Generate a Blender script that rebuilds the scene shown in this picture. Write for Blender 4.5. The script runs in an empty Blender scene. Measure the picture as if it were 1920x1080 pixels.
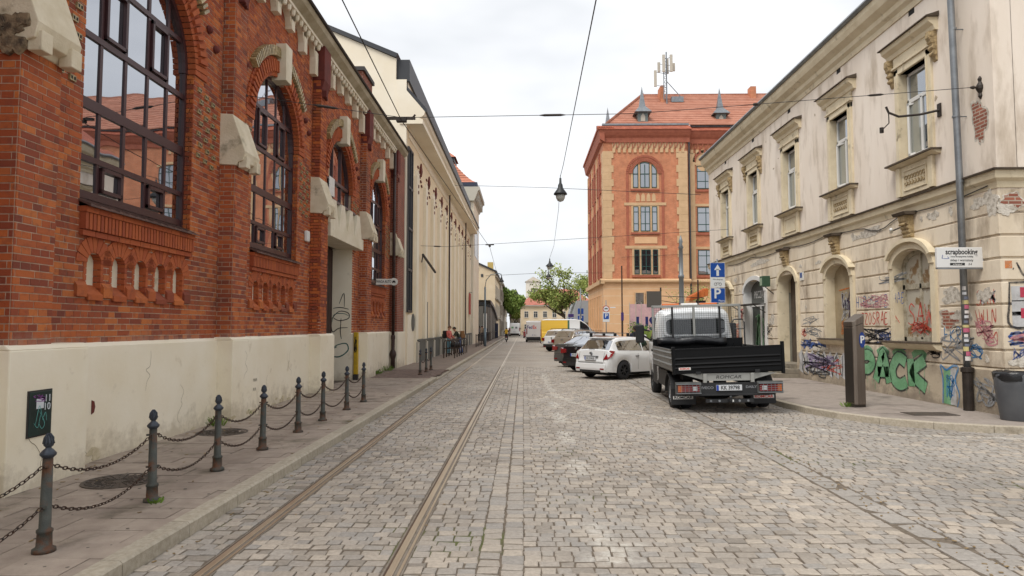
import bpy, bmesh, math, random
from mathutils import Vector, Matrix
import numpy as np
SC = bpy.context.scene
COL = SC.collection
PI = math.pi
rad = math.radians
# ---------------------------------------------------------------- camera
cam_d = bpy.data.cameras.new("camera"); cam = bpy.data.objects.new("camera", cam_d); COL.objects.link(cam)
cam_d.sensor_width = 36; cam_d.lens = 36 * 1250 / 1920.0; cam_d.clip_start = 0.1; cam_d.clip_end = 3000
cam.location = (0, 0, 1.86); cam.rotation_euler = (PI / 2 + math.atan(72 / 1250.0), 0, math.atan(21 / 1252.0))
SC.camera = cam
SC.render.resolution_x = 1024; SC.render.resolution_y = 576
# ---------------------------------------------------------------- world: overcast sky
W_ = bpy.data.worlds.new("World"); SC.world = W_; W_.use_nodes = True
nt = W_.node_tree; nt.nodes.clear()
def N(nt, t, **k):
    n = nt.nodes.new(t)
    for a, b in k.items():
        if a[0] == '_': n.inputs[a[1:]].default_value = b
        else: setattr(n, a, b)
    return n
sky = N(nt, 'ShaderNodeTexSky', sky_type='NISHITA', sun_disc=False, sun_elevation=rad(58), sun_rotation=rad(220))
bg1 = N(nt, 'ShaderNodeBackground', _Strength=0.10); nt.links.new(sky.outputs[0], bg1.inputs[0])
tc = N(nt, 'ShaderNodeTexCoord'); mp = N(nt, 'ShaderNodeMapping'); mp.inputs['Scale'].default_value = (1, 1, 2.6)
nt.links.new(tc.outputs['Generated'], mp.inputs[0])
nz = N(nt, 'ShaderNodeTexNoise', _Scale=2.1, _Detail=4.0, _Roughness=0.5); nt.links.new(mp.outputs[0], nz.inputs['Vector'])
cr = N(nt, 'ShaderNodeValToRGB'); cr.color_ramp.elements[0].position = 0.36; cr.color_ramp.elements[1].position = 0.66
cr.color_ramp.elements[0].color = (0.46, 0.475, 0.495, 1); cr.color_ramp.elements[1].color = (0.70, 0.70, 0.70, 1)
nt.links.new(nz.outputs['Fac'], cr.inputs[0])
bg2 = N(nt, 'ShaderNodeBackground', _Strength=1.0); nt.links.new(cr.outputs[0], bg2.inputs[0])
mx = N(nt, 'ShaderNodeMixShader'); mx.inputs[0].default_value = 0.94
nt.links.new(bg1.outputs[0], mx.inputs[1]); nt.links.new(bg2.outputs[0], mx.inputs[2])
wo = N(nt, 'ShaderNodeOutputWorld'); nt.links.new(mx.outputs[0], wo.inputs[0])
sd = bpy.data.lights.new("sun", 'SUN'); sd.energy = 1.5; sd.angle = rad(28); sd.color = (1.0, 0.96, 0.9)
sun = bpy.data.objects.new("sun", sd); COL.objects.link(sun); sun.rotation_euler = (rad(32), 0, rad(-40))
SC.view_settings.view_transform = 'Standard'; SC.view_settings.look = 'None'
SC.view_settings.exposure = 0.86; SC.view_settings.gamma = 1.0; SC.view_settings.use_curve_mapping = False
SC.cycles.max_bounces = 6; SC.cycles.diffuse_bounces = 3; SC.cycles.glossy_bounces = 4; SC.cycles.transmission_bounces = 4
SC.cycles.transparent_max_bounces = 12; SC.cycles.use_denoising = True; SC.cycles.caustics_reflective = False; SC.cycles.caustics_refractive = False

# ---------------------------------------------------------------- helpers
RND = random.Random(7)
POS = {}
class MB:
    def __init__(s): s.v = []; s.f = []; s.r = []
    def add(s, vs, fs, r=None):
        b = len(s.v); s.v += [tuple(p) for p in vs]; s.f += [tuple(b + i for i in f) for f in fs]
        s.r += [RND.random() if r is None else r] * len(fs); return s
    def box(s, x0, x1, y0, y1, z0, z1, r=None, skip=''):
        vs = [(x0, y0, z0), (x1, y0, z0), (x1, y1, z0), (x0, y1, z0), (x0, y0, z1), (x1, y0, z1), (x1, y1, z1), (x0, y1, z1)]
        F = {'b': (0, 3, 2, 1), 't': (4, 5, 6, 7), 'n': (0, 1, 5, 4), 'e': (1, 2, 6, 5), 's': (2, 3, 7, 6), 'w': (3, 0, 4, 7)}
        return s.add(vs, [f for k, f in F.items() if k not in skip], r)
    def obox(s, c, hx, hy, hz, rot=None, r=None):
        M = rot or Matrix.Identity(3); c = Vector(c)
        vs = [c + M @ Vector((a * hx, b * hy, d * hz)) for d in (-1, 1) for a, b in ((-1, -1), (1, -1), (1, 1), (-1, 1))]
        return s.add(vs, [(0, 3, 2, 1), (4, 5, 6, 7), (0, 1, 5, 4), (1, 2, 6, 5), (2, 3, 7, 6), (3, 0, 4, 7)], r)
    def bar(s, a, b, w, h=None, r=None):       # rectangular bar from a to b
        a = Vector(a); b = Vector(b); d = b - a; L = d.length
        if L < 1e-6: return s
        q = d.to_track_quat('X', 'Z').to_matrix()
        return s.obox((a + b) / 2, L / 2, w / 2, (h or w) / 2, q, r)
    def prism(s, pts, ax, d0, d1, r=None):     # polygon in the two other axes extruded along ax
        def mk(p, d): return {'x': (d, p[0], p[1]), 'y': (p[0], d, p[1]), 'z': (p[0], p[1], d)}[ax]
        n = len(pts); vs = [mk(p, d0) for p in pts] + [mk(p, d1) for p in pts]
        fs = [tuple(range(n - 1, -1, -1)), tuple(range(n, 2 * n))] + [(i, (i + 1) % n, n + (i + 1) % n, n + i) for i in range(n)]
        return s.add(vs, fs, r)
    def tube(s, pts, rr, n=8, caps=True, r=None):
        pts = [Vector(p) for p in pts]; R = rr if isinstance(rr, (list, tuple)) else [rr] * len(pts)
        vs = []; up = Vector((0, 0, 1))
        for i, p in enumerate(pts):
            t = (pts[min(i + 1, len(pts) - 1)] - pts[max(i - 1, 0)])
            if t.length < 1e-9: t = Vector((0, 0, 1))
            t.normalize()
            a = t.cross(up if abs(t.z) < 0.95 else Vector((0, 1, 0))).normalized(); b = t.cross(a)
            vs += [p + (a * math.cos(2 * PI * k / n) + b * math.sin(2 * PI * k / n)) * R[i] for k in range(n)]
        fs = []
        for i in range(len(pts) - 1):
            for k in range(n): fs.append((i * n + k, i * n + (k + 1) % n, (i + 1) * n + (k + 1) % n, (i + 1) * n + k))
        if caps: fs += [tuple(range(n - 1, -1, -1)), tuple(range((len(pts) - 1) * n, len(pts) * n))]
        return s.add(vs, fs, r)
    def lathe(s, prof, c=(0, 0, 0), n=14, ax='z', r=None, caps=True):   # prof: (radius, height)
        vs = []
        for q, h in prof:
            for k in range(n):
                a = 2 * PI * k / n; u, w = q * math.cos(a), q * math.sin(a)
                p = {'z': (u, w, h), 'y': (u, h, w), 'x': (h, u, w)}[ax]
                vs.append((c[0] + p[0], c[1] + p[1], c[2] + p[2]))
        m = len(prof); fs = [(i * n + k, i * n + (k + 1) % n, (i + 1) * n + (k + 1) % n, (i + 1) * n + k) for i in range(m - 1) for k in range(n)]
        if caps: fs += [tuple(range(n - 1, -1, -1)), tuple(range((m - 1) * n, m * n))]
        return s.add(vs, fs, r)
    def wedge(s, cy, cz, r0, r1, a0, a1, x0, x1, r=None, plane='x'):  # ring segment standing in the YZ (or XZ) plane
        P = [(cy + q * math.cos(a), cz + q * math.sin(a)) for q, a in ((r0, a0), (r1, a0), (r1, a1), (r0, a1))]
        return s.prism(P, plane, x0, x1, r)
    def strips(s, ys, zlo, zhi, x0, x1, plane='x', r=None):  # panel with a shaped lower (zlo) and upper (zhi) edge
        for a, b in zip(ys[:-1], ys[1:]):
            l0, l1 = zlo(a), zlo(b); h0, h1 = zhi(a), zhi(b)
            s.prism([(a, l0), (b, l1), (b, h1), (a, h0)], plane, x0, x1, r)
        return s
    def grid(s, rows, closed=False, r=None):    # rows of equal length -> quads
        n = len(rows[0]); vs = [p for row in rows for p in row]; fs = []
        for i in range(len(rows) - 1):
            for k in range(n if closed else n - 1):
                fs.append((i * n + k, i * n + (k + 1) % n, (i + 1) * n + (k + 1) % n, (i + 1) * n + k))
        return s.add(vs, fs, r)
    def mesh(s, name, m, smooth=False):
        me = bpy.data.meshes.new(name); me.from_pydata(s.v, [], s.f); me.update()
        if m: me.materials.append(m)
        at = me.attributes.new("rnd", 'FLOAT', 'FACE'); at.data.foreach_set('value', s.r)
        if smooth: me.shade_smooth()
        return me
    def build(s, name, m, parent=None, smooth=False, bevel=0, seg=2, world=False, fix=False, **tags):
        me = s.mesh(name, m, smooth)
        if fix:
            bm = bmesh.new(); bm.from_mesh(me); bmesh.ops.recalc_face_normals(bm, faces=bm.faces); bm.to_mesh(me); bm.free()
        return link(name, me, parent, bevel, seg, world, **tags)
def link(name, me, parent=None, bevel=0, seg=2, world=False, loc=None, rot=None, **tags):
    o = bpy.data.objects.new(name, me); COL.objects.link(o)
    if parent:
        o.parent = parent
        if world: q = POS.get(parent.name, (0, 0, 0)); o.location = (-q[0], -q[1], -q[2])
    if loc is not None: o.location = loc
    if rot is not None: o.rotation_euler = rot
    POS[o.name] = (0, 0, 0)
    if bevel:
        b = o.modifiers.new('bevel', 'BEVEL'); b.width = bevel; b.segments = seg; b.limit_method = 'ANGLE'; b.angle_limit = rad(35)
        if hasattr(b, 'harden_normals'): b.harden_normals = False
    tag(o, **tags); return o
def tag(o, label=None, cat=None, group=None, kind=None):
    if label: o['label'] = label
    if cat: o['category'] = cat
    if group: o['group'] = group
    if kind: o['kind'] = kind
    return o
def thing(name, label, cat, loc=(0, 0, 0), rz=0, group=None, kind=None, rot=None):
    o = bpy.data.objects.new(name, None); COL.objects.link(o); o.location = loc
    o.rotation_euler = rot or (0, 0, rz); o.empty_display_size = .2
    POS[o.name] = loc; return tag(o, label, cat, group, kind)
def kids(o): return [c for c in bpy.data.objects if c.parent == o]
def copy_tree(o, loc=None, rz=None, label=None, parent=None, table=None):
    if table is None:
        table = {}
        for c in bpy.data.objects:
            if c.parent: table.setdefault(c.parent.name, []).append(c)
    c = o.copy(); COL.objects.link(c); c.parent = parent
    if loc is not None: c.location = loc
    if rz is not None: c.rotation_euler = (0, 0, rz)
    if label: c['label'] = label
    for ch in table.get(o.name, []): copy_tree(ch, parent=c, table=table)
    return c
def text(name, body, size, m, parent=None, loc=(0, 0, 0), rot=(0, 0, 0), sx=1.0, ext=0.002, align='CENTER', shear=0, bold=0, world=False, **tags):
    cu = bpy.data.curves.new(name, 'FONT'); cu.body = body; cu.size = size; cu.align_x = align; cu.align_y = 'CENTER'
    cu.extrude = ext; cu.shear = shear; cu.offset = bold; cu.resolution_u = 3
    t = bpy.data.objects.new(name + '_tmp', cu); COL.objects.link(t)
    dg = bpy.context.evaluated_depsgraph_get(); me = bpy.data.meshes.new_from_object(t.evaluated_get(dg))
    bpy.data.objects.remove(t); me.name = name
    for v in me.vertices: v.co.x *= sx
    me.materials.clear(); me.materials.append(m)
    o = bpy.data.objects.new(name, me); COL.objects.link(o)
    L = Vector(loc)
    if parent:
        o.parent = parent
        if world: L -= Vector(POS.get(parent.name, (0, 0, 0)))
    o.location = L; o.rotation_euler = rot; POS[o.name] = (0, 0, 0)
    tag(o, **tags); return o
# wall facing right wall: text on the plane X = const seen from the street (normal -X): rot = FACE_W ; on a plane facing -Y: FACE_S
FACE_S = (PI / 2, 0, 0); FACE_W = (PI / 2, 0, -PI / 2); FACE_E = (PI / 2, 0, PI / 2)

# ---------------------------------------------------------------- materials
MATS = {}
def srgb(h):
    c = [int(h[i:i + 2], 16) / 255.0 for i in (0, 2, 4)]
    return tuple(((x / 12.92) if x < .04045 else ((x + .055) / 1.055) ** 2.4) for x in c) + (1,)
def mat(name, col, rough=0.8, metal=0.0, col2=None, scale=3.0, detail=6.0, lo=.35, hi=.65, rnd=0.0, rcols=None, bump=0.0, bscale=40.0,
        spec=0.5, coords='obj', stretch=(1, 1, 1), col3=None, scale3=1.0, lo3=.55, hi3=.7, coat=0.0, alpha=None, emit=None, foot=None):
    """Principled material; col/col2 mixed by noise, col3 by a second noise (stains), rcols by the per-piece attribute."""
    m = bpy.data.materials.new(name); MATS[name] = m; m.use_nodes = True; nt = m.node_tree
    B = nt.nodes['Principled BSDF']; L = nt.links.new
    B.inputs['Roughness'].default_value = rough; B.inputs['Metallic'].default_value = metal
    B.inputs['Specular IOR Level'].default_value = spec; B.inputs['Coat Weight'].default_value = coat
    B.inputs['Coat Roughness'].default_value = 0.08
    c = col if isinstance(col, tuple) else srgb(col)
    g = nt.nodes.new('ShaderNodeNewGeometry'); t = nt.nodes.new('ShaderNodeTexCoord')
    src = g.outputs['Position'] if coords == 'pos' else t.outputs['Object']
    mpn = N(nt, 'ShaderNodeMapping'); mpn.inputs['Scale'].default_value = stretch; L(src, mpn.inputs[0]); vec = mpn.outputs[0]
    out = None
    if rcols:
        a = N(nt, 'ShaderNodeAttribute', attribute_name='rnd'); r = nt.nodes.new('ShaderNodeValToRGB'); L(a.outputs['Fac'], r.inputs[0])
        r.color_ramp.interpolation = 'LINEAR'; el = r.color_ramp.elements
        while len(el) < len(rcols): el.new(0.5)
        for i, q in enumerate(rcols): el[i].position = i / (len(rcols) - 1.0); el[i].color = q if isinstance(q, tuple) else srgb(q)
        out = r.outputs[0]
    def mixn(base, q, sc, l, h, det, off):
        n = N(nt, 'ShaderNodeTexNoise', _Scale=sc, _Detail=det, _Roughness=0.6); L(vec, n.inputs['Vector'])
        ad = N(nt, 'ShaderNodeMapping'); ad.inputs['Location'].default_value = (off, off * 2, off); L(vec, ad.inputs[0]); L(ad.outputs[0], n.inputs['Vector'])
        mr = N(nt, 'ShaderNodeMapRange'); mr.inputs[1].default_value = l; mr.inputs[2].default_value = h; L(n.outputs['Fac'], mr.inputs[0])
        x = N(nt, 'ShaderNodeMixRGB'); L(mr.outputs[0], x.inputs[0])
        if base is None: x.inputs[1].default_value = c
        else: L(base, x.inputs[1])
        x.inputs[2].default_value = q if isinstance(q, tuple) else srgb(q); return x.outputs[0]
    if col2: out = mixn(out, col2, scale, lo, hi, detail, 0)
    if col3: out = mixn(out, col3, scale3, lo3, hi3, 8.0, 13.7)
    if foot:   # splash dirt: (colour, z of the foot, height)
        n = N(nt, 'ShaderNodeTexNoise', _Scale=2.6, _Detail=9.0, _Roughness=.72); L(g.outputs['Position'], n.inputs['Vector'])
        sp_ = nt.nodes.new('ShaderNodeSeparateXYZ'); L(g.outputs['Position'], sp_.inputs[0])
        h_ = N(nt, 'ShaderNodeMapRange'); L(sp_.outputs[2], h_.inputs[0]); h_.inputs[1].default_value = foot[1]; h_.inputs[2].default_value = foot[1] + foot[2]; h_.inputs[3].default_value = .34; h_.inputs[4].default_value = .0
        a_ = N(nt, 'ShaderNodeMath', operation='ADD'); L(n.outputs['Fac'], a_.inputs[0]); L(h_.outputs[0], a_.inputs[1])
        r_ = N(nt, 'ShaderNodeMapRange'); L(a_.outputs[0], r_.inputs[0]); r_.inputs[1].default_value = .6; r_.inputs[2].default_value = .82; r_.inputs[4].default_value = .5
        x_ = N(nt, 'ShaderNodeMixRGB'); L(r_.outputs[0], x_.inputs[0]); L(out, x_.inputs[1]); x_.inputs[2].default_value = srgb(foot[0]); out = x_.outputs[0]
    if rnd:
        a = N(nt, 'ShaderNodeAttribute', attribute_name='rnd'); mr = N(nt, 'ShaderNodeMapRange'); L(a.outputs['Fac'], mr.inputs[0])
        mr.inputs[3].default_value = 1 - rnd; mr.inputs[4].default_value = 1 + rnd * .6
        hs = N(nt, 'ShaderNodeHueSaturation'); L(mr.outputs[0], hs.inputs['Value'])
        if out is None: hs.inputs['Color'].default_value = c
        else: L(out, hs.inputs['Color'])
        out = hs.outputs[0]
    if out is None: B.inputs['Base Color'].default_value = c
    else: L(out, B.inputs['Base Color'])
    if bump:
        n = N(nt, 'ShaderNodeTexNoise', _Scale=bscale, _Detail=5.0, _Roughness=0.65); L(vec, n.inputs['Vector'])
        b = N(nt, 'ShaderNodeBump', _Strength=bump, _Distance=0.02); L(n.outputs['Fac'], b.inputs['Height']); L(b.outputs[0], B.inputs['Normal'])
    if emit: B.inputs['Emission Color'].default_value = srgb(emit[0]); B.inputs['Emission Strength'].default_value = emit[1]
    if alpha is not None: B.inputs['Alpha'].default_value = alpha
    return m
def glass(name, tint, refl=0.5, rough=0.015, top=.97):
    m = bpy.data.materials.new(name); MATS[name] = m; m.use_nodes = True; nt = m.node_tree; nt.nodes.clear()
    o = N(nt, 'ShaderNodeOutputMaterial'); d = N(nt, 'ShaderNodeBsdfDiffuse'); d.inputs[0].default_value = srgb(tint)
    g = N(nt, 'ShaderNodeBsdfGlossy'); g.inputs['Roughness'].default_value = rough; g.inputs[0].default_value = (.93, .95, 1, 1)
    n = N(nt, 'ShaderNodeTexNoise', _Scale=1.3, _Detail=1.0); t = N(nt, 'ShaderNodeTexCoord'); nt.links.new(t.outputs['Object'], n.inputs['Vector'])
    b = N(nt, 'ShaderNodeBump', _Strength=0.12, _Distance=0.02); nt.links.new(n.outputs['Fac'], b.inputs['Height']); nt.links.new(b.outputs[0], g.inputs['Normal'])
    f = N(nt, 'ShaderNodeFresnel', _IOR=1.5); mr = N(nt, 'ShaderNodeMapRange'); nt.links.new(f.outputs[0], mr.inputs[0])
    mr.inputs[1].default_value = 0.04; mr.inputs[2].default_value = 0.6; mr.inputs[3].default_value = refl; mr.inputs[4].default_value = top
    x = N(nt, 'ShaderNodeMixShader'); nt.links.new(mr.outputs[0], x.inputs[0]); nt.links.new(d.outputs[0], x.inputs[1]); nt.links.new(g.outputs[0], x.inputs[2])
    nt.links.new(x.outputs[0], o.inputs[0]); return m
def brickmat(name, c1, c2, mortar, plane='yz', bw=.26, bh=.075, ms=.012, bump=.4):
    m = bpy.data.materials.new(name); MATS[name] = m; m.use_nodes = True; nt = m.node_tree; B = nt.nodes['Principled BSDF']; L = nt.links.new
    B.inputs['Roughness'].default_value = .85
    g = nt.nodes.new('ShaderNodeNewGeometry'); sp = nt.nodes.new('ShaderNodeSeparateXYZ'); cb = nt.nodes.new('ShaderNodeCombineXYZ'); L(g.outputs['Position'], sp.inputs[0])
    a = nt.nodes.new('ShaderNodeMath'); a.operation = 'ADD'; L(sp.outputs[0], a.inputs[0]); L(sp.outputs[1], a.inputs[1])
    L(a.outputs[0], cb.inputs[0]); L(sp.outputs[2], cb.inputs[1])
    t = N(nt, 'ShaderNodeTexBrick', _Scale=1.0); t.inputs['Brick Width'].default_value = bw; t.inputs['Row Height'].default_value = bh; t.inputs['Mortar Size'].default_value = ms
    t.inputs['Color1'].default_value = srgb(c1); t.inputs['Color2'].default_value = srgb(c2); t.inputs['Mortar'].default_value = srgb(mortar); t.inputs['Bias'].default_value = -.1
    L(cb.outputs[0], t.inputs['Vector'])
    n = N(nt, 'ShaderNodeTexNoise', _Scale=1.2, _Detail=8.0, _Roughness=.7); L(g.outputs['Position'], n.inputs['Vector'])
    mr = N(nt, 'ShaderNodeMapRange'); mr.inputs[1].default_value = .3; mr.inputs[2].default_value = .7; mr.inputs[3].default_value = .72; mr.inputs[4].default_value = 1.25; L(n.outputs['Fac'], mr.inputs[0])
    h = N(nt, 'ShaderNodeHueSaturation'); L(t.outputs['Color'], h.inputs['Color']); L(mr.outputs[0], h.inputs['Value']); L(h.outputs[0], B.inputs['Base Color'])
    b = N(nt, 'ShaderNodeBump', _Strength=bump, _Distance=0.01); b.invert = True; L(t.outputs['Fac'], b.inputs['Height']); L(b.outputs[0], B.inputs['Normal'])
    return m
BR = ['763a2a', '944628', 'a24f29', 'aa562b', 'b45f2e', 'c06e36', 'a4532d', '853f2a']
M_brick = mat('hall_brick', '9a452a', .85, rcols=BR, col2='7c4030', scale=9, lo=.52, hi=.8, foot=('a08a7c', 1.6, .22), col3='4e3830', scale3=.8, lo3=.53, hi3=.85, bump=.5, bscale=60, coords='pos')
M_vouss = mat('arch_brick', '9a452a', .85, rcols=['95482b', 'a3502c', 'ae5a30', 'a6552d'], col2='6e3a28', scale=9, lo=.55, hi=.85, bump=.4, bscale=60, coords='pos')
M_mortar = mat('mortar', 'c4b09c', .95, col2='a48c78', scale=14, bump=.4, bscale=90, coords='pos')
M_plinth = mat('plinth_paint', 'efe6d2', .8, col2='e6dac0', scale=1.1, lo=.35, hi=.75, foot=('9c8c74', .1, .55), col3='b3a182', scale3=1.7, lo3=.64, hi3=.8, bump=.15, bscale=12, coords='pos')
M_cap = mat('cap_stone', 'dacfb8', .85, col2='c8bba0', scale=3, col3='6a6048', scale3=2.2, lo3=.58, hi3=.74, bump=.4, bscale=30, coords='pos')
M_cream = mat('cream_frieze', 'dfd6c2', .8, col2='cfc4aa', scale=2, col3='857a5e', scale3=2.6, lo3=.63, hi3=.78, bump=.15, coords='pos')
M_olive = mat('old_cornice_paint', 'b6ad96', .8, col2='9c9278', scale=2, bump=.2, coords='pos')
M_wframe = mat('brown_window_frame', '3f2628', .38, spec=.5)
M_sill = mat('brown_sill_tile', '6e5148', .7, rnd=.2, col2='55403a', scale=8)
M_glaze = mat('cream_glazed_block', 'c4b288', .4, rnd=.25, col2='86734c', scale=20)
M_black = mat('black_hole', '0c0a09', .8)
M_redstone = mat('red_sandstone', '6e2f26', .85, col2='5a2620', scale=4, bump=.3)
M_glass = glass('hall_glass', '15171b', .55)
M_iron = mat('weathered_bollard_iron', '4e504a', .6, .2, col2='3a3c38', scale=5, col3='5e3d28', scale3=7, lo3=.5, hi3=.64, bump=.3, bscale=60)
M_chain = mat('dark_chain_steel', '3a3230', .5, .6, col2='4c3424', scale=20)
M_gutter = mat('dark_gutter', '2e2b2a', .6)
M_white = mat('white_paint', 'd8d8d4', .5)
M_steel = mat('galvanised_steel', '8c9093', .42, .6, col2='787c80', scale=4)
M_dark = mat('dark_metal', '202224', .5, .2)
# ================================================================ GROUND
M_sand = mat('joint_sand', '75695b', .95, col2='584e42', scale=20, col3='565a30', scale3=.7, lo3=.6, hi3=.68, bump=.5, bscale=80, coords='pos')
def sett_material(name, far=False):
    m = bpy.data.materials.new(name); m.use_nodes = True; nt = m.node_tree; B = nt.nodes['Principled BSDF']; L = nt.links.new
    g = nt.nodes.new('ShaderNodeNewGeometry'); a = N(nt, 'ShaderNodeAttribute', attribute_name='rnd')
    r = nt.nodes.new('ShaderNodeValToRGB'); L(a.outputs['Fac'], r.inputs[0]); el = r.color_ramp.elements
    cols = ['7f766b', '958b7f', '9f9487', '948e87', 'a2978a', 'ada192', '8a857f', '9b9084']
    while len(el) < len(cols): el.new(.5)
    for i, q in enumerate(cols): el[i].position = i / 7.0; el[i].color = srgb(q)
    n = N(nt, 'ShaderNodeTexNoise', _Scale=26.0, _Detail=6.0, _Roughness=.7); L(g.outputs['Position'], n.inputs['Vector'])
    mr = N(nt, 'ShaderNodeMapRange'); L(n.outputs['Fac'], mr.inputs[0]); mr.inputs[1].default_value = .3; mr.inputs[2].default_value = .7; mr.inputs[3].default_value = .78; mr.inputs[4].default_value = 1.2
    n2 = N(nt, 'ShaderNodeTexNoise', _Scale=.45, _Detail=5.0, _Roughness=.6); L(g.outputs['Position'], n2.inputs['Vector'])
    mr2 = N(nt, 'ShaderNodeMapRange'); L(n2.outputs['Fac'], mr2.inputs[0]); mr2.inputs[1].default_value = .3; mr2.inputs[2].default_value = .7; mr2.inputs[3].default_value = .8; mr2.inputs[4].default_value = 1.16
    mm = N(nt, 'ShaderNodeMath', operation='MULTIPLY'); L(mr.outputs[0], mm.inputs[0]); L(mr2.outputs[0], mm.inputs[1])
    h = N(nt, 'ShaderNodeHueSaturation'); L(mm.outputs[0], h.inputs['Value'])
    src = r.outputs[0]
    if far:
        t = N(nt, 'ShaderNodeTexBrick', _Scale=1.0); t.inputs['Brick Width'].default_value = .14; t.inputs['Row Height'].default_value = .125; t.inputs['Mortar Size'].default_value = .010
        t.inputs['Color1'].default_value = srgb('958b80'); t.inputs['Color2'].default_value = srgb('a4998c'); t.inputs['Mortar'].default_value = srgb('827666')
        L(g.outputs['Position'], t.inputs['Vector']); src = t.outputs['Color']
    n5 = N(nt, 'ShaderNodeTexNoise', _Scale=.23, _Detail=6.0, _Roughness=.62); L(g.outputs['Position'], n5.inputs['Vector'])
    m5 = N(nt, 'ShaderNodeMapRange'); L(n5.outputs['Fac'], m5.inputs[0]); m5.inputs[1].default_value = .42; m5.inputs[2].default_value = .62; m5.inputs[4].default_value = .4
    x5 = N(nt, 'ShaderNodeMixRGB'); L(m5.outputs[0], x5.inputs[0]); L(src, x5.inputs[1]); x5.inputs[2].default_value = srgb('918c85'); src = x5.outputs[0]
    L(src, h.inputs['Color']); out = h.outputs[0]
    # worn white paint
    p = N(nt, 'ShaderNodeAttribute', attribute_name='paint'); n3 = N(nt, 'ShaderNodeTexNoise', _Scale=9.0, _Detail=8.0, _Roughness=.75); L(g.outputs['Position'], n3.inputs['Vector'])
    m3 = N(nt, 'ShaderNodeMapRange'); L(n3.outputs['Fac'], m3.inputs[0]); m3.inputs[1].default_value = .42; m3.inputs[2].default_value = .66
    m4 = N(nt, 'ShaderNodeMath', operation='MULTIPLY'); L(m3.outputs[0], m4.inputs[0]); L(p.outputs['Fac'], m4.inputs[1])
    x = N(nt, 'ShaderNodeMixRGB'); L(m4.outputs[0], x.inputs[0]); L(out, x.inputs[1]); x.inputs[2].default_value = srgb('bfbab0'); L(x.outputs[0], B.inputs['Base Color'])
    B.inputs['Roughness'].default_value = .72
    b = N(nt, 'ShaderNodeBump', _Strength=.55, _Distance=.012); L(n.outputs['Fac'], b.inputs['Height']); L(b.outputs[0], B.inputs['Normal'])
    return m
M_sett = sett_material('granite_sett'); M_settfar = sett_material('granite_sett_far', True)
M_slab = mat('paving_slab_concrete', 'a6988a', .85, rnd=.12, col2='94867a', scale=5, col3='56503c', scale3=1.0, lo3=.58, hi3=.74, bump=.35, bscale=50, coords='pos')
M_kerb = mat('granite_kerb', 'b5ab9a', .8, rnd=.1, col2='9f9583', scale=22, col3='6c6252', scale3=1.5, lo3=.6, hi3=.75, bump=.3, bscale=70, coords='pos')
M_asph = mat('pavement_asphalt', '988d84', .85, col2='887e75', scale=6, col3='5c534c', scale3=.9, lo3=.56, hi3=.75, bump=.35, bscale=90, coords='pos')
M_rail = mat('tram_rail_steel', 'c4b49c', .32, .6, col2='a8927a', scale=3, stretch=(1, .15, 1), coords='pos')
M_railrust = mat('tram_rail_rust', '4a3a2e', .8, .2, col2='5c4838', scale=14, stretch=(1, .3, 1), coords='pos')
M_concrete = mat('rail_bed_concrete', '80766a', .9, col2='6c6358', scale=9, bump=.3, coords='pos')

M_side = M_settfar
MB().add([(16.0, -14, -.004), (60, -14, -.004), (60, 11.4, -.004), (16.0, 11.4, -.004)], [(0, 1, 2, 3)]).build('side_road', M_side, kind='structure')
MB().add([(-2.97, -14, -.0055), (15.99, -14, -.0055), (15.99, 3.19, -.0055), (-2.97, 3.19, -.0055)], [(0, 1, 2, 3)]).build('near_road', M_side, kind='structure')
terrain = MB().add([(-400, -60, -.08), (400, -60, -.08), (400, 900, -.08), (-400, 900, -.08)], [(0, 1, 2, 3)]).build('ground', M_asph, kind='structure')
# road bed under the setts; beyond the modelled setts the same sheet carries the pattern
YF = 31.0
road = MB().box(-3.0, 30, -14, YF, -.06, -.011).build('road_surface', M_sand, kind='structure')
POS[road.name] = (0, 0, 0)
mb = MB()
mb.add([(-3.0, YF, 0), (8.6, YF, 0), (8.6, 150, 0), (-2.7, 150, 0)], [(0, 1, 2, 3)])
far = mb.build('far_road', M_settfar, kind='structure')
# paint marks (white, worn): polyline segments with half widths
def seg_d(px, py, a, b):
    vx, vy = b[0] - a[0], b[1] - a[1]; t = max(0, min(1, ((px - a[0]) * vx + (py - a[1]) * vy) / (vx * vx + vy * vy)))
    return math.hypot(px - a[0] - t * vx, py - a[1] - t * vy)
PAINT = [((0.8, 26.63), (0.78, 21.33), 0.085, 1.15), ((0.78, 21.33), (0.86, 18.07), 0.085, 1.15), ((0.86, 18.07), (1.25, 16.44), 0.085, 1.15), ((1.25, 16.44), (1.77, 15.1), 0.085, 1.15), ((1.77, 15.1), (2.46, 14.2), 0.085, 1.15), ((2.46, 14.2), (3.23, 13.4), 0.085, 1.15), ((3.23, 13.4), (4.26, 12.85), 0.085, 1.15), ((4.26, 12.85), (5.39, 12.2), 0.085, 1.15), ((5.39, 12.2), (6.56, 11.65), 0.085, 1.15), ((6.56, 11.65), (9, 11.2), 0.085, 1.15), ((9, 11.2), (14, 11.1), 0.085, 1.15), ((1.0, 19.75), (4.6, 20.7), 0.07, 0.75), ((0.73, 16.5), (0.73, 15.5), 0.12, 1.2), ((0.73, 14.4), (0.73, 13.2), 0.13, 1.1), ((0.73, 11.9), (0.73, 10.9), 0.13, 1.1), ((0.73, 9.35), (0.73, 8.6), 0.13, 1.1), ((0.62, 5.5), (0.9, 5.45), 0.09, 1.1), ((0.75, 5.4), (0.66, 6.3), 0.09, 1.1), ((0.66, 5.5), (0.9, 5.75), 0.09, 1.1)]
def paint(x, y):
    p = 0
    for a, b, w, k in PAINT:
        if min(a[0], b[0]) - .3 < x < max(a[0], b[0]) + .3 and min(a[1], b[1]) - .3 < y < max(a[1], b[1]) + .3 and seg_d(x, y, a, b) < w: p = max(p, k)
    return p
SV = []; SF = []; SR = []; SP = []; SINGLE = []
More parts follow.
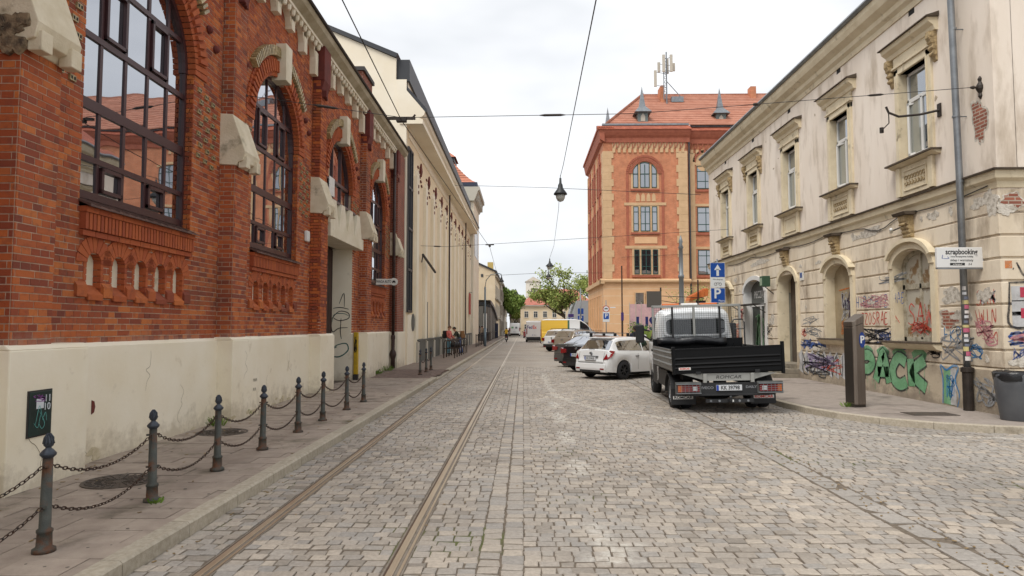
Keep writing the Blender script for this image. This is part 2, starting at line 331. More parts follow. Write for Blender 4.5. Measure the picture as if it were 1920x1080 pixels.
KR = [(7.7, 60.0), (7.7, 24), (7.5, 22.6), (6.1, 21.0), (5.92, 20), (5.92, 17.5), (5.95, 15.6), (6.05, 14.6), (6.35, 13.55), (6.85, 12.8), (7.5, 12.25), (8.3, 11.85), (9.4, 11.6), (11, 11.5), (18, 11.5)]
def kerb_x(y):   # right kerb edge for a given y
    if y < 11.5: return 99
    for (x0, y0), (x1, y1) in zip(KR[:-1], KR[1:]):
        if y1 <= y <= y0: return x0 + (x1 - x0) * (y0 - y) / max(1e-6, y0 - y1)
    return 7.7
def sett(cx, cy, w, h, ang=0.0, r=None, lift=0.0):
    """irregular sett with worn rounded shoulders, half sizes w x h"""
    ca, sa = math.cos(ang), math.sin(ang); j = lambda s: RND.uniform(-s, s)
    cor = [(-w + j(.008), -h + j(.007)), (w + j(.008), -h + j(.007)), (w + j(.008), h + j(.007)), (-w + j(.008), h + j(.007))]
    tilt = (j(.045), j(.05)); dz = lift + j(.005) - .001; vs = []
    for k, z in ((1.0, -.03), (.985, -.005), (.82, .0)):
        for (u, v) in cor:
            uu, vv = u * k, v * k; zz = z + dz + (tilt[0] * uu + tilt[1] * vv if z > -.02 else 0)
            vs.append((cx + uu * ca - vv * sa, cy + uu * sa + vv * ca, zz))
    fs = [(8, 9, 10, 11)] + [(a + i, a + (i + 1) % 4, a + 4 + (i + 1) % 4, a + 4 + i) for a in (0, 4) for i in range(4)]
    rr = RND.random() if r is None else r
    pv = [paint(p[0], p[1]) for p in vs]
    if cy < 7.2: SINGLE.append((vs, fs, rr, pv, cx, cy)); return
    b = len(SV); SV.extend(vs); SF.extend([tuple(b + i for i in f) for f in fs]); SR.extend([rr] * 9); SP.extend(pv)
def rows(x0, x1, y0, y1, rh=.128, w0=.105, w1=.175, jx=.008, f=None):
    y = y0
    while y < y1:
        hh = rh * RND.uniform(.9, 1.12); x = x0 + RND.uniform(-.02, 0.0) ; wob = RND.uniform(0, 6)
        xe = x1 if not callable(x1) else x1(y)
        while x < xe - .05:
            w = min(RND.uniform(w0, w1), xe - x)
            if xe - x - w < .07: w = xe - x
            cy = y + hh / 2 + .012 * math.sin((x + wob) * 1.7)
            if f is None or f(x + w / 2, cy): sett(x + w / 2, cy, w / 2 - .005, hh / 2 - .005)
            x += w
        y += hh
Y0 = 3.2
rows(-2.97, -2.51, Y0, YF); rows(-2.33, -1.08, Y0, YF); rows(-.90, -.36, Y0, YF)
for cx in (-.27, -.085):                                    # two aligned courses along the street
    y = Y0
    while y < YF: h = RND.uniform(.13, .2); sett(cx, y + h / 2, .083, h / 2 - .007, r=RND.uniform(.3, .9)); y += h
rows(.01, lambda y: min(3.44 + .006 * (y - 5), kerb_x(y)), Y0, YF, rh=.122)
def infrustum(x, y): return x < y * .86 + .6
y = Y0
while y < 30:                                               # gutter of larger worn stones
    h = RND.uniform(.26, .42); cx = 3.46 + .006 * (y - 5)
    sett(cx + .14, y + h / 2, .128, h / 2 - .008, r=RND.choice((.44, .84, .42, .9)), lift=-.004)
    y += h
ANG = rad(-9)                                               # side street: courses turned a little
ca, sa = math.cos(ANG), math.sin(ANG)
v = -2.0
while v < 32:
    hh = .132 * RND.uniform(.9, 1.12); u = -9.0 + RND.uniform(0, .15)
    while u < 20:
        w = RND.uniform(.12, .19); cu, cv = u + w / 2, v + hh / 2
        x = 3.6 + cu * ca - cv * sa; y = 3.2 + cu * sa + cv * ca
        ch = 3.745 + .006 * (y - 5)
        if x - w / 2 < ch < x + w / 2 - .05: w2 = x + w / 2 - ch; x = ch + w2 / 2; w_ = w; 
        else: w2 = w
        if y > 3.0 and y < YF and x - w2 / 2 > ch - .01 and x < kerb_x(y) + .1 and infrustum(x, y) and x < 16:
            sett(x, y, w2 / 2 - .007, hh / 2 - .007, ANG, r=RND.choice((.43, .83, RND.random(), RND.random() * .5 + .3)))
        u += w
    v += hh
def mk(vs, fs, rs, ps, name):
    me = bpy.data.meshes.new(name); me.from_pydata(vs, [], fs); me.update(); me.materials.append(M_sett)
    a = me.attributes.new('rnd', 'FLOAT', 'FACE'); a.data.foreach_set('value', rs)
    a = me.attributes.new('paint', 'FLOAT', 'POINT'); a.data.foreach_set('value', ps); return me
SINGLE.sort(key=lambda s: (abs(s[4] + .05) / max(s[5], .1) > .8 or s[5] < 4.75, s[5] + .15 * abs(s[4])))
for vs, fs, rr, pv, cx, cy in SINGLE[:290]:
    q = [(a - cx, b - cy, c) for a, b, c in vs]; link('sett', mk(q, fs, [rr] * 9, pv, 'sett'), road, loc=(cx, cy, 0))
for vs, fs, rr, pv, cx, cy in SINGLE[290:]:
    b = len(SV); SV.extend(vs); SF.extend([tuple(b + i for i in f) for f in fs]); SR.extend([rr] * 9); SP.extend(pv)
print('setts', len(SV) // 12)
link('sett_paving', mk(SV, SF, SR, SP, 'sett_paving'), road, kind='stuff')
# tram rails: grooved rail let into concrete strips
for cx, nm in ((-2.42, 'left'), (-.99, 'right')):
    s = 1 if cx < -2 else -1
    MB().box(cx - .082, cx + .078, -14, 150, -.05, -.006).build('rail_bed', M_concrete, road)
    MB().box(cx - .045, cx + .01, 0, 150, -.04, .004).build('rail_head', M_rail, road, bevel=.004)
    MB().box(cx + .04, cx + .06, 0, 150, -.04, .001).build('rail_guard', M_rail, road)
    MB().box(cx + .01, cx + .04, 0, 150, -.04, -.022).build('rail_groove', M_railrust, road)
    MB().box(cx - .065, cx - .046, 0, 150, -.04, -.004).build('rail_edge', M_railrust, road)
# ---------------------------------------------------------------- left pavement
pl = MB().box(-9, -3.12, -14, 120, -.06, .1).build('left_pavement', M_sand, kind='structure')
mb = MB(); allslab = []
y = 2.6; row = 0
while y < 22.5:                                             # staggered concrete slabs
    x = -5.75 - (row % 2) * .25
    while x < -3.13:
        xa, xb = max(x, -5.72), min(x + .5, -3.13)
        if xb - xa > .05: allslab.append((xa, xb, y, y + .35))
        x += .5
    y += .35; row += 1
for k, (xa, xb, ya, yb) in enumerate(allslab):
    dz = RND.uniform(-.004, .004); t = RND.uniform(-.004, .004)
    o = MB().prism([(0, 0), (xb - xa - .008, 0), (xb - xa - .008, .342), (0, .342)], 'z', -.02, .12 - .1 + dz)
    o.v = [(p[0], p[1], p[2] + (t if p[1] > .1 and p[2] > 0 else 0)) for p in o.v]
    if k < 290: o.build('paving_slab', M_slab, pl, loc=(xa + .004, ya + .004, .1)) if False else link('paving_slab', o.mesh('paving_slab', M_slab), pl, loc=(xa + .004, ya + .004, .1))
    else: mb.add([(p[0] + xa + .004, p[1] + ya + .004, p[2] + .1) for p in o.v], [(0, 1, 2, 3), (3, 2, 1, 0)][:0] or [(4, 5, 6, 7), (0, 1, 5, 4), (1, 2, 6, 5), (3, 0, 4, 7)])
if mb.v: mb.build('paving_slabs', M_slab, pl, kind='stuff')
mb = MB(); y = 22.6; row = 0                                # small setts at the gate crossing, then asphalt
while y < 27:
    x = -5.2
    while x < -3.15: w = RND.uniform(.14, .2); mb.box(x, x + w - .012, y, y + .17, .09, .118 + RND.uniform(0, .005), skip='bs'); x += w
    y += .18
M_redsett = mat('reddish_sett', '7c675c', .85, rnd=.25, col2='6b5a52', scale=9, coords='pos', bump=.3)
mb.build('crossing_setts', M_redsett, pl, kind='stuff')
M_pv2 = mat('far_pavement_slabs', '8a7a6e', .85, col2='74665b', scale=4, coords='pos')
MB().box(-9, -3.13, 27.05, 120, .09, .122).build('far_paving', M_pv2, pl)
ys = []; y = 2.4
lk = thing('left_kerb', None, None, (0, 0, 0), kind='structure')
KL = [(-2.97, -12), (-2.97, 120)]
def klx(y):
    for (x0, y0), (x1, y1) in zip(KL[:-1], KL[1:]):
        if y0 <= y <= y1: return x0 + (x1 - x0) * (y - y0) / (y1 - y0)
    return -2.97
y = -10.0
while y < 118:
    L_ = 1.0 if y < 40 else 4.0; a, b = klx(y), klx(y + L_); z = .125 if not 22.8 < y < 26.8 else .06
    g = .004
    MB().add([(a - .17, y + g, -.05), (a, y + g, -.05), (b, y + L_ - g, -.05), (b - .17, y + L_ - g, -.05), (a - .17, y + g, z), (a - .02, y + g, z), (b - .02, y + L_ - g, z), (b - .17, y + L_ - g, z), (a, y + g, z - .02), (b, y + L_ - g, z - .02)],
             [(4, 5, 6, 7), (0, 1, 8, 5, 4), (1, 2, 9, 8), (5, 8, 9, 6), (2, 3, 7, 6, 9), (3, 0, 4, 7)]).build('kerbstone', M_kerb, lk)
    y += L_
# fill strip between slabs and kerb beyond the crossing
# ---------------------------------------------------------------- right pavement with curved kerb
pts = [(x + .14, y) for x, y in KR]
rp = MB()
poly = [(x + .14, y + .1, .115) for x, y in KR] + [(30, 11.6, .115), (30, 60, .115)]
rp.add(poly, [tuple(range(len(poly)))]); rp.build('right_pavement', M_asph, kind='structure', fix=True)
rk = thing('right_kerb', None, None, (0, 0, 0), kind='structure')
def along(P, step):
    out = [P[0]]; acc = 0
    for a, b in zip(P[:-1], P[1:]):
        d = math.hypot(b[0] - a[0], b[1] - a[1]); t = step - acc
        while t < d: out.append((a[0] + (b[0] - a[0]) * t / d, a[1] + (b[1] - a[1]) * t / d)); t += step
        acc = d - (t - step)
    return out
# smooth the kerb line
def smooth(P, it=3):
    for _ in range(it):
        Q = [P[0]]
        for a, b in zip(P[:-1], P[1:]): Q += [(a[0] * .75 + b[0] * .25, a[1] * .75 + b[1] * .25), (a[0] * .25 + b[0] * .75, a[1] * .25 + b[1] * .75)]
        P = Q + [P[-1]]
    return P
K2 = along(smooth(KR), .9)
for a, b in zip(K2[:-1], K2[1:]):
    d = Vector((b[0] - a[0], b[1] - a[1])).normalized(); n = Vector((-d.y, d.x)); g = d * .004   # n points to the pavement side
    a = Vector(a) + g; b = Vector(b) - g
    P = [a, b, b + n * .16, a + n * .16]
    MB().add([(p.x, p.y, -.05) for p in P] + [(p.x, p.y, .122) for p in P], [(4, 5, 6, 7), (0, 1, 5, 4), (1, 2, 6, 5), (2, 3, 7, 6), (3, 0, 4, 7)]).build('kerbstone', M_kerb, rk, fix=True, bevel=.012)
# manhole covers
M_cast = mat('cast_iron_cover', '4a4440', .6, .4, col2='5c5148', scale=9, coords='pos')
def round_cover(x, y, r, label, z=.124):
    t = thing('manhole_cover', label, 'manhole cover', (x, y, z), group=None)
    m = MB().lathe([(r, -.01), (r, .004), (r - .03, .004), (r - .035, -.002), (.01, -.002)], n=28); m.build('cover', M_cast, t)
    m = MB()
    for k in range(24):
        a = 2 * PI * k / 24
        for q in (.3, .55, .8): m.obox((math.cos(a + q) * r * q, math.sin(a + q) * r * q, .001), r * .09, .006, .004, Matrix.Rotation(a + q, 3, 'Z'))
    m.build('pattern', M_cast, t)
round_cover(-4.55, 7.55, .38, 'round cast iron cover in the slabs beside the nearest bollards')
round_cover(-4.95, 11.0, .4, 'round iron cover in the slabs near the third bollard')
t = thing('inspection_cover', 'rectangular iron cover in the right pavement before the green graffiti', 'inspection cover', (8.1, 13.55, .117))
MB().box(-.45, .45, -.25, .25, -.01, .008).box(-.4, .4, -.2, .2, .008, .011).build('cover', M_cast, t)

# gum spots, cigarette ends and dry leaf litter on the left pavement; oil drips where vehicles stand
rg_ = random.Random(9); m = MB()
for k in range(170):
    x, y = rg_.uniform(-5.4, -3.2), rg_.uniform(4, 20); m.lathe([(rg_.uniform(.008, .02), 0), (.006, .0012)], (x, y, .1245), 7)
m.build('gum_spots', mat('gum_spot', '5a524a', .8), pl, kind='stuff')
m = MB()
for k in range(260):
    x = -5.5 + abs(rg_.gauss(0, .25)) if k % 3 else rg_.uniform(-5.4, -3.15); y = rg_.uniform(4, 26); a = rg_.uniform(0, 3); l = rg_.uniform(.008, .028)
    m.obox((x, y, .128), l, l * .4, .002, Matrix.Rotation(a, 3, 'Z'))
for k in range(420):
    x, y = rg_.choice(((rg_.uniform(-2.95, -2.8), rg_.uniform(4, 26)), (rg_.uniform(3.5, 3.9), rg_.uniform(4, 14)), (rg_.uniform(-2.9, 6), rg_.uniform(4, 16)))); l = rg_.uniform(.006, .02)
    m.obox((x, y, .004), l, l * .5, .002, Matrix.Rotation(rg_.uniform(0, 3), 3, 'Z'))
m.build('leaf_litter', mat('dry_litter', '8a7450', .9, rnd=.3), pl, kind='stuff')
# ================================================================ RED BRICK HALL (left)
W, F, P0, PER = -5.62, -5.33, 6.85, 5.27
C0 = 9.68; RW, ZS = 1.39, 6.15                              # window centre of the first bay, half width, spring line
RH = 0.083
hall = thing('brick_hall', 'red brick industrial hall with tall arched windows and cream plinth along the left pavement', 'building', (W, P0, 0))
SIDE = []
def bricks(mb, y0, y1, z0, z1, x, holes=None, axis='x', back=True, keep=None, bond=0, depth=.05, mort=None):
    """courses of brick on a wall; axis 'x': wall in the YZ plane facing +X at x; axis 'y': wall in XZ facing -Y at x (y0,y1 are then X)"""
    n = int(round((z1 - z0) / RH)); h = (z1 - z0) / n
    for i in range(n):
        za, zb = z0 + i * h, z0 + (i + 1) * h; zm = (za + zb) / 2
        iv = [(y0, y1)]
        for (ha, hb) in (holes(zm) if holes else []):
            nv = []
            for a, b in iv:
                if hb <= a or ha >= b: nv.append((a, b)); continue
                if ha > a: nv.append((a, ha))
                if hb < b: nv.append((hb, b))
            iv = nv
        hdr = (int(round(z0 / RH)) + i + bond) % 2 == 0
        Lb = .142 if hdr else .284
        for a, b in iv:
            if b - a < .02: continue
            if mort is not None:
                if axis == 'x': mort.box(x - .26, x - .0045, a + .012, b - .012, za, zb)
                else: mort.box(a, b, x + .0045, x + .2, za, zb)
            k = math.floor((a - (0 if hdr else .071)) / Lb); y = k * Lb + (0 if hdr else .071)
            while y < b - .015:
                ya, yb = max(y, a), min(y + Lb, b)
                if yb - ya > .03:
                    j = RND.uniform(-.002, .003); g = .006
                    if axis == 'x':
                        if keep and keep(ya, zm): SIDE.append((x, ya, yb, za, zb, j))
                        else: mb.box(x - depth, x + j, ya + g, yb - g, za + g, zb - g, skip='w')
                    else: mb.box(ya + g, yb - g, x - j, x + depth, za + g, zb - g, skip='s')
                y += Lb
def arch_hole(c, r, zs, zsill):
    def h(z):
        if z < zsill or z > zs + r: return []
        w = r if z < zs else math.sqrt(max(0, r * r - (z - zs) ** 2))
        return [(c - w, c + w)]
    return h
NICH = [C0 - .02 + (i - 2) * .53 for i in range(5)]
def bay_holes(z):
    o = arch_hole(C0, RW + .01, ZS, 3.42)(z)
    if 2.32 < z < 2.84:
        for c in NICH:
            w = .15 if z < 2.68 else math.sqrt(max(0, .16 ** 2 - (z - 2.68) ** 2))
            o.append((c - w, c + w))
    return o
ya, yb = P0 + .62, P0 + PER
# -- brickwork of one plain bay
face = MB(); mort = MB()
bricks(face, ya, yb, 1.64, 9.4, W, bay_holes, mort=mort, keep=lambda y, z: y < 8.5 and z < 5.6)
pf = MB()
bricks(pf, P0, P0 + .62, 1.64, 4.85, F, mort=mort, keep=lambda y, z: True)
bricks(pf, P0 + .04, P0 + .58, 5.8, 8.45, F - .07, mort=mort)
bricks(pf, W - .02, F - .012, 1.64, 4.85, P0, axis='y', mort=mort)          # near return of the buttress
bricks(pf, W - .02, F - .082, 5.8, 8.45, P0 + .04, axis='y', mort=mort)
SIDE.sort(key=lambda s: s[1] * .5 + abs(s[3] - 3.0) * .25)
extra = SIDE[300:]; SIDE = SIDE[:300]
# far jamb of the window (faces the camera)
jb = MB(); bricks(jb, W - .22, W, 3.5, ZS, C0 + RW, axis='y'); bricks(jb, W - .22, W, 3.5, ZS, C0 + RW, axis='y', bond=1) if False else None
# remove near-face copies for reuse in other bays: full set
face_full = MB(); face_full.v = list(face.v); face_full.f = list(face.f); face_full.r = list(face.r)
pf_full = MB(); pf_full.v = list(pf.v); pf_full.f = list(pf.f); pf_full.r = list(pf.r)
for s in SIDE + extra: (face_full if s[0] == W else pf_full).box(s[0] - .05, s[0] + s[5], s[1] + .0055, s[2] - .0055, s[3] + .0055, s[4] - .0055, skip='w')
for s in extra: (face if s[0] == W else pf).box(s[0] - .05, s[0] + s[5], s[1] + .0055, s[2] - .0055, s[3] + .0055, s[4] - .0055, skip='w')
me_face = face.mesh('brickwork', M_brick); me_full = face_full.mesh('brickwork', M_brick)
me_pf = pf.mesh('brickwork', M_brick); me_pff = pf_full.mesh('brickwork', M_brick); me_mort = mort.mesh('mortar_bed', M_mortar); me_jb = jb.mesh('jamb_brickwork', M_brick)
# -- arch rings, niches, sill, frieze of one bay
def ring(r0, r1, n, a0, a1, x0, x1, gap, c=C0, zs=ZS, m=None):
    m = m or MB()
    for i in range(n):
        t0 = a0 + (a1 - a0) * i / n; t1 = a0 + (a1 - a0) * (i + 1) / n; g = gap * (t1 - t0)
        m.wedge(c, zs, r0, r1, t0 + g, t1 - g, x0, x1)
    return m
me_ring = ring(RW - .012, 1.80, 46, 0, PI, W - .24, W + .035, .07).mesh('arch_ring', M_vouss)
rg = ring(1.48, 1.74, 34, rad(8), rad(172), W + .03, W + .085, .22)
me_ribs = rg.mesh('arch_ribs', M_vouss)
dn = ring(1.82, 2.03, 38, rad(36), rad(144), W - .01, W + .13, .24)
me_dent = dn.mesh('glazed_dentils', M_glaze)
kb = MB(); kb.prism([(C0 - .17, ZS + 1.30), (C0 + .17, ZS + 1.30), (C0 + .2, ZS + 2.15), (C0 - .2, ZS + 2.15)], 'x', W - .2, W + .24)
me_key = kb.mesh('keystone', M_cream)
nb = MB(); nm = MB(); ns = MB()
for c in NICH:
    nb.box(W - .25, W - .10, c - .147, c + .147, 2.3, 2.855)
    ring(.145, .36, 9, rad(0), PI, W - .13, W + .012, .06, c, 2.68, nm)
    for zz in np.arange(2.36, 2.68, RH): nm.box(W - .128, W + .004, c + .144, c + .2, zz + .005, zz + RH - .005); nm.box(W - .128, W + .004, c - .2, c - .144, zz + .005, zz + RH - .005)
    ns.prism([(W - .14, 2.3), (W + .045, 2.2), (W + .045, 2.27), (W - .14, 2.44)], 'y', c - .15, c + .15)
    ns.prism([(W - .1, 2.24), (W + .04, 2.24), (W + .04, 2.38), (W - .02, 2.46), (W - .1, 2.46)], 'y', c + .165, c + .365)
ns.prism([(W - .1, 2.24), (W + .04, 2.24), (W + .04, 2.38), (W - .02, 2.46), (W - .1, 2.46)], 'y', NICH[0] - .365, NICH[0] - .165)
me_nb, me_nm, me_ns = nb.mesh('niche_panels', M_cream), nm.mesh('niche_arches', M_vouss), ns.mesh('niche_sills', M_brick)
cb = MB()
for i in range(36):
    y = C0 - 1.4 + i * 2.8 / 36; cb.box(W - .05, W + .085, y + .008, y + .062, 3.1, 3.31)
for i in range(11):
    y = C0 - 1.4 + i * 2.8 / 11; cb.box(W - .05, W + .10, y + .005, y + .25, 3.315, 3.39); cb.box(W - .05, W + .055, y + .005, y + .25, 3.02, 3.09)
me_cb = cb.mesh('corbel_course', M_vouss)
st = MB()
for i in range(14):
    y = C0 - 1.42 + i * .2035; st.add([(W - .2, y, 3.56 + .006), (W + .16, y, 3.41 + .006), (W + .16, y + .2, 3.40), (W - .2, y + .2, 3.555), (W - .2, y, 3.54), (W + .16, y, 3.38), (W + .16, y + .2, 3.38), (W - .2, y + .2, 3.54)],
                                       [(0, 1, 2, 3), (7, 6, 5, 4), (0, 4, 5, 1), (1, 5, 6, 2), (2, 6, 7, 3), (3, 7, 4, 0)])
me_st = st.mesh('tiled_sill', M_sill)
cp = MB(); cp.prism([(W - .05, 4.86), (F + .02, 4.84), (F + .05, 4.90), (F + .15, 4.93), (F + .19, 5.10), (F - .06, 5.80), (W - .05, 5.82)], 'y', P0 - .03, P0 + .67)
for s_ in (P0 - .028, P0 + .45): cp.box(F + .05, F + .21, s_ + .03, s_ + .20, 4.80, 5.02)
me_cp = cp.mesh('buttress_cap', M_cap)
ub = MB(); ub.box(W - .02, F + .02, P0 + .02, P0 + .6, 8.45, 9.38).prism([(W, 8.2), (F - .06, 8.2), (F + .02, 8.45), (W, 8.45)], 'y', P0 + .04, P0 + .58)
for k in range(3): ub.box(F - .08, F + .05 - .03 * k, P0 + .12 + .12 * k, P0 + .22 + .12 * k, 8.02, 8.2)
me_ub = ub.mesh('pier_block', M_redstone)
fz = MB(); legs = [-2.26, -1.36, -.455, .455, 1.36, 2.26]; lz = [8.5, 8.72, 8.88, 8.88, 8.72, 8.5]
for a, b, z in zip(legs, legs[1:] + [None], lz):
    fz.prism([(C0 + a - .11, z), (C0 + a + .11, z), (C0 + a + .11, 9.12), (C0 + a - .11, 9.12)], 'x', W, W + .16)
    if b is not None:
        yc = C0 + (a + b) / 2; hw = (b - a) / 2 - .11; ys = [yc - hw + 2 * hw * i / 10 for i in range(11)]
        fz.strips(ys, lambda y: 8.96 + .34 * (max(0, 1 - ((y - yc) / hw) ** 2)) ** .6 - .0, lambda y: 9.36, W, W + .14)
fz.box(W, W + .16, C0 - 2.37, C0 + 2.37, 9.30, 9.40)
for k in range(17): fz.lathe([(.02, 9.16), (.05, 9.18), (.062, 9.23), (.062, 9.31)], (W + .2, C0 - 2.24 + k * .28, 0), 8)
fz.box(W + .14, W + .27, C0 - 2.37, C0 + 2.37, 9.31, 9.38)
me_fz = fz.mesh('arcaded_frieze', M_cream)
# window frame of one bay
GX = W - .2
def window_frame():
    m = MB(); ms = [8.29, 8.83, 9.39, 9.95, 10.5, 11.05]
    top = lambda y: ZS + math.sqrt(max(0, RW ** 2 - (y - C0) ** 2))
    for i, y in enumerate(ms):
        if i in (0, 5): m.box(GX, GX + .09, y - .0 if i == 0 else y - .05, y + .05 if i == 0 else y, 3.5, top(y - .02) if i else top(y + .05))
        else: m.box(GX, GX + .06, y - .03, y + .03, 3.55, top(y))
    for z, w in ((3.59, .06), (4.08, .045), (4.81, .085), (5.74, .05), (6.66, .045)):
        hw = RW if z < ZS else math.sqrt(RW ** 2 - (z - ZS) ** 2)
        m.box(GX - .01, GX + .07, C0 - hw, C0 + hw, z - w * .85, z + w * .85)
    for i in range(24):
        a0, a1 = PI * i / 24, PI * (i + 1) / 24; m.wedge(C0, ZS, RW - .09, RW + .02, a0, a1, GX, GX + .1)
    return m
me_wf = window_frame().mesh('window_frame', M_wframe)
sash = MB()
for (y0, y1, z0, z1) in ((8.87, 9.35, 3.67, 4.02), (9.99, 10.46, 3.67, 4.02), (8.87, 9.35, 5.81, 6.60), (9.99, 10.46, 5.81, 6.60)):
    for b in ((y0, y1, z0, z0 + .05), (y0, y1, z1 - .05, z1), (y0, y0 + .05, z0, z1), (y1 - .05, y1, z0, z1)): sash.box(GX + .045, GX + .098, *b)
sash_g = MB()
me_sash = sash.mesh('opening_sash', M_wframe)
def pane_meshes():
    out = []; ms = [8.29, 8.83, 9.39, 9.95, 10.5, 11.05]; zs = [3.62, 4.08, 4.81, 5.74, 6.66, 7.6]
    for a, b in zip(ms[:-1], ms[1:]):
        for z0, z1 in zip(zs[:-1], zs[1:]):
            m = MB(); n = 6; ys = [a + .02 + (b - a - .04) * i / n for i in range(n + 1)]
            top = lambda y: min(z1 - .02, ZS + math.sqrt(max(0, (RW - .02) ** 2 - (y - C0) ** 2)))
            ysv = [y for y in ys if top(y) > z0 + .06]
            if len(ysv) < 2: continue
            lo = [(GX + .04, y, z0 + .02) for y in ysv]; hi = [(GX + .04, y, top(y)) for y in ysv]
            tl = RND.uniform(-.004, .004); hi = [(p[0] + tl, p[1], p[2]) for p in hi]
            m.grid([lo, hi]); out.append(m.mesh('pane', M_glass))
    return out
me_panes = pane_meshes()
bkb = MB().box(-.02, .028, -.055, .055, -.038, .038)
for s_ in (-1, 1): bkb.box(.022, .0285, s_ * .028 - .019, s_ * .028 + .019, -.022, .022) if False else None
me_blk = bkb.mesh('glazed_block', M_glaze)
hb = MB(); hb.box(.02, .0295, -.015, .015, -.02, .02); me_hol = hb.mesh('hollow', M_black)
ho = MB().lathe([(.07, -.02), (.075, .02), (.05, .06), (.02, .075)], ax='x', n=12); me_boss = ho.mesh('round_boss', M_redstone)
pp = MB(); pp.box(W - .3, W + .06, P0 + .5, P0 + PER + .2, .05, 1.60).prism([(W - .1, 1.60), (W + .06, 1.60), (W - .01, 1.66), (W - .1, 1.66)], 'y', P0 + .5, P0 + PER + .2)
pp2 = MB(); pp2.box(W - .1, F + .06, P0 - .06, P0 + 1.2, .05, 1.61).prism([(W - .1, 1.61), (F + .06, 1.61), (F - .0, 1.665), (W - .1, 1.665)], 'y', P0 - .06, P0 + 1.2)
me_pp, me_pp2 = pp.mesh('plinth', M_plinth), pp2.mesh('buttress_plinth', M_plinth)
base = (-W, -P0, 0)
def hp(name, me, off=0.0, **k): return link(name, me, hall, loc=(-W, -P0 + off, 0), **k)
blocks = [(y, z) for i in range(8) for j in range(3) for s_ in (0, 1) for (y, z) in (((C0 + 1.62 + .22 * j + .11 * (i % 2)), 5.86 - .135 * i - .05 * j), ) if s_ == 0 or True][:24]
def bay(k, gate=False):
    off = PER * k
    if not gate:
        hp('brickwork', me_face if k == 0 else me_full, off, kind='stuff')
        hp('jamb_brickwork', me_jb, off, kind='stuff'); hp('mortar_bed', me_mort, off)
        hp('niche_panels', me_nb, off); hp('niche_arches', me_nm, off, kind='stuff'); hp('niche_sills', me_ns, off); hp('corbel_course', me_cb, off, kind='stuff'); hp('tiled_sill', me_st, off, kind='stuff')
        hp('plinth', me_pp, off)
        w = hp('window', me_wf, off)
        for p in me_panes: link('pane', p, w)
        link('opening_sash', me_sash, w)
    hp('pier_brickwork', me_pf if k == 0 else me_pff, off, kind='stuff'); hp('arch_ring', me_ring, off, kind='stuff'); hp('arch_ribs', me_ribs, off, kind='stuff'); hp('arch_dentils', me_dent, off, kind='stuff')
    hp('keystone', me_key, off, bevel=.012); hp('buttress_cap', me_cp, off, bevel=.012); hp('pier_block', me_ub, off, bevel=.01)
    hp('frieze', me_fz, off); hp('buttress_plinth', me_pp2, off, bevel=.015)
    for (y, z) in BL:
        o = link('glazed_block', me_blk, hall, loc=(0, y - P0 + off, z)); [link('hollow', me_hol, o, loc=(0, d_, 0)) for d_ in (-.026, .026)]
    for (dy, z) in ((-1.85, 7.15), (1.85, 7.15), (-2.1, 6.55), (2.12, 6.9)): link('boss', me_boss, hall, loc=(.01, C0 + dy - P0 + off, z))
BL = [(C0 + 1.58 + .25 * j + .07 * (i % 2), 5.95 - .19 * i - .05 * j) for i in range(7) for j in range(3)] + [(C0 - 1.56 - .22 * j - .08 * (i % 2), 5.9 - .19 * i + .03 * j) for i in range(6) for j in range(2)]
BL = [(y, z) for (y, z) in BL if P0 + .7 < y < P0 + PER - .05]
for k in (-1, 0, 1, 3): bay(k)
for s in SIDE:
    m = MB().box(-.05, s[5], .0055, s[2] - s[1] - .0055, .0055, s[4] - s[3] - .0055)
    link('brick', m.mesh('brick', M_brick), hall, loc=(s[0] - W, s[1] - P0, s[3]), bevel=0)
# -- gate bay
def gate_holes(z):
    g = arch_hole(C0, RW + .01, ZS, 5.5)(z)
    if z < 4.45: g = [(P0 + 1.05, C0 + 1.53)]
    return g
gf = MB(); gm = MB(); bricks(gf, ya, yb, 1.64, 9.4, W, gate_holes, mort=gm); bricks(gf, ya, P0 + 1.05, .12, 1.64, W, mort=gm) if False else None
hp('brickwork', gf.mesh('brickwork', M_brick), 2 * PER, kind='stuff'); hp('mortar_bed', gm.mesh('mortar_bed', M_mortar), 2 * PER)
bay(2, True)
g0, g1 = P0 + 1.05, C0 + 1.53
gp = MB(); gp.box(W - .3, W + .06, P0 + .5, g0, .05, 1.62); gp.box(W - .3, W + .06, g1, P0 + PER + .2, .05, 1.62)
hp('plinth', gp.mesh('plinth', M_plinth), 2 * PER)
for a_, b_ in ((g1 + .002, g1 + .25), (g0 - .25, g0 - .002)): hp('gate_reveal', MB().box(W - .7, W - .004, a_, b_, .05, 4.40).mesh('gate_reveal', M_plinth), 2 * PER)
M_door = mat('brown_gate_paint', '3c2420', .6, col2='33201c', scale=3, coords='pos')
gd = hp('gate', MB().box(W - .72, W - .66, g0, g1, .1, 4.4).mesh('gate', M_door), 2 * PER)
m = MB()
for k in range(12): m.box(W - .66, W - .645, g0 + .05 + k * .288, g0 + .32 + k * .288, .15, 4.35)
link('gate_boards', m.mesh('gate_boards', M_door), gd)
lt = MB(); lt.box(W - .5, W + .28, g0 - .12, g1 + .35, 4.38, 4.74)
for k in range(4):
    c = g0 + .28 + k * (g1 - g0 - .3) / 3.3; lt.prism([(c - .42, 4.74), (c + .42, 4.74), (c + .16, 5.45), (c - .16, 5.45)], 'x', W + .02, W + .27)
lt.box(W - .1, W + .05, g0 - .1, g1 + .1, 4.70, 5.5)
hp('gate_lintel', lt.mesh('gate_lintel', M_cream), 2 * PER, bevel=.01)
ws = MB(); ws.box(W - .2, W + .12, C0 - RW, C0 + RW, 5.48, 5.56); ws.box(W - .1, W + .2, C0 - RW - .05, C0 + RW + .05, 5.44, 5.49)
